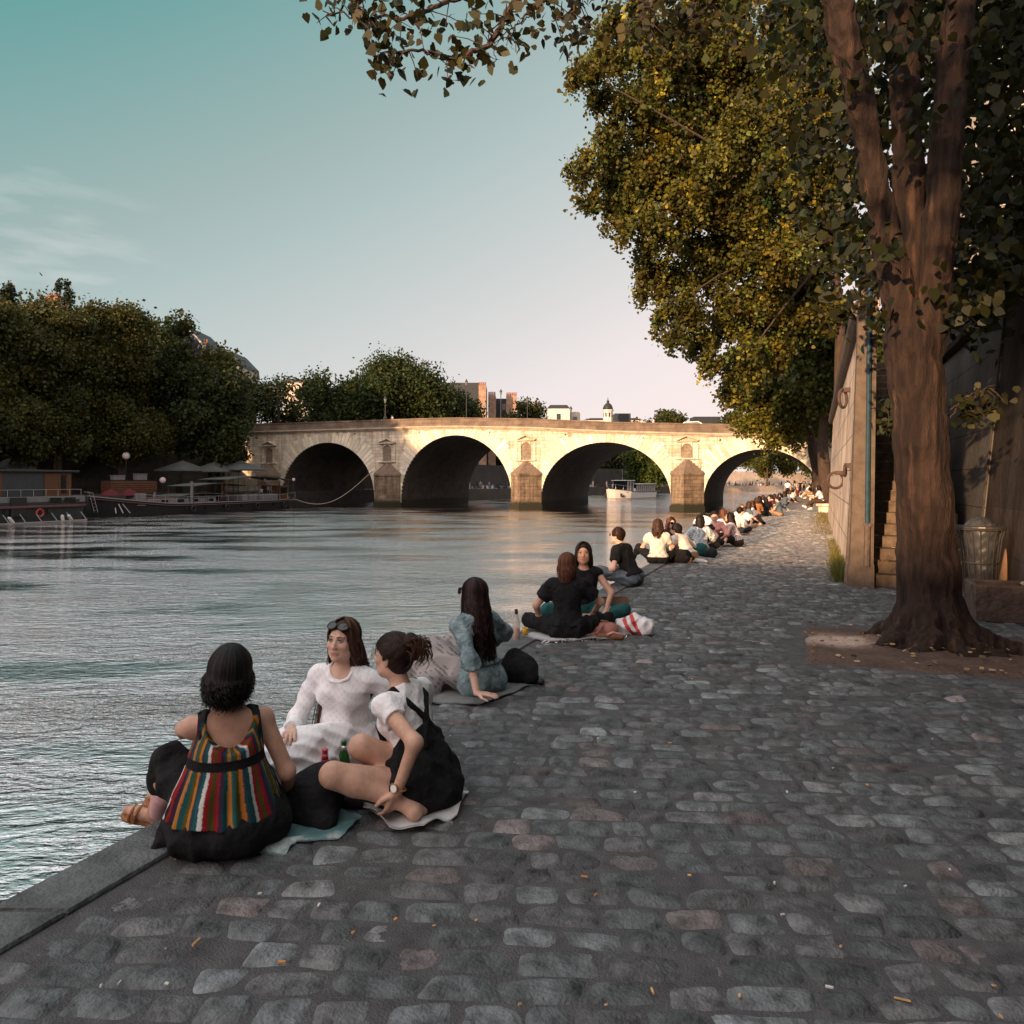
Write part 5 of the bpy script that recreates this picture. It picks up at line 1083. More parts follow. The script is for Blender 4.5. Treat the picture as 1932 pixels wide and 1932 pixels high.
def hair2():
    a = strands(p2, 620, 'long', (.075, .034, .020), seed=5, length=.42, drape=(.03, -.42, -1), w=.0065, spread=1.0, rad=1.03)
    return a
LACE = cloth('lace', (.5, .5, .5), attr=True, var=.03, bump=.35, bsc=220)
w2 = person(l2, r2, p2, 'woman in white lace dress facing us with sunglasses pushed up on long brown hair', .0055, 'fair', dict(col=(.055, .026, .017), base='none', n=760, style='long', kw=dict(seed=5, length=.38, drape=(.02, -.46, -1), w=.0062, rad=1.05, jit=.02)), [('dress', dress2, LACE, .006, lace), ('dress_skirt', dskirt2, LACE, .009, lace), ('collar_frill', frill2, WHITE, .006, None)], group=GN,
            hands={1: dict(curl=.5), 0: dict(curl=.3, fdir=(-.2, .5, -.5))})
mb = MB()      # the long lock that falls past her right arm
for k in range(120):
    x0 = rnd.gauss(0, .012); y0 = rnd.gauss(0, .012); q0 = p2.hc+p2.Mh @ np.array((.060+x0*.5, -.03+y0, -.03)); 
    pts = [q0+np.array((.055*t+.02*math.sin(t*3)+x0*(.4+t), .10*t-.04+y0*(.5+t), -.53*t-.05*math.sin(t*2))) for t in np.linspace(0, 1, 8)]
    mb.tube(pts, [.0025]*7+[.0012], 4, cap=False)
mb.col = None; lk = mesh_obj('hair_lock', mb.v, mb.f, hair_mat(), w2, True, np.tile((.10, .045, .022), (len(mb.v), 1)), world=False)
def worn(name, label, cat, p, owner_loc, rz, sc, group=None):
    o = thing(name, owner_loc, label, cat, group); o.rotation_euler = (0, 0, rz); o.scale = (sc,)*3; return o
def shades(p, loc, rz, sc, label, off=(0, 0, 0), size=.026, lensm=None, framem=None, tilt=0, round_=False, cat='sunglasses', name='sunglasses'):
    o = worn(name, label, cat, p, loc, rz, sc); T = lambda v: p.hc+p.Mh @ (np.array(off)+rot(0, R(tilt)) @ np.array(v))
    framem = framem or mat('frame_black', (.012, .012, .013), .3, .1, 9); lensm = lensm or mat('dark_lens', (.008, .014, .014), .08, .1, 4, spec=.6)
    fr = MB()
    for sg in (-1, 1):
        cc = [T((sg*(.034+size*1.06*math.cos(a)), .004*abs(math.cos(a))-.012*(math.cos(a)*1.0)**2*(1 if sg*math.cos(a)*sg > 0 else .2), size*(.86 if not round_ else 1.0)*math.sin(a))) for a in np.linspace(0, 2*math.pi, 19)]
        fr.tube(cc, .0028 if not round_ else .0016, 6, cap=False)
        c0 = np.mean(cc[:-1], axis=0); lm = MB(); lm._add([c0]+cc[:-1], [(0, i+1, (i+1) % 18+1) for i in range(18)]); lm._add([x_-p.Mh @ np.array((0, .0015, 0)) for x_ in [c0]+cc[:-1]], [(0, (i+1) % 18+1, i+1) for i in range(18)]); lm.obj('lens', lensm, o, world=False)
        fr.tube([T((sg*(.034+size), -.01, .004)), T((sg*.074, -.03, .006)), T((sg*.078, -.09, -.004))], .0022 if not round_ else .0014, 5)
    fr.tube([T((-.010, .002, .006)), T((.010, .002, .006))], .003 if not round_ else .0016, 5)
    fr.obj('frame', framem, o, world=False)
shades(p2, l2, r2, .985, 'dark sunglasses pushed up on the brown hair of the woman in white', (0, .074, .092), .027, tilt=38)
# ---- 3: white tee and black dungarees, side on ----
l3 = (-1.78, 3.26, 0); r3 = R(84)
lk3, rk3 = loc3(P(628, 1462, 3.42), l3, r3), loc3(P(690, 1412, 3.62), l3, r3)
wr3 = loc3(P(748, 1494, 3.42), l3, r3)
p3 = Pose(lean=15, side=0, bend=6, twist=0, head=(2, -2, 0), LH=wr3, LE=(-.25, -1, -.1), RH=(.26, .34, .12), RE=(1, -.3, 0), LK=lk3, RK=rk3, LA=lk3+np.array((.16, -.22, -.13)), RA=(.12, .22, .05), sc=.985)
def tee3(b, p):
    torso_prims(b, p, .014, True, .98)
    for i in (0, 1): arm_prims(b, p, .017, i, .36, 1, True)
    b.ell(p.nb+p.Mc @ np.array((0, .03, .045)), (.072, .07, .070), p.Mc, .006, sub=True)
def dung3(b, p):
    trousers_g(.38, .030, .22, 1.02)(b, p); b.ell(p.waist+p.Mp @ np.array((0, -.02, -.02)), (.150, .122, .16), p.Mp, .04); b.cap(p.pel+np.array((0, -.05, .02)), p.pel+np.array((0, -.10, -.02)), .15, .12, .05); b.cut((0, 0, .004), (0, 0, -1))
def strap3(b, p):
    for sg in (-1, 1):
        q = [p.chest+p.Mc @ np.array(v) for v in ((-sg*.075, -.118, -.16), (sg*.005, -.116, -.03), (sg*.078, -.098, .07), (sg*.095, -.045, .150), (sg*.09, .045, .12), (sg*.075, .125, .0), (sg*.07, .125, -.12))]; b.path(q, .016, .006)
person(l3, r3, p3, 'woman in white tee and black dungarees seen side on, hair in a loose bun', .0055, 'warm', dict(col=(.022, .012, .009), base='none', bun=(.0, -.100, .095), blobs=(((.02, -.135, .05), .03), ((-.02, -.14, .03), .026), ((0, -.135, .10), .025)), n=620, style='tied', kw=dict(seed=8, tie=(0, -.85, .62), w=.006)),
       [('tee', tee3, WHITE, .006, None), ('dungarees', dung3, BLACK, .008, None), ('strap', strap3, BLACK, .007, None)], group=GN, hands={0: dict(curl=.45, fdir=dir3((-.35, .05, -.8), r3), pn=dir3((-.9, .3, 0), r3))})
mb = MB()
for k in range(110):
    q0 = p3.hc+p3.Mh @ np.array((rnd.gauss(0, .025), -.125+rnd.gauss(0, .02), .095+rnd.gauss(0, .02))); e = np.array((rnd.gauss(0, .022), -.015+rnd.gauss(0, .015), -.06+rnd.gauss(0, .03)))
    mb.tube([q0, q0+p3.Mh @ (e*.35+np.array((0, -.03, .02))), q0+p3.Mh @ (e*.7+np.array((0, -.03, 0))), q0+p3.Mh @ e], [.0028, .003, .0025, .001], 4, cap=False)
mesh_obj('hair_ends', mb.v, mb.f, hair_mat(), bpy.data.objects['person.002'], True, np.tile((.06, .028, .014), (len(mb.v), 1)), world=False)
shades(p3, l3, r3, .985, 'thin round gold glasses on the woman with the bun', (0, .106, .010), .022, glass('clear_lens', (.9, .95, .95)), mat('gold', (.55, .33, .12), .3, .1, 9, metal=.8), round_=True, cat='glasses', name='glasses')
wt = worn('wristwatch', 'round gold watch with white face on the wrist of the woman with the bun', 'watch', p3, l3, r3, .985); w_, e_ = p3.wr[0], p3.el[0]; u = unit(w_-e_); q = e_+(w_-e_)*.90
out = dir3((-.1, -1, .15), r3); out = unit(out-u*(out @ u)); sd_ = np.cross(u, out)
mb = MB(); mb.tube([q+(out*math.cos(a)+sd_*math.sin(a))*.033 for a in np.linspace(0, 2*math.pi, 17)], .008, 6, cap=False, flat=.3); mb.obj('band', LEA, wt, world=False)
mb = MB(); mb.tube([q+out*.030, q+out*.041], .0195, 20); mb.obj('case', mat('gold', (.55, .33, .12)), wt, world=False)
mb = MB(); mb.tube([q+out*.0405, q+out*.0425], .0165, 20); mb.obj('dial', mat('dial_white', (.8, .8, .8), .3, .02, 5), wt, world=False)
# ---- 4: denim jacket, very long hair ----
l4 = (-2.30, 5.12, 0); r4 = R(66)
h4w = loc3(G(903, 1322, .045), l4, r4)
p4 = Pose(lean=9, side=0, twist=0, head=(14, -6, 0), LH=h4w, LE=(-.3, -1, 0), RH=(.3, .3, .25), RE=(1, -.4, 0), LK=(-.16, .42, .30), RK=(.12, .42, .34), LA=(-.22, .66, .05), RA=(.05, .70, .05), sc=1.0)
def jacket4(b, p):
    torso_prims(b, p, .028, True, 1.0)
    for i in (0, 1): arm_prims(b, p, .020, i, 1.90, 1.05, True); e, h = p.el[i], p.wr[i]; b.cap(e+(h-e)*.80, e+(h-e)*.93, .052, .052, .01, 'end')
    b.ell(p.nb+p.Mc @ np.array((0, .03, .045)), (.078, .075, .070), p.Mc, .006, sub=True); b.cut(p.waist+p.Mp @ np.array((0, 0, -.06)), p.Mp @ np.array((0, 0, -1)))
def hemband4(b, p):
    c = p.waist+p.Mp @ np.array((0, -.006, -.045)); b.path([c+p.Mp @ np.array((.158*math.cos(a), .128*math.sin(a), 0)) for a in np.linspace(0, 2*math.pi, 22)], .019, .004)
def skirt4(b, p):
    for i in (0, 1): b.cap(p.hip[i]+(p.kn[i]-p.hip[i])*.25, p.kn[i], .13, .105, .08); b.cap(p.kn[i], p.an[i], .105, .10, .06)
    b.cap((-.28, .25, .08), (-.1, .62, .06), .10, .09, .08); b.cut((0, 0, .002), (0, 0, -1))
def lace4(V, p): return np.array((.34, .31, .30))*(1-.55*(np.sin(V[:, 0]*120+V[:, 2]*40)*np.sin(V[:, 2]*110-V[:, 1]*60) > .45))[:, None]
person(l4, r4, p4, 'woman in pale denim jacket with very long dark hair leaning on her hand', .008, 'fair', dict(col=(.020, .011, .010), base='long', length=.36, drape=(-.02, -.10, -1), n=1000, style='long', kw=dict(seed=11, length=.47, drape=(-.06, -.16, -1), w=.0075, rad=1.08, jit=.035)),
       [('jacket', jacket4, DENIM, .008, None), ('hem_band', hemband4, DENIM, .009, None), ('skirt', skirt4, LACE, .010, lace4), ('shorts', trousers_g(.35, .016, .16, 1.05), DENIM, .010, None)], group=GN,
       hands={0: dict(curl=.12, spread=.9, fdir=dir3((.93, .30, -.10), r4), pn=dir3((0, 0, -1), r4))})
shades(p4, l4, r4, 1.0, 'black sunglasses on the face of the long haired woman in denim', (0, .102, .012), .028)
# ---- 5, 6: the pair on the fringed blanket ----
l5 = (-2.28, 7.25, 0); r5 = R(14)
p5 = Pose(lean=4, head=(-12, -6, 0), LH=(-.30, .20, .12), LE=(-1, -.5, -.1), RH=(.25, .28, .2), RE=(1, -.2, -.1), LK=(-.40, .22, .13), RK=(.38, .24, .15), LA=(.05, .33, .06), RA=(-.1, .36, .07), sc=1.0)
person(l5, r5, p5, 'woman from behind in black tee and trousers with auburn bob on a fringed blanket', .009, 'warm', dict(col=(.085, .034, .020), base='bob', length=.15, drape=(0, -.10, -1), n=900, style='bob', kw=dict(seed=12, length=.17, drape=(0, -.10, -1), w=.007, rad=1.10, jit=.01)),
       [('tee', top_g(.62, .024, .02, loose=.012), BLACK, .011, None), ('trousers', trousers_g(1.97, .014), BLACK, .012, None)], group=GN)
l6 = (-2.40, 8.25, 0); r6 = R(-160)
p6 = Pose(lean=8, head=(-6, -4, 0), LH=(-.22, .32, .16), LE=(-1, -.3, -.1), RH=(.22, .3, .16), RE=(1, -.3, -.1), sc=1.04, LK=(-.42, .26, .15), RK=(.4, .26, .15))
person(l6, r6, p6, 'woman in black sleeveless top half hidden behind the auburn haired woman', .010, 'tan', dict(col=(.015, .011, .010), base='long', length=.2, drape=(0, -.2, -1), n=500, style='long', kw=dict(seed=13, length=.25, drape=(0, -.3, -1), w=.007)),
       [('tank_top', top_g(.1, .020, .02, sleeves=False), BLACK, .012, None), ('trousers', trousers_g(1.97, .014), TEAL, .012, None)], group=GN)
# ---- 7: man in black tee and jeans ----
l7 = (-2.50, 11.25, 0); r7 = R(76)
p7 = Pose(lean=20, bend=8, head=(8, -2, 0), LH=(-.20, .36, .22), LE=(-.6, -.8, -.3), RH=(.1, .38, .24), RE=(1, -.3, -.2), LK=(-.34, .34, .22), RK=(.34, .34, .24), LA=(.10, .42, .07), RA=(-.14, .44, .08), sc=1.08)
person(l7, r7, p7, 'bearded man in black tee and faded jeans sitting cross legged, looking at the river', .010, 'fair', dict(col=(.030, .014, .010), base='short', n=420, style='short', kw=dict(seed=14, w=.007, rad=1.06)),
       [('tee', top_g(.62, .026, .02, loose=.010, female=False), BLACK, .011, None), ('jeans', trousers_g(1.97, .014), JEAN, .012, None), ('shoes', shoes_g(), TAN, .012, None)], female=False, group=GN)
shades(p7, l7, r7, 1.08, 'black framed glasses on the bearded man in black', (0, .104, .012), .023, glass('clear_lens', (.9, .95, .95)), None, cat='glasses', name='glasses')

# ---- the sunlit group and the line of people farther along ----
GM = 'people sitting in a sunlit group along the kerb'
def dots(c0, cols, f, thr=.55):
    cols = np.array(cols)
    def paint(V, p):
        c = np.tile(np.array(c0), (len(V), 1)); a = np.sin(V[:, 0]*f+2*np.sin(V[:, 2]*f*.6))*np.sin(V[:, 2]*f*1.1+V[:, 1]*f*.8); i = (np.floor(V[:, 0]*f/3)+np.floor(V[:, 2]*f/3)*3).astype(int) % len(cols)
        c[a > thr] = cols[i[a > thr]]; return c
    return paint
HAIRC = {'dark': (.014, .010, .009), 'brown': (.045, .022, .014), 'auburn': (.085, .035, .02), 'blond': (.24, .13, .055)}
def sitter(base, rz, label, top, low, hair=('dark', 'long'), lean=8, vox=.016, sleeve=.55, head=(0, 0, 0), skin='fair', female=True, paint=None, kn=None, sc=1.0, group=GM, long_=None, hl=.26, n=240, bun=None, **kw):
    pz = Pose(lean=lean, bend=kw.pop('bend', 4), head=head, sc=sc, LH=kw.pop('LH', (-.2, .34, .2)), RH=kw.pop('RH', (.2, .34, .2)), **(kn or {}), **kw)
    hs = dict(col=HAIRC[hair[0]], base=hair[1] if hair[1] != 'tied' else 'none', length=hl, drape=(0, -.16, -1), bun=bun, n=n if vox < .02 else 90, style='long' if hair[1] in ('long', 'curly') else hair[1], kw=dict(seed=int(abs(base[0]*1000)) % 997, length=hl*1.15, drape=(0, -.16, -1), w=.012 if vox < .02 else .016, wave=.02 if hair[1] == 'curly' else 0, **(dict(tie=(0, -.9, .3)) if hair[1] == 'tied' else {})))
    return person((base[0], base[1], kw.get('z', 0)), rz, pz, label, vox, skin, hs, [('top', top_g(sleeve, .028, .02, loose=.008, female=female), top, vox, paint), ('trousers', trousers_g(1.97, .015), low, vox, None)], female=female, group=group, fine=False), pz
SIDE = dict(LK=(-.30, .36, .20), RK=(.22, .40, .34), LA=(.1, .5, .05), RA=(.2, .62, .05))
LEG = dict(LK=(-.12, .43, .28), RK=(.14, .43, .22), LA=(-.14, .8, .05), RA=(.12, .82, .05))
sitter(G(1241, 1064), R(10), 'woman from behind in cream tee with wavy brown hair, first of the sunlit group', CREAM, BLACK, ('brown', 'curly'), 2, .014, .5, (-20, 0, 0), hl=.22, kn=dict(LK=(-.38, .26, .30), LA=(-.5, .5, .05)))
_, pz = sitter(G(1264, 1056), R(-150), 'woman in round sunglasses and black top facing us, beside the cream tee', BLACK, BLACK, ('auburn', 'long'), 5, .014, 1.5, (5, -2, 0))
lz = G(1264, 1056); shades(pz, (lz.x, lz.y, 0), R(-150), 1.0, 'round dark sunglasses on the auburn haired woman in black', (0, .104, .012), .028, round_=True)
sitter(G(1300, 1061), R(62), 'boy in white shirt with quiff bending forward in the sunlit group', CREAM, TAN, ('dark', 'short'), 30, .014, 1.2, (5, -14, 0), female=False, kn=SIDE, bend=14)
sitter(G(1321, 1047), R(10), 'woman from behind in pale blue printed blouse with dark shoulder length hair', DOTM, BLACK, ('dark', 'bob'), 6, .014, .9, (-5, 0, 0), paint=dots((.50, .56, .60), [(.30, .03, .04), (.03, .08, .16), (.03, .12, .14)], 70, .62), hl=.16)
_, pf = sitter(G(1326, 1036), R(-165), 'woman holding a white fan before her face', BLACK, BLACK, ('dark', 'tied'), 6, .015, .4, (0, -2, 0), RH=(.05, .34, .52), RE=(1, -.2, -.6))
sitter(G(1347, 1030), R(-160), 'smiling woman in pink wrap top facing us', PINK, BLACK, ('dark', 'tied'), 4, .015, 1.6, (-8, 0, 0))
sitter(G(1391, 1031), R(86), 'curly haired woman in floral strappy top and brown trousers, nearest the open path', DOTM, BROWN, ('dark', 'curly'), 18, .014, .08, (8, -14, 0), paint=dots((.62, .58, .58), [(.10, .05, .12), (.30, .06, .08), (.05, .05, .12)], 110, .25), kn=LEG, hl=.30, skin='warm', bend=8)
sitter(G(1370, 1022), R(60), 'person in white tee with long auburn hair behind the curly haired woman', WHITE, JEAN, ('auburn', 'long'), 12, .015, .6, (0, -6, 0), kn=SIDE)
sitter(G(1385, 1009), R(-60), 'dark haired man in cream shirt leaning right before the blonde', CREAM, DKJEAN, ('dark', 'short'), 22, .017, 1.6, (0, -10, 0), female=False)
_, pz = sitter(G(1399, 1002), R(-165), 'blonde woman in sunglasses facing us in white and tan top', WHITE, TAN, ('blond', 'long'), 4, .017, .7)
lz = G(1399, 1002); shades(pz, (lz.x, lz.y, 0), R(-165), 1.0, 'narrow dark sunglasses on the blonde woman', (0, .104, .012), .026)
sitter(G(1424, 988), R(72), 'woman in white tee and dark jeans with brown curls', WHITE, DKJEAN, ('brown', 'curly'), 10, .017, .6, (10, -4, 0), kn=LEG, hl=.2)
sitter(G(1409, 991), R(-80), 'dark haired woman facing the white tee woman', GREY, BLACK, ('brown', 'curly'), 8, .018, .6, kn=SIDE, hl=.2)
sitter(G(1428, 976), R(20), 'person in rust coloured shirt from behind in the seated line', RUST, DKJEAN, ('brown', 'bob'), 6, .02, .8, hl=.12)
sitter(G(1447, 974), R(30), 'woman in black low backed dress and short dark hair in the seated line', BLACK, BLACK, ('dark', 'bob'), 10, .02, .4, kn=SIDE, hl=.12, skin='warm')
sitter(G(1471, 974), R(78), 'man in grey tee casting a long shadow on the path', GREY, TAN, ('dark', 'short'), 8, .019, .55, (6, -14, 0), female=False, kn=SIDE, sc=1.05)
GF = 'people sitting farther along the kerb'
tops = [('dark', BLACK), ('grey', GREY), ('white', WHITE), ('red', WINE), ('cream', CREAM), ('denim', JEAN), ('rust', RUST), ('pink', PINK)]; hcn = [('dark', 'dark'), ('brown', 'brown'), ('auburn', 'auburn'), ('blond', 'blond')]
far = [(1436, 969, 0, 0), (1441, 965, 2, 1), (1452, 966, 3, 0), (1457, 962, 4, 1), (1463, 960, 0, 1), (1468, 962, 5, 0), (1476, 958, 2, 0), (1480, 955, 1, 1), (1470, 954, 6, 0), (1484, 951, 0, 0), (1488, 948, 2, 2), (1478, 949, 7, 1), (1492, 945, 1, 0), (1496, 942, 4, 0), (1490, 941, 0, 1), (1500, 939, 2, 0), (1503, 937, 3, 0), (1505, 934, 0, 1)]
for k, (px_, py_, ti, hi) in enumerate(far):
    g_ = G(px_, py_); ps = ('turned to the river', 'with back to us', 'facing us')[k % 3]; rz = (R(80), R(15), R(-160))[k % 3]+rnd.gauss(0, .3)
    nth = ('first', 'second', 'third', 'fourth', 'fifth', 'sixth', 'seventh', 'eighth', 'ninth', 'tenth', 'eleventh', 'twelfth', 'thirteenth', 'fourteenth', 'fifteenth', 'sixteenth', 'seventeenth', 'last')[k]
    sitter(g_, rz, f'{hcn[hi][0]} haired person in {tops[ti][0]} top {ps}, {nth} past the grey tee man', tops[ti][1], (BLACK, DKJEAN, JEAN)[k % 3], (hcn[hi][1], ('long', 'bob', 'short')[k % 3]), 8, .03, .6, female=k % 3 != 2, group=GF, hl=.15, kn=(None, SIDE, LEG)[(k*7) % 3])
GS = 'people walking on the quay'
def stander(loc, rz, label, top, low, hair=('dark', 'short'), vox=.03, paint=None, dress=False, female=True, stride=.12, group=GS, sleeve=.55, to=1.9):
    pz = Pose(stand=True, lean=2, LH=(-.24, .06, .78), RH=(.24, -.04, .80), LE=(-1, -.6, 0), RE=(1, -.6, 0), LK=(-.1, stride, .48), RK=(.1, -stride*.4, .48), LA=(-.1, stride*.8, .06), RA=(.1, -stride*1.6, .08), sc=1.0)
    def dr(b, p): top_g(sleeve, .02, -.05)(b, p); b.cap(p.waist, (0, 0, .55), .14, .22, .05)
    hs = dict(col=HAIRC[hair[0]], base=hair[1], length=.18, drape=(0, -.1, -1), n=60, style='short' if hair[1] == 'short' else 'long', kw=dict(w=.016, length=.2))
    parts = [('dress', dr, top, vox, paint)] if dress else [('top', top_g(sleeve, .02, -.06, loose=.01, female=female), top, vox, paint), ('trousers', trousers_g(to, .022, .1), low, vox, None)]
    return person(loc, rz, pz, label, vox, 'fair', hs, parts, female=female, group=group, fine=False)
c = G(1486, 942); stander((c.x, c.y, 0), R(10), 'walker from behind in white tee and black shorts', WHITE, BLACK, to=.85)
c = G(1499, 941); stander((c.x, c.y, 0), R(5), 'walker from behind in spotted pale dress with long dark hair', DOTM, None, ('dark', 'long'), paint=dots((.60, .52, .45), [(.10, .05, .04)], 26, .2), dress=True)
c = G(1510, 930); stander((c.x, c.y, 0), R(170), 'distant walker in dark clothes under the bridge, left of the pale blue one', BLACK, BLACK)
c = G(1517, 929); stander((c.x, c.y, 0), R(10), 'distant walker in pale blue top under the bridge', GREY, BLACK)
# those on the blocks by the wall
def bench_sitter(x, y, rz, label, top, low, hair, head=(0, 0, 0), shoes=WSHOE, sc=1.05, LAf=.95):
    pz = Pose(lean=12, bend=8, hip=.58, head=head, LH=(-.1, .42, .72), RH=(.14, .40, .72), LK=(-.16, .42, .55), RK=(.14, .42, .60), LA=(-.2, LAf, .08), RA=(.12, .52, .08), LF=(0, .8, .5), RF=(0, 1, -.1), sc=sc)
    hs = dict(col=HAIRC[hair[0]], base=hair[1], length=.14, drape=(0, -.2, -1), n=160, style='long' if hair[1] == 'curly' else 'short', kw=dict(w=.014, length=.14, wave=.02))
    return person((x, y, 0), rz, pz, label, .02, 'fair', hs, [('top', top_g(.7, .02, -.02, loose=.01, female=False), top, .02, None), ('trousers', trousers_g(1.95, .022), low, .02, None), ('shoes', shoes_g(.014), shoes, .02, None)], female=False, group='people seated on stone blocks by the wall', fine=False)
c = G(1551, 967); mbx, mby = c.x, c.y
bench_sitter(mbx-.02, mby, R(86), 'man in white shirt with dark curly hair seated on the stone block by the wall', WHITE, BROWN, ('dark', 'curly'), (0, -4, 0))
c2 = G(1531, 944); bench_sitter(c2.x, c2.y, R(80), 'man in black tee and cap seated by the wall, farther than the white shirt', BLACK, TAN, ('dark', 'short'), (0, -20, 0))
c3 = G(1522, 943); bench_sitter(c3.x+.3, c3.y, R(60), 'person in white top bent forward by the wall beside the black tee man', WHITE, CREAM, ('brown', 'curly'), (0, -20, 0))
for i, (cx_, cy_, lb) in enumerate(((mbx+.02, mby, 'pale stone block under the man in white shirt'), (c2.x+.05, c2.y, 'stone block under the man in black tee'), (c3.x+.35, c3.y, 'stone block under the bent person in white'))):
    t = thing('stone_block', (cx_, cy_, 0), lb, 'stone seat', 'stone seat blocks'); MB().bev((cx_, cy_, .40), (.62, .8, .13), .03).obj('seat_slab', M_wallL, t); MB().bev((cx_+.04, cy_, .165), (.48, .6, .335), .03).obj('foot', M_wallL, t)
# walkers on the bridge, a car, and the crowd on the far quay
for px_, py_, yy, tp, lw_, lb in ((740, 786, 91.6, CREAM, DKJEAN, 'pedestrian in cream leaning at the bridge parapet beside the left lamp'), (1233, 785, 92, WHITE, BLACK, 'pedestrian in white tee crossing the bridge on its right half'), (1383, 790, 92, RUST, BLACK, 'small dark pedestrian near the right end of the bridge')):
    u = (px_-CX)/FPX; x = yy*(-SN+u*CS)/(CS+u*SN); stander((x, yy, ztop(x)-.95), R(90 if px_ != 740 else 160), lb, tp, lw_, group='pedestrians on the bridge', vox=.04, stride=.05)
def car(x, y, z, label):
    t = thing('parked_car', (x, y, z), label, 'car'); pm = mat('car_paint', (.012, .014, .017), .25, .1, 3, spec=.5)
    prof = [(-2.1, .35), (-2.15, .8), (-1.4, .95), (-.75, 1.42), (.9, 1.46), (1.75, 1.0), (2.1, .9), (2.1, .35)]
    mb = MB(); mb.prism_y([(x+a, z+b_) for a, b_ in prof], y-.85, y+.85); mb.obj('body', pm, t)
    for s in (-1, 1):
        mb = MB(); mb.prism_y([(x+a, z+b_) for a, b_ in ((-1.2, .98), (-.7, 1.36), (.85, 1.40), (1.45, 1.0))], y+s*.852-.004, y+s*.852+.004); mb.obj('side_window', mat('car_glass', (.02, .025, .03), .08, .1, 3, spec=.6), t)
        for a in (-1.3, 1.35): mb = MB(); mb.tube([(x+a, y+s*.72, z+.32), (x+a, y+s*.87, z+.32)], .32, 16); mb.obj('wheel', SHOE, t)
u = (1305-CX)/FPX; x = 95*(-SN+u*CS)/(CS+u*SN); car(x, 95, ztop(x)-.93, 'dark car passing on the bridge, only its roof above the parapet')
mb = MB(); cols = [(.5, .47, .45), (.05, .05, .06), (.30, .10, .08), (.10, .14, .2), (.55, .40, .34), (.03, .03, .03), (.6, .55, .5), (.20, .22, .25)]
for k in range(620):
    s = rnd.random()*4.999; i = int(s); f = s-i; (x0, y0), (x1, y1) = FB[i+1 if i < 4 else 4], FB[i+2 if i < 4 else 5]; d = np.array((x1-x0, y1-y0)); d = d/np.linalg.norm(d); nn = np.array((-d[1], d[0])); q = np.array((x0, y0))+(np.array((x1, y1))-np.array((x0, y0)))*f+nn*rnd.choice([rnd.uniform(.2, 1.5), rnd.uniform(.2, 7)])
    stnd = rnd.random() < .25; h = 1.35 if stnd else .55; mb.col = rnd.choice(cols)
    mb.lathe((q[0], q[1], .1), [(.28 if not stnd else .16, 0), (.30 if not stnd else .2, h*.3), (.25, h*.75), (.12, h), (.06, h+.06)], 6); mb.col = rnd.choice([(.02, .015, .012), (.06, .03, .02), (.02, .015, .012), (.4, .24, .17)]); mb.ball((q[0], q[1], .1+h+.16), (.11, .11, .13), 6)
tag(mb.obj('crowd', mat('crowd_cloth', (.5, .5, .5), .9, .1, 5, attr=True)), 'distant crowd sitting along the far quay beyond the bridge', 'crowd', kind='stuff')
# ======================= BOATS, BUILDINGS, THINGS =======================
M_hullw = mat('white_hull', (.66, .62, .58), .5, .08, 2); M_hulld = mat('dark_hull', (.008, .009, .010), .85, .4, 1.5, c2=(.022, .021, .022), stretch=(6, 6, .5))
M_hullg = mat('grey_hull', (.04, .046, .048), .8, .25, 1.5); M_pale = mat('pale_paint', (.17, .165, .17), .5, .15, 2); M_trim = mat('rust_trim', (.12, .055, .05), .6, .2, 4)
M_wood = mat('cabin_wood', (.07, .03, .015), .7, .35, 4, c2=(.15, .065, .03), stretch=(8, 8, .6)); M_glassd = mat('dark_glass', (.012, .016, .018), .08, .2, 2, spec=.6); M_canvas = mat('green_canvas', (.07, .08, .076), .9, .15, 3, c2=(.12, .13, .123))
M_black = mat('black_metal', (.012, .013, .014), .5, .2, 6); M_steel = mat('steel', (.35, .35, .36), .35, .1, 9, metal=.8)
def hull(T, L_, B, sheer, keel=-.7, bow=.22, stern=.12, flare=.85, n=22, raked=.6):
    """lofted hull in its own frame, x forward; sheer(t) gives the gunwale height"""
    V = []; m = 9
    for i in range(n+1):
        t = i/n; hb = B/2*min(1, (t/stern)**.5 if t < stern else 1)*min(1, ((1-t)/bow)**.62 if t > 1-bow else 1); hb = max(hb, .03); zs = sheer(t)
        for j in range(m):
            a = j/(m-1); u = a*2-1; s = abs(u)
            if s > .45: q = (s-.45)/.55; y = math.copysign(hb*(flare+(1-flare)*q), u); z = keel+(zs-keel)*q
            else: y = u/.45*hb*flare; z = keel
            V.append(T @ Vector((-L_/2+L_*t+(raked*max(0, (z-keel)/(zs-keel+1e-6))*max(0, (t-.8)/.2)), y, z)))
    F = [(i*m+j, (i+1)*m+j, (i+1)*m+j+1, i*m+j+1) for i in range(n) for j in range(m-1)]+[tuple(range(m)), tuple(n*m+j for j in range(m))[::-1]]
    return V, F
def deckline(T, L_, B, sheer, dz, bow=.22, stern=.12, n=22, inset=.0, raked=.6, th=.12, out=.06):
    """rubbing strake along both gunwales"""
    mbs = []
    for sg in (-1, 1):
        pts = []
        for i in range(n+1):
            t = i/n; hb = B/2*min(1, (t/stern)**.5 if t < stern else 1)*min(1, ((1-t)/bow)**.62 if t > 1-bow else 1); pts.append(T @ Vector((-L_/2+L_*t+raked*max(0, (t-.8)/.2)*(1 if dz > -.3 else .7), sg*(max(hb, .03)+out), sheer(t)+dz)))
        mbs.append(pts)
    return mbs
def frame(x, y, z, rz): return Matrix.Translation((x, y, z)) @ Matrix.Rotation(rz, 4, 'Z')
class LB(MB):
    def __init__(s, T): super().__init__(); s.T = T
    def _add(s, V, F): return super()._add([s.T @ Vector(tuple(map(float, v))) for v in V], F)
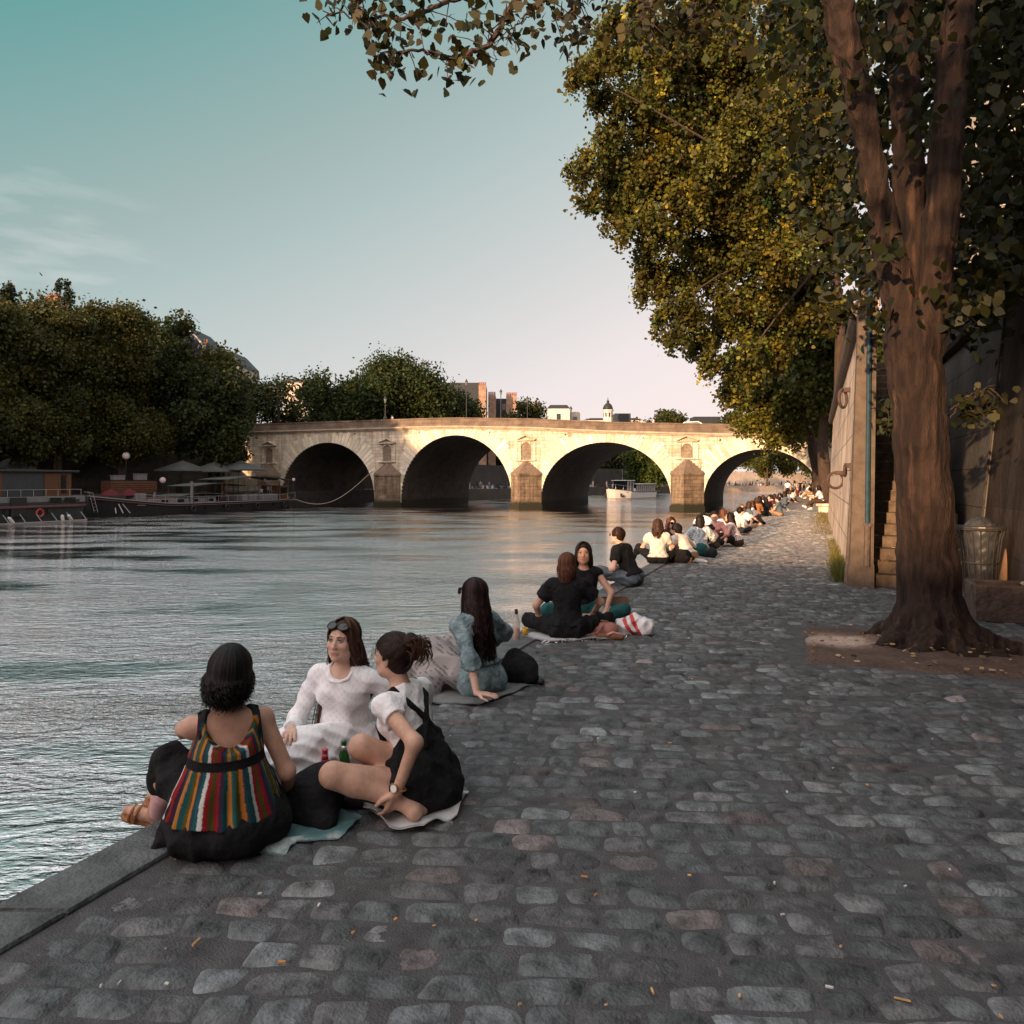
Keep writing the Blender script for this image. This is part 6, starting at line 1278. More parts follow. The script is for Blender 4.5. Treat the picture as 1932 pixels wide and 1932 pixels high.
# --- tour boat ---
T = frame(-33.5, 150, -2.0, math.atan2(-.975, -.22)); L_, B = 19, 5.2; sh = lambda t: 1.45+.75*max(0, (t-.55)/.45)**1.6
tb = thing('tour_boat', (-33.5, 150, -2), 'white tour boat with glazed cabin coming through the third arch', 'boat')
V, F = hull(T, L_, B, sh); mesh_obj('hull', V, F, M_hullw, tb)
for dz, m, nm, th in ((.0, M_black, 'gunwale_rail', .06), (-1.25, M_trim, 'waterline_stripe', .05)):
    mb = MB()
    for pts in deckline(T, L_, B, sh if dz == 0 else (lambda t: 1.45), dz): mb.tube(pts, th, 5)
    mb.obj(nm, m, tb)
lb = LB(T); V = [];  lb.bev((-1.5, 0, 1.5), (16, 4.6, .12), .03); lb.obj('deck', mat('boat_deck', (.2, .18, .16), .8, .2, 3), tb)
lb = LB(T); lb.bev((-3, 0, 3.05), (9.6, 4.5, .14), .04); lb.bev((3.6, 0, 3.75), (3.2, 3.8, .14), .05); lb.obj('roof', M_hullw, tb)
lb = LB(T); lb.bev((-3, 0, 2.25), (9.0, 3.9, 1.45), .03); lb.bev((3.6, 0, 2.65), (2.6, 3.2, 2.1), .03); lb.obj('cabin_glass', M_glassd, tb)
lb = LB(T)
for k in range(10):
    for sg in (-1, 1): lb.box((-7.4+k*.98, sg*1.98, 2.25), (.09, .09, 1.46))
for sg in (-1, 1):
    for xx in (2.35, 3.6, 4.85): lb.box((xx, sg*1.63, 2.7), (.10, .08, 2.05))
lb.bev((1.6, 0, 1.85), (1.2, 3.6, .7), .05); lb.obj('cabin_frame', M_hullw, tb)
lb = LB(T)
for k in range(8): lb.tube([(5.6+k*.5, s_*min(2.3, (11.2-5.6-k*.5)*.42), 1.9+.06*k) for s_ in (1, 1.001)], .02, 4)
for sg in (-1, 1): lb.tube([(5.4, sg*2.35, 2.55), (7.2, sg*1.75, 2.75), (8.8, sg*.9, 2.95), (9.6, 0, 3.0)], .03, 5); [lb.tube([(x_, sg*y_, 1.5), (x_, sg*y_, z_)], .025, 5) for x_, y_, z_ in ((5.4, 2.35, 2.55), (7.2, 1.75, 2.75), (8.8, .9, 2.95))]
lb.tube([(4, 0, 3.8), (4, 0, 6.0)], .04, 6); lb.obj('bow_rail', M_steel, tb)
for sg in (-1, 1):
    lb = LB(T); lb.tube([(8.0, sg*1.66, 1.25), (8.05, sg*1.67, .75), (7.8, sg*1.78, .55), (7.45, sg*1.9, .62), (7.3, sg*1.98, .85)], .13, 6); lb.tube([(8.0, sg*1.62, 1.25), (7.85, sg*1.75, .5)], .07, 6); lb.obj('anchor', M_black, tb)
# --- long dark barge ---
y0, y1 = 53.8, 83.2; T = frame(-66.4, (y0+y1)/2, -2.0, R(-90)); L_, B = y1-y0, 5.0; sh = lambda t: 1.15+.95*max(0, (t-.72)/.28)**1.5+.35*max(0, (.15-t)/.15)
bg = thing('barge', (-66.4, (y0+y1)/2, -2), 'long dark barge with curved canopies and pale deckhouse moored before the bridge', 'boat')
V, F = hull(T, L_, B, sh, raked=.9, bow=.16); mesh_obj('hull', V, F, M_hulld, bg)
for dz, m, th, nm in ((0.0, M_pale, .07, 'gunwale'), (-.22, M_trim, .06, 'rubbing_strake')):
    mb = MB()
    for pts in deckline(T, L_, B, sh, dz, bow=.16, raked=.9): mb.tube(pts, th, 5)
    mb.obj(nm, m, bg)
lb = LB(T); lb.bev((-1, 0, 1.1), (25, 4.5, .1), .02); lb.obj('deck', mat('boat_deck', (.2, .18, .16)), bg)
lb = LB(T); lb.bev((5, 0, 1.42), (9.5, 3.6, .55), .05); lb.bev((-7.4, .0, 1.55), (6.5, 3.8, .85), .12); lb.obj('deckhouse', M_pale, bg)
lb = LB(T); lb.bev((5, 0, 1.74), (9.0, 2.4, .10), .03); [lb.bev((1.5+k*1.7, 0, 1.80), (1.0, 1.8, .12), .03) for k in range(5)]; lb.obj('hatch_cover', M_trim, bg)
def canopy(x0, x1, z, rise, name, w=4.4):
    lb = LB(T); n = 14
    for th, fl in ((0, 0), (.06, 1)):
        for k in range(n+1):
            t = k/n; zz = z+rise*math.sin(t*math.pi)+th
            lb.v += [tuple(T @ Vector((x0+(x1-x0)*t, s_*w/2, zz))) for s_ in (-1, 1)]
    o = 2*(n+1); lb.f += [(2*k, 2*k+1, 2*k+3, 2*k+2) for k in range(n)]+[(o+2*k+1, o+2*k, o+2*k+2, o+2*k+3) for k in range(n)]+[(2*k, 2*k+2, o+2*k+2, o+2*k) for k in range(n)]+[(2*k+3, 2*k+1, o+2*k+1, o+2*k+3) for k in range(n)]
    c = lb.obj(name, M_canvas, bg); pb = LB(T)
    for x_ in (x0+.2, (x0+x1)/2, x1-.2):
        for s_ in (-1, 1): pb.tube([(x_, s_*w*.47, 1.1), (x_, s_*w*.47, z+.05+rise*math.sin((x_-x0)/(x1-x0)*math.pi))], .05, 6)
    pb.obj('post', M_wood, bg)
canopy(-12.6, -.9, 3.75, .45, 'canopy'); canopy(-5.2, 4.0, 3.0, .35, 'canopy', 4.0); canopy(-2.0, 5.8, 1.9, .3, 'canopy', 3.8)
lb = LB(T); lb.bev((-12.2, 0, 2.1), (1.6, 3.0, 1.9), .06); lb.obj('wheelhouse', M_wood, bg); lb = LB(T); lb.box((-12.2, 0, 2.4), (1.2, 3.06, .8)); lb.obj('wheelhouse_window', M_glassd, bg)
lb = LB(T); lb.tube([(4.2, 2.0, 1.2), (4.2, 2.0, 3.6)], .16, 8); lb.tube([(8.2, .8, 1.4), (8.2, .8, 2.4)], .1, 8); lb.obj('funnel', M_pale, bg)
lb = LB(T); lb.bev((10.4, .6, 1.75), (1.3, 1.5, 1.1), .05); lb.obj('deck_box', M_pale, bg)
lb = LB(T)
for a in (-.35, 0, .35): lb.tube([(13.2+a*.5, 1.35-a*1.0, 1.3), (13.0+a*1.6, 1.75-a*.9, .35)], .06, 5)
lb.obj('anchor', M_steel, bg)
for k, (x_, lb_) in enumerate(((13.2, 'furled dark red parasol lying on the barge bow, nearer the bow tip'), (10.9, 'furled dark red parasol on the barge beside the deck box'))):
    c = T @ Vector((x_, .2, 2.25)); t = thing('parasol', tuple(c), lb_, 'parasol', 'red parasols on the barge'); mb = MB(); mb.lathe(tuple(c), [(1.0, -.15), (.95, -.05), (.6, .3), (.05, .55)], 10); mb.obj('canopy', mat('red_canvas', (.09, .012, .018), .8, .2, 5), t); mb = MB(); mb.tube([c-Vector((0, 0, .5)), c+Vector((0, 0, .7))], .03, 6); mb.obj('pole', M_black, t)
lb = LB(T)       # stanchions and rope along the side decks
for k in range(17):
    xx = -13.4+k*1.55; lb.tube([(xx, 2.42, sh((xx+L_/2)/L_)), (xx, 2.42, sh((xx+L_/2)/L_)+.75)], .025, 5)
lb.tube([(-13.4+k*.775, 2.42, sh((-13.4+k*.775+L_/2)/L_)+.75-.06*(k % 2)) for k in range(33)], .02, 5); lb.obj('side_rail', M_steel, bg)
for k in range(6): lb = LB(T); lb.tube([(-9+k*2.9, 2.45, .62), (-9+k*2.9, 2.56, .62)], .17, 12); lb.obj('porthole', M_glassd, bg)
for k in range(4): lb = LB(T); c_ = np.array((-11+k*5.2, 2.66, .55)); lb.tube([c_+np.array((.30*math.cos(a), 0, .30*math.sin(a))) for a in np.linspace(0, 2*math.pi, 15)], .11, 7, cap=False); lb.obj('tyre_fender', M_black, bg)
for k in range(4): lb = LB(T); lb.bev((1.2+k*2.2, 1.83, 1.45), (.9, .05, .3), .01); lb.obj('deckhouse_window', M_glassd, bg)
# chairs and people on its stern
for k in range(5):
    c = T @ Vector((-6.2-k*1.1, .9+.5*(k % 2), 1.98)); t = thing('deck_chair', tuple(c), 'pale chair under the barge canopy', 'chair', 'chairs under the barge canopy')
    mb = MB(); mb.bev((c.x, c.y, c.z+.42), (.42, .42, .05), .01); mb.bev((c.x-.2, c.y, c.z+.7), (.05, .42, .5), .01); mb.obj('seat', M_pale, t)
    for a in (-.18, .18):
        for b_ in (-.18, .18): mb = MB(); mb.box((c.x+a, c.y+b_, c.z+.2), (.04, .04, .42)); mb.obj('leg', M_pale, t)
for k, (dx, tp, lb_) in enumerate(((-9.2, WHITE, 'person in white tee standing under the barge canopy'), (-13.2, GREY, 'person in pale blue standing at the barge stern'))):
    c = T @ Vector((dx, .3 if k == 0 else .9, 1.15)); stander(tuple(c), R(60+60*k), lb_, tp, BLACK, group='people aboard the barge', vox=.04, stride=.03)
# mooring rope to the pier
a, b_ = np.array(T @ Vector((-14.4, 1.2, 1.3))), np.array((-56.4, 89.0, 3.0)); mb = MB(); mb.tube([a+(b_-a)*t+np.array((0, 0, -2.6*math.sin(t*math.pi)**1.0*(1-.25*t))) for t in np.linspace(0, 1, 26)], .055, 6)
tag(mb.obj('mooring_rope', mat('rope', (.34, .28, .2), .95, .2, 40)), 'long slack mooring rope from the barge stern to the bridge pier', 'rope')
# --- houseboat ---
T = frame(-65.8, 43.6, -2.0, R(90)); L_, B = 15.6, 5.0; sh = lambda t: 1.75+.35*max(0, (t-.7)/.3)
hb = thing('houseboat', (-65.8, 43.6, -2), 'grey houseboat with wooden cabin moored at the left edge', 'boat')
V, F = hull(T, L_, B, sh, raked=.5, bow=.12); mesh_obj('hull', V, F, M_hullg, hb)
mb = MB()
for pts in deckline(T, L_, B, lambda t: 1.35, 0, bow=.12, raked=.4): mb.tube(pts, .13, 5)
mb.obj('rubbing_strake', M_trim, hb)
lb = LB(T); lb.bev((0, 0, 1.95), (13.4, 4.7, .6), .05); lb.obj('bulwark', M_pale, hb)
lb = LB(T); lb.bev((-1.0, 0, 3.35), (11.4, 4.2, 2.2), .04); lb.obj('cabin', mat('cabin_dark', (.035, .042, .046), .6, .2, 3), hb)
for x_, w_ in ((4.1, 2.6), (-1.6, 1.2), (-5.4, 1.6)):
    lb = LB(T); lb.bev((x_, -2.12, 3.3), (w_, .12, 2.1), .02); lb.obj('wood_panel', M_wood, hb)
for x_, w_ in ((4.6, .5), (-2.6, .8), (-3.9, 1.1)):
    lb = LB(T); lb.box((x_, -2.2, 3.35), (w_, .06, 1.7)); lb.obj('window', M_glassd if x_ > 0 else M_pale, hb)
lb = LB(T); lb.bev((-.6, 0, 4.52), (13.2, 5.0, .2), .04); lb.obj('roof', mat('roof_felt', (.035, .04, .042), .8, .2, 3), hb)
for x_ in (3.6, 5.0): lb = LB(T); lb.box((x_, -2.52, 1.9), (1.1, .05, .42)); lb.obj('side_window', M_glassd, hb)
lb = LB(T); lb.box((.2, -2.5, 1.35), (1.4, .1, 1.7)); lb.obj('doorway', M_black, hb)
lb = LB(T)
for s_ in (0, .55): lb.tube([(7.0+.1*s_, -2.2+s_*.9, 2.6), (7.6, -2.2+s_*.9, 2.5), (8.15, -2.2+s_*.9, .6)], .035, 5)
for k in range(6): lb.tube([(7.62+.085*k, -2.2, 2.4-.32*k), (7.62+.085*k, -1.7, 2.4-.32*k)], .025, 5)
lb.obj('ladder', M_steel, hb)
lb = LB(T)
for k in range(9): lb.tube([(-5.6+k*1.45, -2.62, .75), (-5.4+k*1.45, -3.2, -.05)], .045, 5)
lb.tube([(-6, -3.2, .02), (6.2, -3.2, .02)], .05, 5); lb.obj('boarding_rail', M_steel, hb)
lb = LB(T); c_ = np.array((2.0, -2.66, .8)); lb.tube([c_+np.array((.32*math.cos(a), 0, .32*math.sin(a))) for a in np.linspace(0, 2*math.pi, 19)], .075, 8, cap=False); lb.obj('lifebuoy', mat('buoy_red', (.42, .06, .03), .5, .2, 3), hb)
for k, (x_, ti) in enumerate(((4.0, .05), (4.55, .45), (-.9, .5), (-3.4, .5))):
    lb = LB(T); lb.tube([(x_, -2.75, .55), (x_+ti*.2, -2.8, .45), (x_+ti, -2.85, -.15), (x_+ti*1.05, -2.85, -.22)], [.05, .15, .15, .06], 8); lb.obj('fender', M_hullw, hb)
for k in range(3): lb = LB(T); lb.tube([(-4.8+k*3.9, -2.5, .95), (-4.8+k*3.9, -2.58, .95)], .22, 14); lb.obj('porthole', M_glassd, hb)
lb = LB(T)
for k in range(12): lb.tube([(-6.4+k*1.15, -2.34, 2.25), (-6.4+k*1.15, -2.34, 2.85)], .02, 5)
lb.tube([(-6.4, -2.34, 2.85), (6.3, -2.34, 2.85)], .025, 5); lb.obj('deck_rail', M_steel, hb)
# --- on the lower quay opposite ---
def parasol(px_, py_, Z, w, label):
    c = P(px_, py_, Z); t = thing('parasol', (c.x, c.y, .1), label, 'parasol', 'square pale parasols on the far lower quay')
    mb = MB(); h = c.z; q = [(c.x+a*w, c.y+b_*w, h-.85) for a, b_ in ((-1, -1), (1, -1), (1, 1), (-1, 1))]; mb._add(q+[(c.x, c.y, h+.35)]+[(x, y, z-.16) for x, y, z in q], [(0, 1, 4), (1, 2, 4), (2, 3, 4), (3, 0, 4), (0, 5, 6, 1), (1, 6, 7, 2), (2, 7, 8, 3), (3, 8, 5, 0)]); mb.obj('canopy', M_canvas, t)
    mb = MB(); mb.tube([(c.x, c.y, .1), (c.x, c.y, h-.1)], .04, 6); mb.obj('pole', M_black, t)
for a in ((345, 874, 92, 2.3, 'square green grey parasol, leftmost above the barge'), (405, 876, 94, 2.2, 'square green grey parasol in the middle above the barge'), (450, 873, 96, 2.5, 'square green grey parasol nearest the bridge'), (22, 868, 78, 1.6, 'small pale parasol peak behind the houseboat cabin')): parasol(*a)
M_globe = mat('globe_white', (.55, .45, .45), .4, .05, 3, emit=.04)
def globe(px_, py_, Z, r, base, label):
    c = P(px_, py_, Z); t = thing('globe_lamp', (c.x, c.y, base), label, 'lamp', 'round globe lamps by the boats'); MB().ball(tuple(c), r, 14).obj('globe', M_globe, t, True); mb = MB(); mb.tube([(c.x, c.y, base), (c.x, c.y, c.z-r*.9)], .05, 6); mb.obj('post', M_black, t)
for a in ((238, 860, 86, .42, .1, 'pinkish globe lamp on a post beside the wooden bar'), (307, 906, 88, .36, -.6, 'white globe lamp low on the barge deck'), (500, 906, 97, .20, -.5, 'small globe lamp at the barge stern, left of its pair'), (528, 905, 98, .20, -.5, 'small globe lamp at the barge stern, right of its pair'), (554, 905, 100, .22, -2.0, 'small globe lamp by the bridge beyond the barge')): globe(*a)
c = P(245, 908, 85); t = thing('bar_counter', (c.x, c.y, .1), 'slatted wooden bar counter on the quay behind the barge bow', 'counter'); lbm = MB()
for k in range(6): lbm.bev((c.x, c.y, .28+k*.24), (1.6, 6.2, .2), .02)
lbm.obj('slat_front', mat('bar_wood', (.12, .05, .025), .6, .3, 3, stretch=(.6, .6, 6)), t); MB().box((c.x-.05, c.y, .9), (1.4, 6.0, 1.6)).obj('core', M_black, t)
for k, (dy, h_, lb_) in enumerate(((-1.6, .5, 'white box on the left half of the wooden bar'), (1.4, .7, 'taller white box on the right half of the wooden bar'))):
    t2 = thing('white_box', (c.x, c.y+dy, 1.7), lb_, 'box'); mb = MB(); mb.bev((c.x, c.y+dy, 1.72+h_/2), (.7, 1.4, h_), .04); mb.obj('body', M_pale, t2); mb = MB(); mb.bev((c.x, c.y+dy, 1.75+h_), (.8, 1.5, .08), .02); mb.obj('lid', M_pale, t2)

# --- buildings ---
M_zinc = mat('zinc_roof', (.022, .026, .032), .5, .2, .8); M_plast = mat('plaster', (.52, .44, .36), .9, .15, .5); M_brickr = brick_mat('chimney_brick', (.34, .13, .08), (.27, .10, .065), (.25, .19, .15), .5, .2, .02, axes='XZ'); M_pot = mat('chimney_pot', (.30, .11, .06), .8, .2, 3)
M_brickb = brick_mat('stack_brick', (.42, .28, .20), (.33, .21, .15), (.28, .2, .15), .8, .3, .02, axes='XZ')
def at_px(x0, x1, ytop, ybot, Z): a, b_ = P(x0, ytop, Z), P(x1, ybot, Z); return a, b_, (b_-a).xy.length
RZ = R(YAW)      # walls square to this bearing
def chimney(T_, x, z0, w, d, h, pots, m, par, name='chimney'):
    lb = LB(T_); lb.bev((x, 0, z0+h/2), (w, d, h), .04); lb.bev((x, 0, z0+h-.1), (w*1.06, d*1.1, .2), .03); o = lb.obj(name, m, par)
    lb = LB(T_)
    for k in range(pots): xx = x-w/2+w*(k+.5)/pots; lb.lathe((xx, 0, z0+h), [(.14, 0), (.11, .5), (.14, .55)], 8)
    lb.obj('pot', M_pot, o if o.parent is None else par); return o
# gabled house on the left bank
c = P(390, 660, 112); T = Matrix.Translation((c.x, c.y, 0)) @ Matrix.Rotation(RZ, 4, 'Z'); t = thing('townhouse', (c.x, c.y, 0), 'dark slate roofed house with pale gable edge above the left trees', 'building')
zz = lambda y, Z=112: CAMH-(y-HOR)/FPX*Z
sx = lambda x, Z=112: (x-390)/FPX*Z
lb = LB(T); lb.box((sx(390), 4, zz(690)/2+2.4), (sx(440)-sx(320), 8, zz(690)-5)); lb.obj('wall', M_plast, t)
lb = LB(T); lb.prism_y([(sx(300), zz(690)), (sx(320), zz(625)), (sx(347), zz(612)), (sx(404), zz(672)), (sx(404), zz(690))], 0, 10); lb.obj('roof', M_zinc, t)
lb = LB(T); lb.tube([(sx(346), -.1, zz(611)), (sx(405), -.1, zz(673))], .16, 6); lb.obj('gable_edge', M_plast, t)
lb = LB(T); lb.prism_y([(sx(395), zz(700)), (sx(397), zz(655)), (sx(420), zz(655)), (sx(446), zz(682)), (sx(448), zz(700))], 2, 10); lb.obj('side_roof', M_zinc, t)
chimney(T, sx(388.5), zz(665), sx(394)-sx(384), 1, zz(647)-zz(665), 2, M_black, t)
for k in (0, 1): lb = LB(T); lb.box((sx(353+k*9), -.05, zz(640)), (.35, .2, .6)); lb.obj('dormer_window', M_glassd, t)
# red chimney house
c = P(100, 575, 118); T = Matrix.Translation((c.x, c.y, 0)) @ Matrix.Rotation(RZ, 4, 'Z'); t = thing('townhouse', (c.x, c.y, 0), 'house showing only its red brick chimney and roof slope above the left trees', 'building'); z2 = lambda y: zz(y, 118); s2 = lambda x: (x-100)/FPX*118
lb = LB(T); lb.box((0, 5, z2(640)/2+2.4), (12, 9, z2(640)-5)); lb.obj('wall', M_plast, t); lb = LB(T); lb.prism_y([(s2(60), z2(645)), (s2(110), z2(578)), (s2(150), z2(645))], .6, 9); lb.obj('roof', M_zinc, t)
chimney(T, s2(103), z2(600), s2(113)-s2(91), 1.4, z2(559)-z2(600), 5, M_brickr, t)
# the sunlit block seen through the thin tree, and the chimney blocks
def block(x0, x1, yt, Z, m, label, pots=0, win=True, name='apartment_block', zb=2.4, roof=None, d=8, win_m=None):
    a, b_, w = at_px(x0, x1, yt, 800, Z); cx_, cy_ = (a.x+b_.x)/2, (a.y+b_.y)/2; T_ = Matrix.Translation((cx_, cy_, 0)) @ Matrix.Rotation(RZ, 4, 'Z'); t = thing(name, (cx_, cy_, 0), label, 'building')
    lb = LB(T_); lb.box((0, d/2, (a.z+zb)/2), (w, d, a.z-zb)); o = lb.obj('wall', m, t)
    if pots:
        lb = LB(T_)
        for k in range(pots): lb.lathe((-w/2+w*(k+.5)/pots, .6, a.z), [(.2, 0), (.16, .75), (.2, .8)], 6)
        lb.obj('pots', M_pot, t)['kind'] = 'stuff' if pots > 3 else 'thing'
    if roof: lb = LB(T_); lb.prism_y([(-w/2-.2, a.z), (-w/2+w*.12, a.z+roof), (w/2-w*.12, a.z+roof), (w/2+.2, a.z)], .2, d-.2); lb.obj('roof', M_zinc, t)
    if win:
        n_ = max(1, int(w/3)); 
        for i in range(n_):
            lb = LB(T_); lb.bev((-w/2+w*(i+.5)/n_, -.02, a.z-2.2), (1.0, .3, 1.7), .05); lb.obj('window', win_m or M_glassd, t)
    return t
block(535, 590, 722, 150, M_plast, 'sunlit cream facade glimpsed through the thin tree left of the bridge', win=True, roof=.8)
block(833, 905, 722, 178, M_zinc, 'dark flat topped block behind the tallest bridge lamp', win=False)
block(903, 917, 727, 176, M_brickb, 'tall brown chimney stack block, leftmost of the row', 4, False)
block(921, 935, 745, 182, M_brickb, 'brown chimney stack block, second of the row', 4, False)
block(936, 966, 752, 190, M_zinc, 'dark roofed block between the brown stacks', 0, True, win_m=M_pale)
block(955, 975, 746, 186, M_brickb, 'wider brown chimney stack block, third of the row', 6, False)
block(1000, 1018, 764, 200, M_brickb, 'small far brown stack right of the bushy tree', 3, False)
block(1033, 1075, 771, 195, mat('white_plaster', (.62, .56, .5), .9, .1, .5), 'white house with pointed finial beyond the bridge', 0, True, roof=1.0)
block(1075, 1095, 777, 200, M_plast, 'low cream house right of the white one', 0, True)
block(1100, 1215, 793, 260, M_plast, 'long low cream roofline behind the domed tower', 8, False, roof=.8)
block(1160, 1190, 780, 240, M_zinc, 'dark low roof right of the domed tower', 0, False)
block(1310, 1360, 786, 300, M_zinc, 'distant dark roof behind the bridge right half', 0, False)
c = P(1147, 790, 230); t = thing('domed_tower', (c.x, c.y, 2), 'small white bell tower with dark dome beyond the bridge', 'building'); q = 230/FPX
mb = MB(); mb.lathe((c.x, c.y, 2.4), [(9*q, 0), (9*q, c.z-2.4+14*q), (11*q, c.z-2.4+14.5*q), (11*q, c.z-2.4+16.5*q), (9.4*q, c.z-2.4+17*q)], 8, rz=.2); mb.obj('drum', mat('white_plaster', (.62, .56, .5)), t)
for a in range(8): an = a*math.pi/4+.2+math.pi/8; mb = MB(); mb.box((c.x+8.35*q*math.cos(an), c.y+8.35*q*math.sin(an), c.z+7*q), (.5*q, 3*q, 8*q), rz=an); mb.obj('window', M_glassd, t)
mb = MB(); mb.lathe((c.x, c.y, c.z+17*q), [(9.6*q, 0), (9.4*q, 3*q), (8*q, 7.5*q), (5*q, 11*q), (2.6*q, 12.5*q), (2.2*q, 15*q), (2.8*q, 15.5*q), (1.2*q, 18*q), (.5*q, 20*q), (.25*q, 24*q)], 16); mb.obj('dome', M_zinc, t, True)
# pale building over the wall on the right
c = P(1905, 150, 26); T = Matrix.Translation((c.x, c.y, 0)) @ Matrix.Rotation(R(8), 4, 'Z'); t = thing('stone_building', (c.x, c.y, 4.3), 'sunlit cream stone building with an arched window high on the right', 'building'); H = P(1905, 62, 26).z
x0_, x1_ = -.25, 7.0; xc_ = 1.25; rw = .62; zs_ = P(1905, 165, 26).z
lb = LB(T); lb.box(((x0_+xc_-rw)/2, 3, (H+4.3)/2), (xc_-rw-x0_, 6, H-4.3)); lb.box(((x1_+xc_+rw)/2, 3, (H+4.3)/2), (x1_-xc_-rw, 6, H-4.3)); pr_ = None
for a in np.linspace(math.pi, 0, 13):
    q_ = (xc_+rw*math.cos(a), zs_+rw*math.sin(a))
    if pr_: lb.prism_y([pr_, q_, (q_[0], H), (pr_[0], H)], 0, 6)
    pr_ = q_
lb.box((xc_, 3, (zs_-2.6+4.3)/2), (2*rw, 6, zs_-2.6-4.3)); lb.obj('wall', M_plast, t)
lb = LB(T); lb.tube([(xc_+rw*1.12*math.cos(a), -.03, zs_+rw*1.12*math.sin(a)) for a in np.linspace(math.pi, 0, 17)], .1, 6); lb.obj('arch_moulding', mat('moulding', (.34, .2, .14), .8, .2, 3), t)
lb = LB(T); lb.box((xc_, .3, zs_-.9), (2*rw, .05, 3.2)); lb.obj('window', M_glassd, t)
lb = LB(T); lb.bev((3.3, 2.9, H+.15), (7.4, 6.6, .3), .05); lb.obj('cornice', M_plast, t)

# --- by the big tree: litter bin, crate, timber ---
c = G(1850, 1141); bx, by = c.x, c.y; t = thing('litter_bin', (bx, by, 0), 'round wire litter bin with a clear bag standing by the dark wall', 'litter bin')
wire = mat('bin_wire', (.09, .08, .07), .4, .2, 9, metal=.6); prof = [(.155, .02), (.19, .25), (.20, .55), (.235, .85), (.27, .98)]
mb = MB()
for k in range(18):
    a = 2*math.pi*k/18; mb.tube([(bx+r_*math.cos(a), by+r_*math.sin(a), z_) for r_, z_ in prof], .0085, 5)
for r_, z_ in ((.155, .03), (.20, .55), (.27, .98), (.275, 1.0)): mb.tube([(bx+r_*math.cos(a), by+r_*math.sin(a), z_) for a in np.linspace(0, 2*math.pi, 25)], .012, 6, cap=False)
mb.obj('wire_basket', wire, t)
b = SDF(wr=.007, seed=9); b.cap((0, 0, .12), (0, 0, .5), .13, .15, .05); b.cap((0, 0, .5), (0, 0, .93), .15, .21, .05); V, Q = b.mesh(.02); mesh_obj('bin_bag', V+np.array((bx, by, 0)), Q, mat('bag_film', (.025, .027, .03), .4, .5, 7, c2=(.09, .09, .095), spec=.35, alpha=.75), t, True)
mb = MB(); mb.lathe((bx, by, 1.0), [(.285, 0), (.285, .02), (.235, .03), (.2, .0)], 24); mb.obj('rim', wire, t)
c = G(1900, 1176); t = thing('stone_trough', (c.x, c.y, 0), 'weathered open box with crumbling rim beside the litter bin at the right edge', 'trough'); cx_, cy_ = c.x+.04, c.y+.28
mb = MB()
for dx, dy, sx_, sy_ in ((0, -.26, .72, .07), (0, .26, .72, .07), (-.33, 0, .07, .46), (.33, 0, .07, .46)): mb.bev((cx_+dx, cy_+dy, .21), (sx_, sy_, .42), .015, rx=rnd.gauss(0, .015))
mb.bev((cx_, cy_, .04), (.62, .46, .08), .01); mb.obj('box', mat('trough_stone', (.045, .032, .026), .95, .5, 7, .9, 30, c2=(.14, .10, .08)), t)
mb = MB(); mb.bev((cx_+.22, cy_-.24, .43), (.22, .16, .05), .02, rz=.3, ry=.2); mb.obj('broken_rim', mat('broken_stone', (.4, .28, .2), .9, .3, 9, .6, 40), t)
a_, b_ = P(1893, 1098, 9.6), P(1908, 1040, 9.75); t = thing('timber_post', tuple(a_), 'rounded pale timber leaning on the wall behind the trough', 'timber'); mb = MB(); mb.tube([a_-(b_-a_)*.6, a_, a_+(b_-a_)*.9, b_, b_+(b_-a_)*.05], [.055, .058, .075, .078, .04], 14); mb.obj('shaft', mat('pale_timber', (.34, .19, .11), .8, .2, 6, stretch=(6, 6, 1)), t, True)

# --- picnic things ---
def lathe_thing(name, loc, label, cat, parts, group=None, n=20, tilt=(0, 0)):
    t = thing(name, loc, label, cat, group)
    for nm, prof, m in parts: mb = MB(); mb.lathe((0, 0, 0), prof, n, rx=tilt[0], ry=tilt[1]); mb.obj(nm, m, t, True, world=False)
    return t
GLG = mat('green_glass', (.015, .09, .02), .08, .2, 4, spec=.6); LBR = mat('red_label', (.30, .015, .03), .5, .1, 9); PKG = mat('pink_glass', (.52, .06, .10), .25, .1, 5, spec=.5)
c = G(652, 1470)
def beer(loc, glassm, labelm, foil, label): q_ = 1.12; return lathe_thing('beer_bottle', loc, label, 'bottle', [('glass', [(.030, 0), (.031, .01), (.031, .135), (.027, .16), (.016, .19), (.0135, .225), (.0155, .228), (.0155, .238), (.012, .24)], glassm), ('label', [(.0316, .07), (.0316, .125)], labelm), ('neck_foil', [(.0175, .19), (.0145, .215)], foil)], 'bottles of the picnic')
c = P(649, 1450, 3.86); beer((c.x, c.y, .012), GLG, LBR, mat('silver_foil', (.6, .6, .58), .3, .2, 20, metal=.7), 'green beer bottle with red label between the women in white')
c = P(613, 1450, 3.74); beer((c.x, c.y, .012), PKG, mat('pink_label', (.42, .05, .09), .5, .1, 9), PKG, 'pink bottle standing left of the green beer bottle')
c = G(577, 1500); t = thing('plastic_tub', (c.x, c.y, .004), 'clear round plastic tub with snacks before the white dress', 'tub'); mb = MB(); mb.lathe((0, 0, 0), [(.055, 0), (.075, .055), (.079, .058), (.079, .062), (.073, .058), (.053, .004)], 24); mb.obj('tub', mat('clear_plastic', (.55, .55, .56), .15, .1, 6, spec=.6, alpha=.45), t, True, world=False); mb = MB()
for k in range(16): mb.ball((rnd.gauss(0, .024), rnd.gauss(0, .024), .025+rnd.random()*.015), (.014, .012, .010), 6)
mb.obj('snacks', mat('snack', (.36, .17, .06), .7, .3, 30), t, world=False)
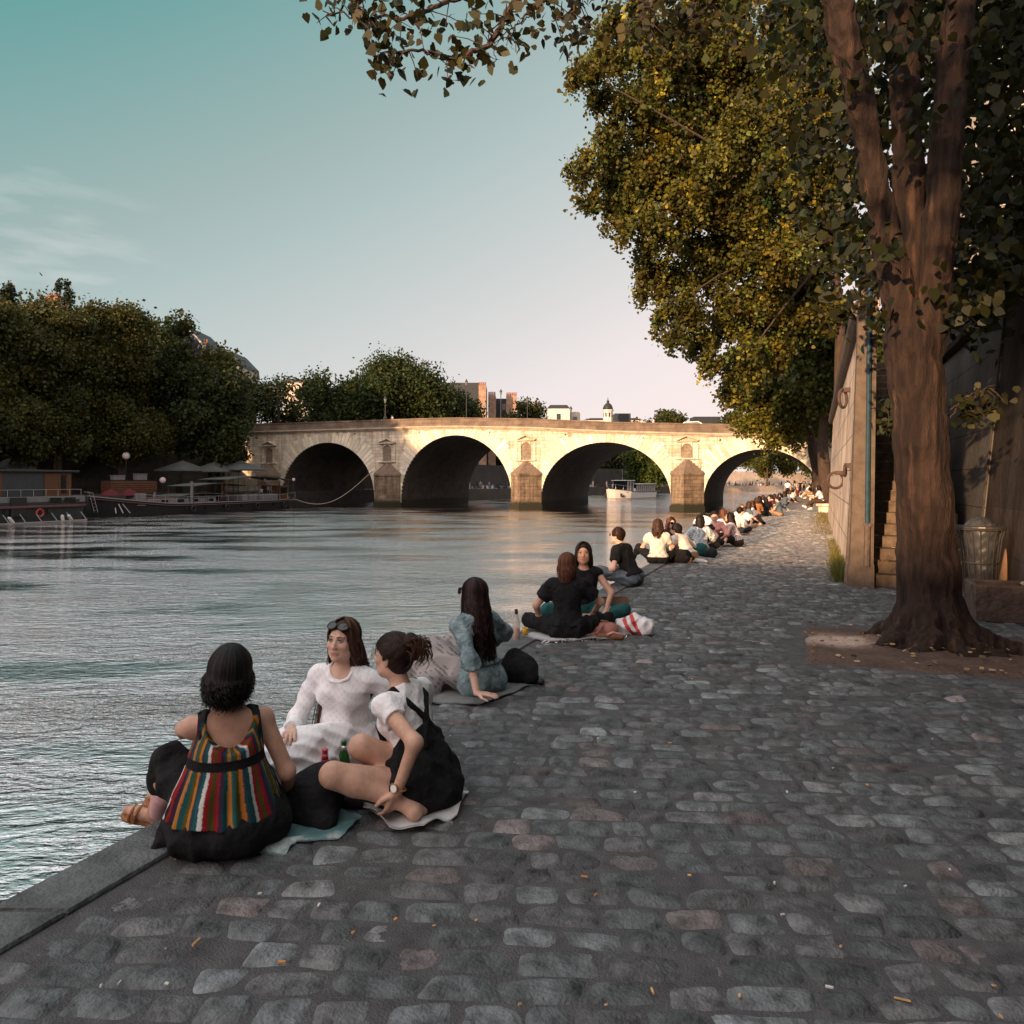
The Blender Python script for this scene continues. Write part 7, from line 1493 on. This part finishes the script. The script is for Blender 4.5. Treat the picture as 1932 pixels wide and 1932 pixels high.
c = G(560, 1512); t = thing('snack_packet', (c.x, c.y, .004), 'crumpled golden snack packet beside the plastic tub', 'packet'); b = SDF(wr=.006, seed=4); b.ell((0, 0, .02), (.09, .05, .02)); V, Q = b.mesh(.007); mesh_obj('packet', V, Q, mat('gold_foil', (.42, .22, .10), .4, .4, 12, c2=(.55, .12, .14)), t, True, world=False)
def heap(name, c, label, cat, prims, m, vox=.012, wr=.006, seed=1, group=None, part='fabric'):
    t = thing(name, (c[0], c[1], 0), label, cat, group); b = SDF(wr=wr, seed=seed)
    for q in prims: (b.ell(*q[1:]) if q[0] == 'e' else b.cap(*q[1:]))
    b.cut((0, 0, .002), (0, 0, -1)); V, Q = b.mesh(vox); mesh_obj(part, V, Q, m, t, True, world=False); return t
c = G(578, 1552); heap('black_backpack', c, 'slumped black backpack on the ground right of the black skirt', 'bag', [('e', (0, .06, .10), (.15, .12, .13)), ('e', (.02, .10, .17), (.10, .09, .08)), ('c', (-.12, .0, .05), (.13, -.02, .04), .06, .05, .05)], BLACK, .01, .004)
c = G(650, 1515); heap('dark_bag', c, 'flat dark bag lying under the bent knee of the bun haired woman', 'bag', [('e', (0, .02, .04), (.20, .12, .055)), ('c', (-.15, .05, .05), (.15, .02, .03), .03, .03, .03)], mat('plum_cloth', (.018, .012, .016), .8, .3, 9), .01, .004, 2)
def mat_sheet(name, poly, label, m, part='sheet', amp=.010, curl=.03, seed=1, cat='mat', th=.004, n=40):
    """thin crumpled cloth with real thickness lying on the ground; outline in world x, y"""
    poly = np.array(poly); c = poly.mean(0); k = len(poly); ang = np.linspace(0, k, 6*n, endpoint=False); ii = ang.astype(int); f = (ang-ii)[:, None]; f = f*f*(3-2*f)*.6+f*.4
    edge = poly[ii % k]*(1-f)+poly[(ii+1) % k]*f; t = thing(name, (c[0], c[1], 0), label, cat); V = []; rings = np.linspace(0, 1, 14); m_ = len(edge)
    for r_ in rings: q = c+(edge-c)*r_; V.append(np.column_stack([q, np.zeros(m_)]))
    V = np.concatenate(V); rr = np.repeat(rings, m_); V[:, 2] = .014+amp*(1+vnoise(V*14, seed))*(.25+rr)+curl*np.clip(rr-.86, 0, 1)*7*np.clip(vnoise(V*6, seed+1), -.2, 1.2)
    F = [(i*m_+j, i*m_+(j+1) % m_, (i+1)*m_+(j+1) % m_, (i+1)*m_+j) for i in range(13) for j in range(m_)]; W = V.copy(); W[:, 2] -= th; o = len(V)
    F2 = [tuple(reversed([x+o for x in q])) for q in F]; F3 = [(13*m_+j, o+13*m_+j, o+13*m_+(j+1) % m_, 13*m_+(j+1) % m_) for j in range(m_)]
    mesh_obj(part, np.concatenate([V, W]), F+F2+F3, m, t, True); return t
gg = lambda *a: tuple(G(*a).xy)
mat_sheet('picnic_mat', [gg(322, 1606), gg(360, 1618), gg(500, 1616), gg(535, 1622), gg(560, 1596), gg(640, 1590), gg(684, 1548), gg(640, 1530), gg(560, 1540), gg(430, 1540), gg(340, 1560)], 'crumpled white and teal sheet under the woman in the striped camisole', mat('sheet_print', (.04, .11, .12), .55, .3, 5, c2=(.66, .66, .64), c3=(.10, .20, .21), spec=.4), amp=.008, curl=.035, seed=3)
mat_sheet('white_cushion', [gg(685, 1540), gg(735, 1572), gg(800, 1576), gg(862, 1545), gg(885, 1500), gg(780, 1475), gg(700, 1500)], 'white plastic bag flattened under the woman in dungarees', mat('white_film', (.62, .62, .62), .35, .12, 12, spec=.5), amp=.014, curl=.04, seed=5, cat='bag')
mat_sheet('picnic_blanket', [gg(800, 1330), gg(905, 1334), gg(1008, 1296), gg(985, 1268), gg(930, 1262), gg(830, 1290)], 'greyish blanket under the woman in denim', mat('grey_blanket', (.12, .13, .13), .9, .3, 20, c2=(.20, .21, .20)), amp=.006, curl=.015, seed=7, cat='blanket')
mat_sheet('fringed_blanket', [gg(985, 1204), gg(1040, 1214), gg(1150, 1208), gg(1185, 1200), gg(1170, 1170), gg(1120, 1150), gg(1060, 1165)], 'pale fringed blanket under the auburn haired woman', mat('pale_blanket', (.34, .33, .34), .9, .3, 30, c2=(.58, .57, .57)), amp=.005, curl=.01, seed=8, cat='blanket')
fb = [o for o in bpy.data.objects if o.name.startswith('fringed_blanket')][0]; mb = MB(); e0, e1 = np.array(gg(1030, 1212)), np.array(gg(1182, 1203))
for k in range(30): q = e0+(e1-e0)*k/29; mb.tube([(q[0], q[1], .02), (q[0]+rnd.gauss(0, .012), q[1]-.035, .012), (q[0]+rnd.gauss(0, .02), q[1]-.065, .006)], .006, 4)
mb.obj('fringe', WHITE, fb)
c = G(985, 1262); heap('black_jacket', gg(972, 1290), 'bundled black jacket behind the woman in denim', 'jacket', [('e', (0, .08, .10), (.16, .16, .12)), ('c', (-.05, .1, .18), (.14, .0, .06), .07, .05, .05)], BLACK, .012, .006, 6)
heap('black_shoe', gg(992, 1290), 'black shoe lying beside the bundled black jacket', 'shoe', [('c', (-.10, .0, .045), (.06, .0, .035), .042, .036, .03), ('c', (.06, 0, .032), (.13, .0, .028), .034, .026, .03)], SHOE, .008, 0, 1, part='upper')
# bottles and bags by the pair
c = G(974, 1209); lathe_thing('wine_bottle', (c.x, c.y, .0), 'clear bottle of rose wine standing on the kerb', 'bottle', [('glass', [(.036, 0), (.038, .008), (.038, .20), (.030, .225), (.0145, .25), (.0135, .30), (.0155, .302), (.0155, .315)], mat('clear_glass', (.62, .55, .52), .06, .1, 4, spec=.7, alpha=.45)), ('wine', [(.034, .006), (.034, .125)], mat('rose_wine', (.55, .20, .11), .1, .05, 4, alpha=.85)), ('cap', [(.0165, .27), (.0165, .316), (.01, .318)], mat('dark_cap', (.03, .02, .02), .4, .1, 5))], 'bottles of the picnic')
c = G(991, 1203); lathe_thing('yellow_cup', (c.x, c.y, 0), 'yellow tumbler beside the wine bottle', 'cup', [('cup', [(.024, 0), (.032, .10), (.030, .10), (.022, .006)], mat('yellow_plastic', (.55, .30, .02), .3, .1, 5, spec=.5))])
c = G(1136, 1180); lathe_thing('water_bottle', (c.x, c.y, 0), 'clear water bottle beside the brown paper bag', 'bottle', [('body', [(.034, 0), (.036, .02), (.034, .06), (.036, .10), (.036, .17), (.022, .21), (.012, .225), (.012, .235)], mat('clear_plastic', (.55, .55, .56))), ('cap', [(.015, .233), (.015, .25)], WHITE)], 'bottles of the picnic')
c = G(1160, 1172); t = thing('paper_bag', (c.x, c.y, 0), 'brown paper carrier bag with string handles behind the plastic bag', 'bag'); KR = mat('kraft_paper', (.20, .115, .08), .85, .2, 8, .4, 12); w_, d_, h_ = .15, .09, .27
mb = MB(); q0 = [(-w_, -d_), (w_, -d_), (w_, d_), (-w_, d_)]; q1 = [(-w_*.95, -d_*.7), (w_*1.0, -d_*.75), (w_*.97, d_*.7), (-w_, d_*.75)]
V = [(x, y, 0) for x, y in q0]+[(x, y, h_) for x, y in q1]+[(x*.96, y*.93, h_) for x, y in q1]+[(x*.96, y*.93, .01) for x, y in q0]; mb._add(V, [(i, (i+1) % 4, 4+(i+1) % 4, 4+i) for i in range(4)]+[(4+i, 4+(i+1) % 4, 8+(i+1) % 4, 8+i) for i in range(4)]+[(8+i, 8+(i+1) % 4, 12+(i+1) % 4, 12+i) for i in range(4)]+[(12, 13, 14, 15), (3, 2, 1, 0)]); mb.obj('bag', KR, t, world=False); t.rotation_euler = (0, 0, R(25))
for s_ in (-1, 1): mb = MB(); mb.tube([(-.07, s_*d_*.7, h_-.01), (-.06, s_*d_*.7, h_+.09), (0, s_*d_*.6, h_+.14), (.06, s_*d_*.7, h_+.09), (.07, s_*d_*.7, h_-.01)], .004, 5); mb.obj('handle', KR, t, world=False)
t = heap('handbag', gg(1130, 1200), 'dusty pink leather handbag lying beside the auburn haired woman', 'bag', [('c', (-.12, 0, .09), (.13, .02, .075), .08, .07, .05), ('c', (-.10, 0, .05), (.12, 0, .05), .05, .05, .05)], mat('pink_leather', (.36, .155, .12), .5, .12, 9), .012, .003, 3, part='body')
mb = MB(); mb.tube([(-.15, -.05, .12), (-.20, -.10, .08), (-.10, -.16, .03), (.02, -.14, .06), (.06, -.07, .13)], .009, 6); mb.obj('strap', mat('pink_leather', (.36, .155, .12)), t, world=False); mb = MB(); mb.tube([(-.16, -.03, .15), (-.03, -.02, .175), (.10, .0, .155)], .006, 5); mb.obj('zip', mat('gold', (.55, .33, .12)), t, world=False)
def redmark(V, p): c = np.tile(np.array((.68, .66, .65)), (len(V), 1)); k = (np.abs(V[:, 0]*.9+V[:, 2]*.5-.03) < .07) & (V[:, 1] < .06) & (np.sin(V[:, 0]*75+V[:, 2]*50) > -.15); c[k] = (.50, .03, .03); return c
c = G(1195, 1198); t = thing('plastic_bag', (c.x, c.y, 0), 'white plastic carrier bag with red print beside the pink handbag', 'bag'); b = SDF(wr=.011, seed=12); b.ell((-.06, .03, .08), (.14, .12, .10)); b.ell((.11, .04, .08), (.11, .11, .10)); b.ell((.02, .05, .13), (.07, .06, .09)); b.cut((0, 0, .002), (0, 0, -1)); V, Q = b.mesh(.010); mesh_obj('bag', V, Q, mat('film_print', (.5, .5, .5), .4, .05, 9, attr=True, spec=.5), t, True, redmark(V, None), world=False)
t = heap('flat_shoe', gg(1150, 1207), 'brown and pink flat sandal lying before the plastic bag', 'shoe', [('c', (-.11, 0, .03), (.04, .02, .03), .032, .036, .02), ('c', (.04, .02, .03), (.12, .03, .028), .036, .028, .02)], mat('brown_leather', (.16, .075, .035), .6, .2, 20), .008, 0, part='sole'); mb = MB(); mb.tube([(-.02, -.03, .05), (.03, .0, .075), (.09, .05, .055)], .014, 6); mb.obj('strap', PINK, t, world=False)
# bags in the sunlit group
heap('black_bag', gg(1285, 1062), 'black rucksack at the feet of the cream tee woman', 'bag', [('e', (0, 0, .13), (.20, .14, .14)), ('c', (.1, 0, .2), (.2, .05, .1), .06, .05, .04)], BLACK, .015, .005, 4)
heap('teal_bag', gg(1322, 1050), 'teal printed bag beside the boy in white', 'bag', [('e', (0, 0, .14), (.16, .12, .15))], TEAL, .015, .005, 5)
heap('white_sneaker', gg(1318, 1062), 'white sneaker on the paving before the boy in white', 'shoe', [('c', (-.09, 0, .05), (.07, 0, .04), .045, .038, .03), ('c', (.07, 0, .035), (.14, 0, .03), .036, .028, .03)], WSHOE, .012, 0, part='upper')
heap('dark_bag', gg(1340, 1052), 'dark drawstring bag behind the white sneaker', 'bag', [('e', (0, 0, .10), (.15, .12, .12))], DKJEAN, .015, .005, 6)
# the fan
_h = pf.wr[1]; g0 = G(1326, 1036); t = thing('paper_fan', (g0.x, g0.y, 0), 'open white paper fan held before a face', 'fan'); t.rotation_euler = (0, 0, R(-165)); mb = MB(); n = 16; V = []
for k in range(n+1):
    a = math.pi*(.08+.84*k/n); yy = .10+.008*(k % 2); V += [(_h[0]+.03*math.cos(a), _h[1]+yy-.04, _h[2]+.05+.03*math.sin(a)), (_h[0]+.24*math.cos(a), _h[1]+yy-.04, _h[2]+.05+.24*math.sin(a))]
V2 = [(x, y-.003, z) for x, y, z in V]; o = len(V); mb._add(V+V2, [(2*k, 2*k+1, 2*k+3, 2*k+2) for k in range(n)]+[(o+2*k+2, o+2*k+3, o+2*k+1, o+2*k) for k in range(n)]); mb.obj('leaf', WHITE, t, world=False); mb = MB(); [mb.tube([(_h[0], _h[1]+.055, _h[2]+.03), (_h[0]+.23*math.cos(a), _h[1]+.057, _h[2]+.05+.23*math.sin(a))], .004, 4) for a in (.25, math.pi-.25)]; mb.obj('guard', TAN, t, world=False)
# --- litter and weeds ---
mb = MB(); seen = 0
for k in range(95):
    px_, py_ = rnd.uniform(120, 1930), 1110+820*rnd.random()**1.3; g_ = G(px_, py_)
    if g_.x < QE or g_.x > wall_x(g_.y) or (g_.x > PITX0-.1 and PITY0 < g_.y < PITY1): continue
    s = rnd.uniform(.005, .010); mb.col = rnd.choice([(.6, .56, .52), (.62, .60, .58), (.55, .24, .07), (.50, .30, .14), (.62, .36, .16), (.5, .46, .4)])
    if rnd.random() < .45: mb.tube([(g_.x, g_.y, .019), (g_.x+rnd.gauss(0, .014), g_.y+rnd.gauss(0, .012), .021)], .0042, 5)
    else: mb.box((g_.x, g_.y, .020), (s*1.7, s, .004), rz=rnd.uniform(0, 3), rx=rnd.gauss(0, .3), ry=rnd.gauss(0, .3))
tag(mb.obj('litter', mat('litter_bits', (.5, .5, .5), .8, .15, 30, attr=True)), 'cigarette ends, paper scraps and dry leaf bits scattered over the setts', 'litter', kind='stuff')
V_ = []; F_ = []; C_ = []; g = np.random.default_rng(3)
def blades(cx_, cy_, n, hh, sp, col):
    for _ in range(n):
        x, y = cx_+g.normal(0, sp[0]), cy_+g.normal(0, sp[1]); h = hh*g.uniform(.4, 1.2); d = g.normal(0, .35, 2)*h; w = .006; a = g.uniform(0, 3.14); ox, oy = w*math.cos(a), w*math.sin(a); o = len(V_)
        V_.extend([(x-ox, y-oy, 0), (x+ox, y+oy, 0), (x+d[0]*.5+ox*.7, y+d[1]*.5+oy*.7, h*.6), (x+d[0]*.5-ox*.7, y+d[1]*.5-oy*.7, h*.6), (x+d[0], y+d[1], h)]); F_.extend([(o, o+1, o+2, o+3), (o+3, o+2, o+4)]); C_.extend([np.array(col)*g.uniform(.6, 1.4)]*5)
for k in range(60): y = 12.9+g.random()**1.5*9; blades(wall_x(y)-.05, y, int(34*max(.25, 1-(y-13)/9)), .26*max(.4, 1-(y-13)/12)+.06, (.07, .14), (.16, .14, .03) if y > 14.5 else (.07, .085, .02))
for k in range(50): y = 24+g.random()*16; blades(wall_x(min(y, 35.9))-.15, y, 24, .16, (.22, .3), (.22, .17, .05))
tag(mesh_obj('weeds', V_, F_, leaf_mat('leaf_weed', .35), None, False, np.array(C_)), 'tufts of yellowing weeds along the foot of the sunlit stair wall', 'weeds', kind='stuff')
mb = MB()
for k in range(130):
    x, y = rnd.uniform(PITX0+.05, 2.4), rnd.uniform(PITY0+.05, PITY1); s = rnd.uniform(.012, .03); mb.col = rnd.choice([(.34, .2, .10), (.2, .12, .06), (.42, .30, .20), (.12, .08, .05)]); mb.box((x, y, .045+.08*math.exp(-((x-1.1)**2+(y-8.2)**2)/.3)), (s*1.6, s, .006), rz=rnd.uniform(0, 3), rx=rnd.gauss(0, .4))
tag(mb.obj('dead_leaves', mat('leaf_bits', (.5, .5, .5), .9, .2, 20, attr=True)), 'dead leaves and twigs on the bare earth round the near tree', 'leaf litter', kind='stuff')
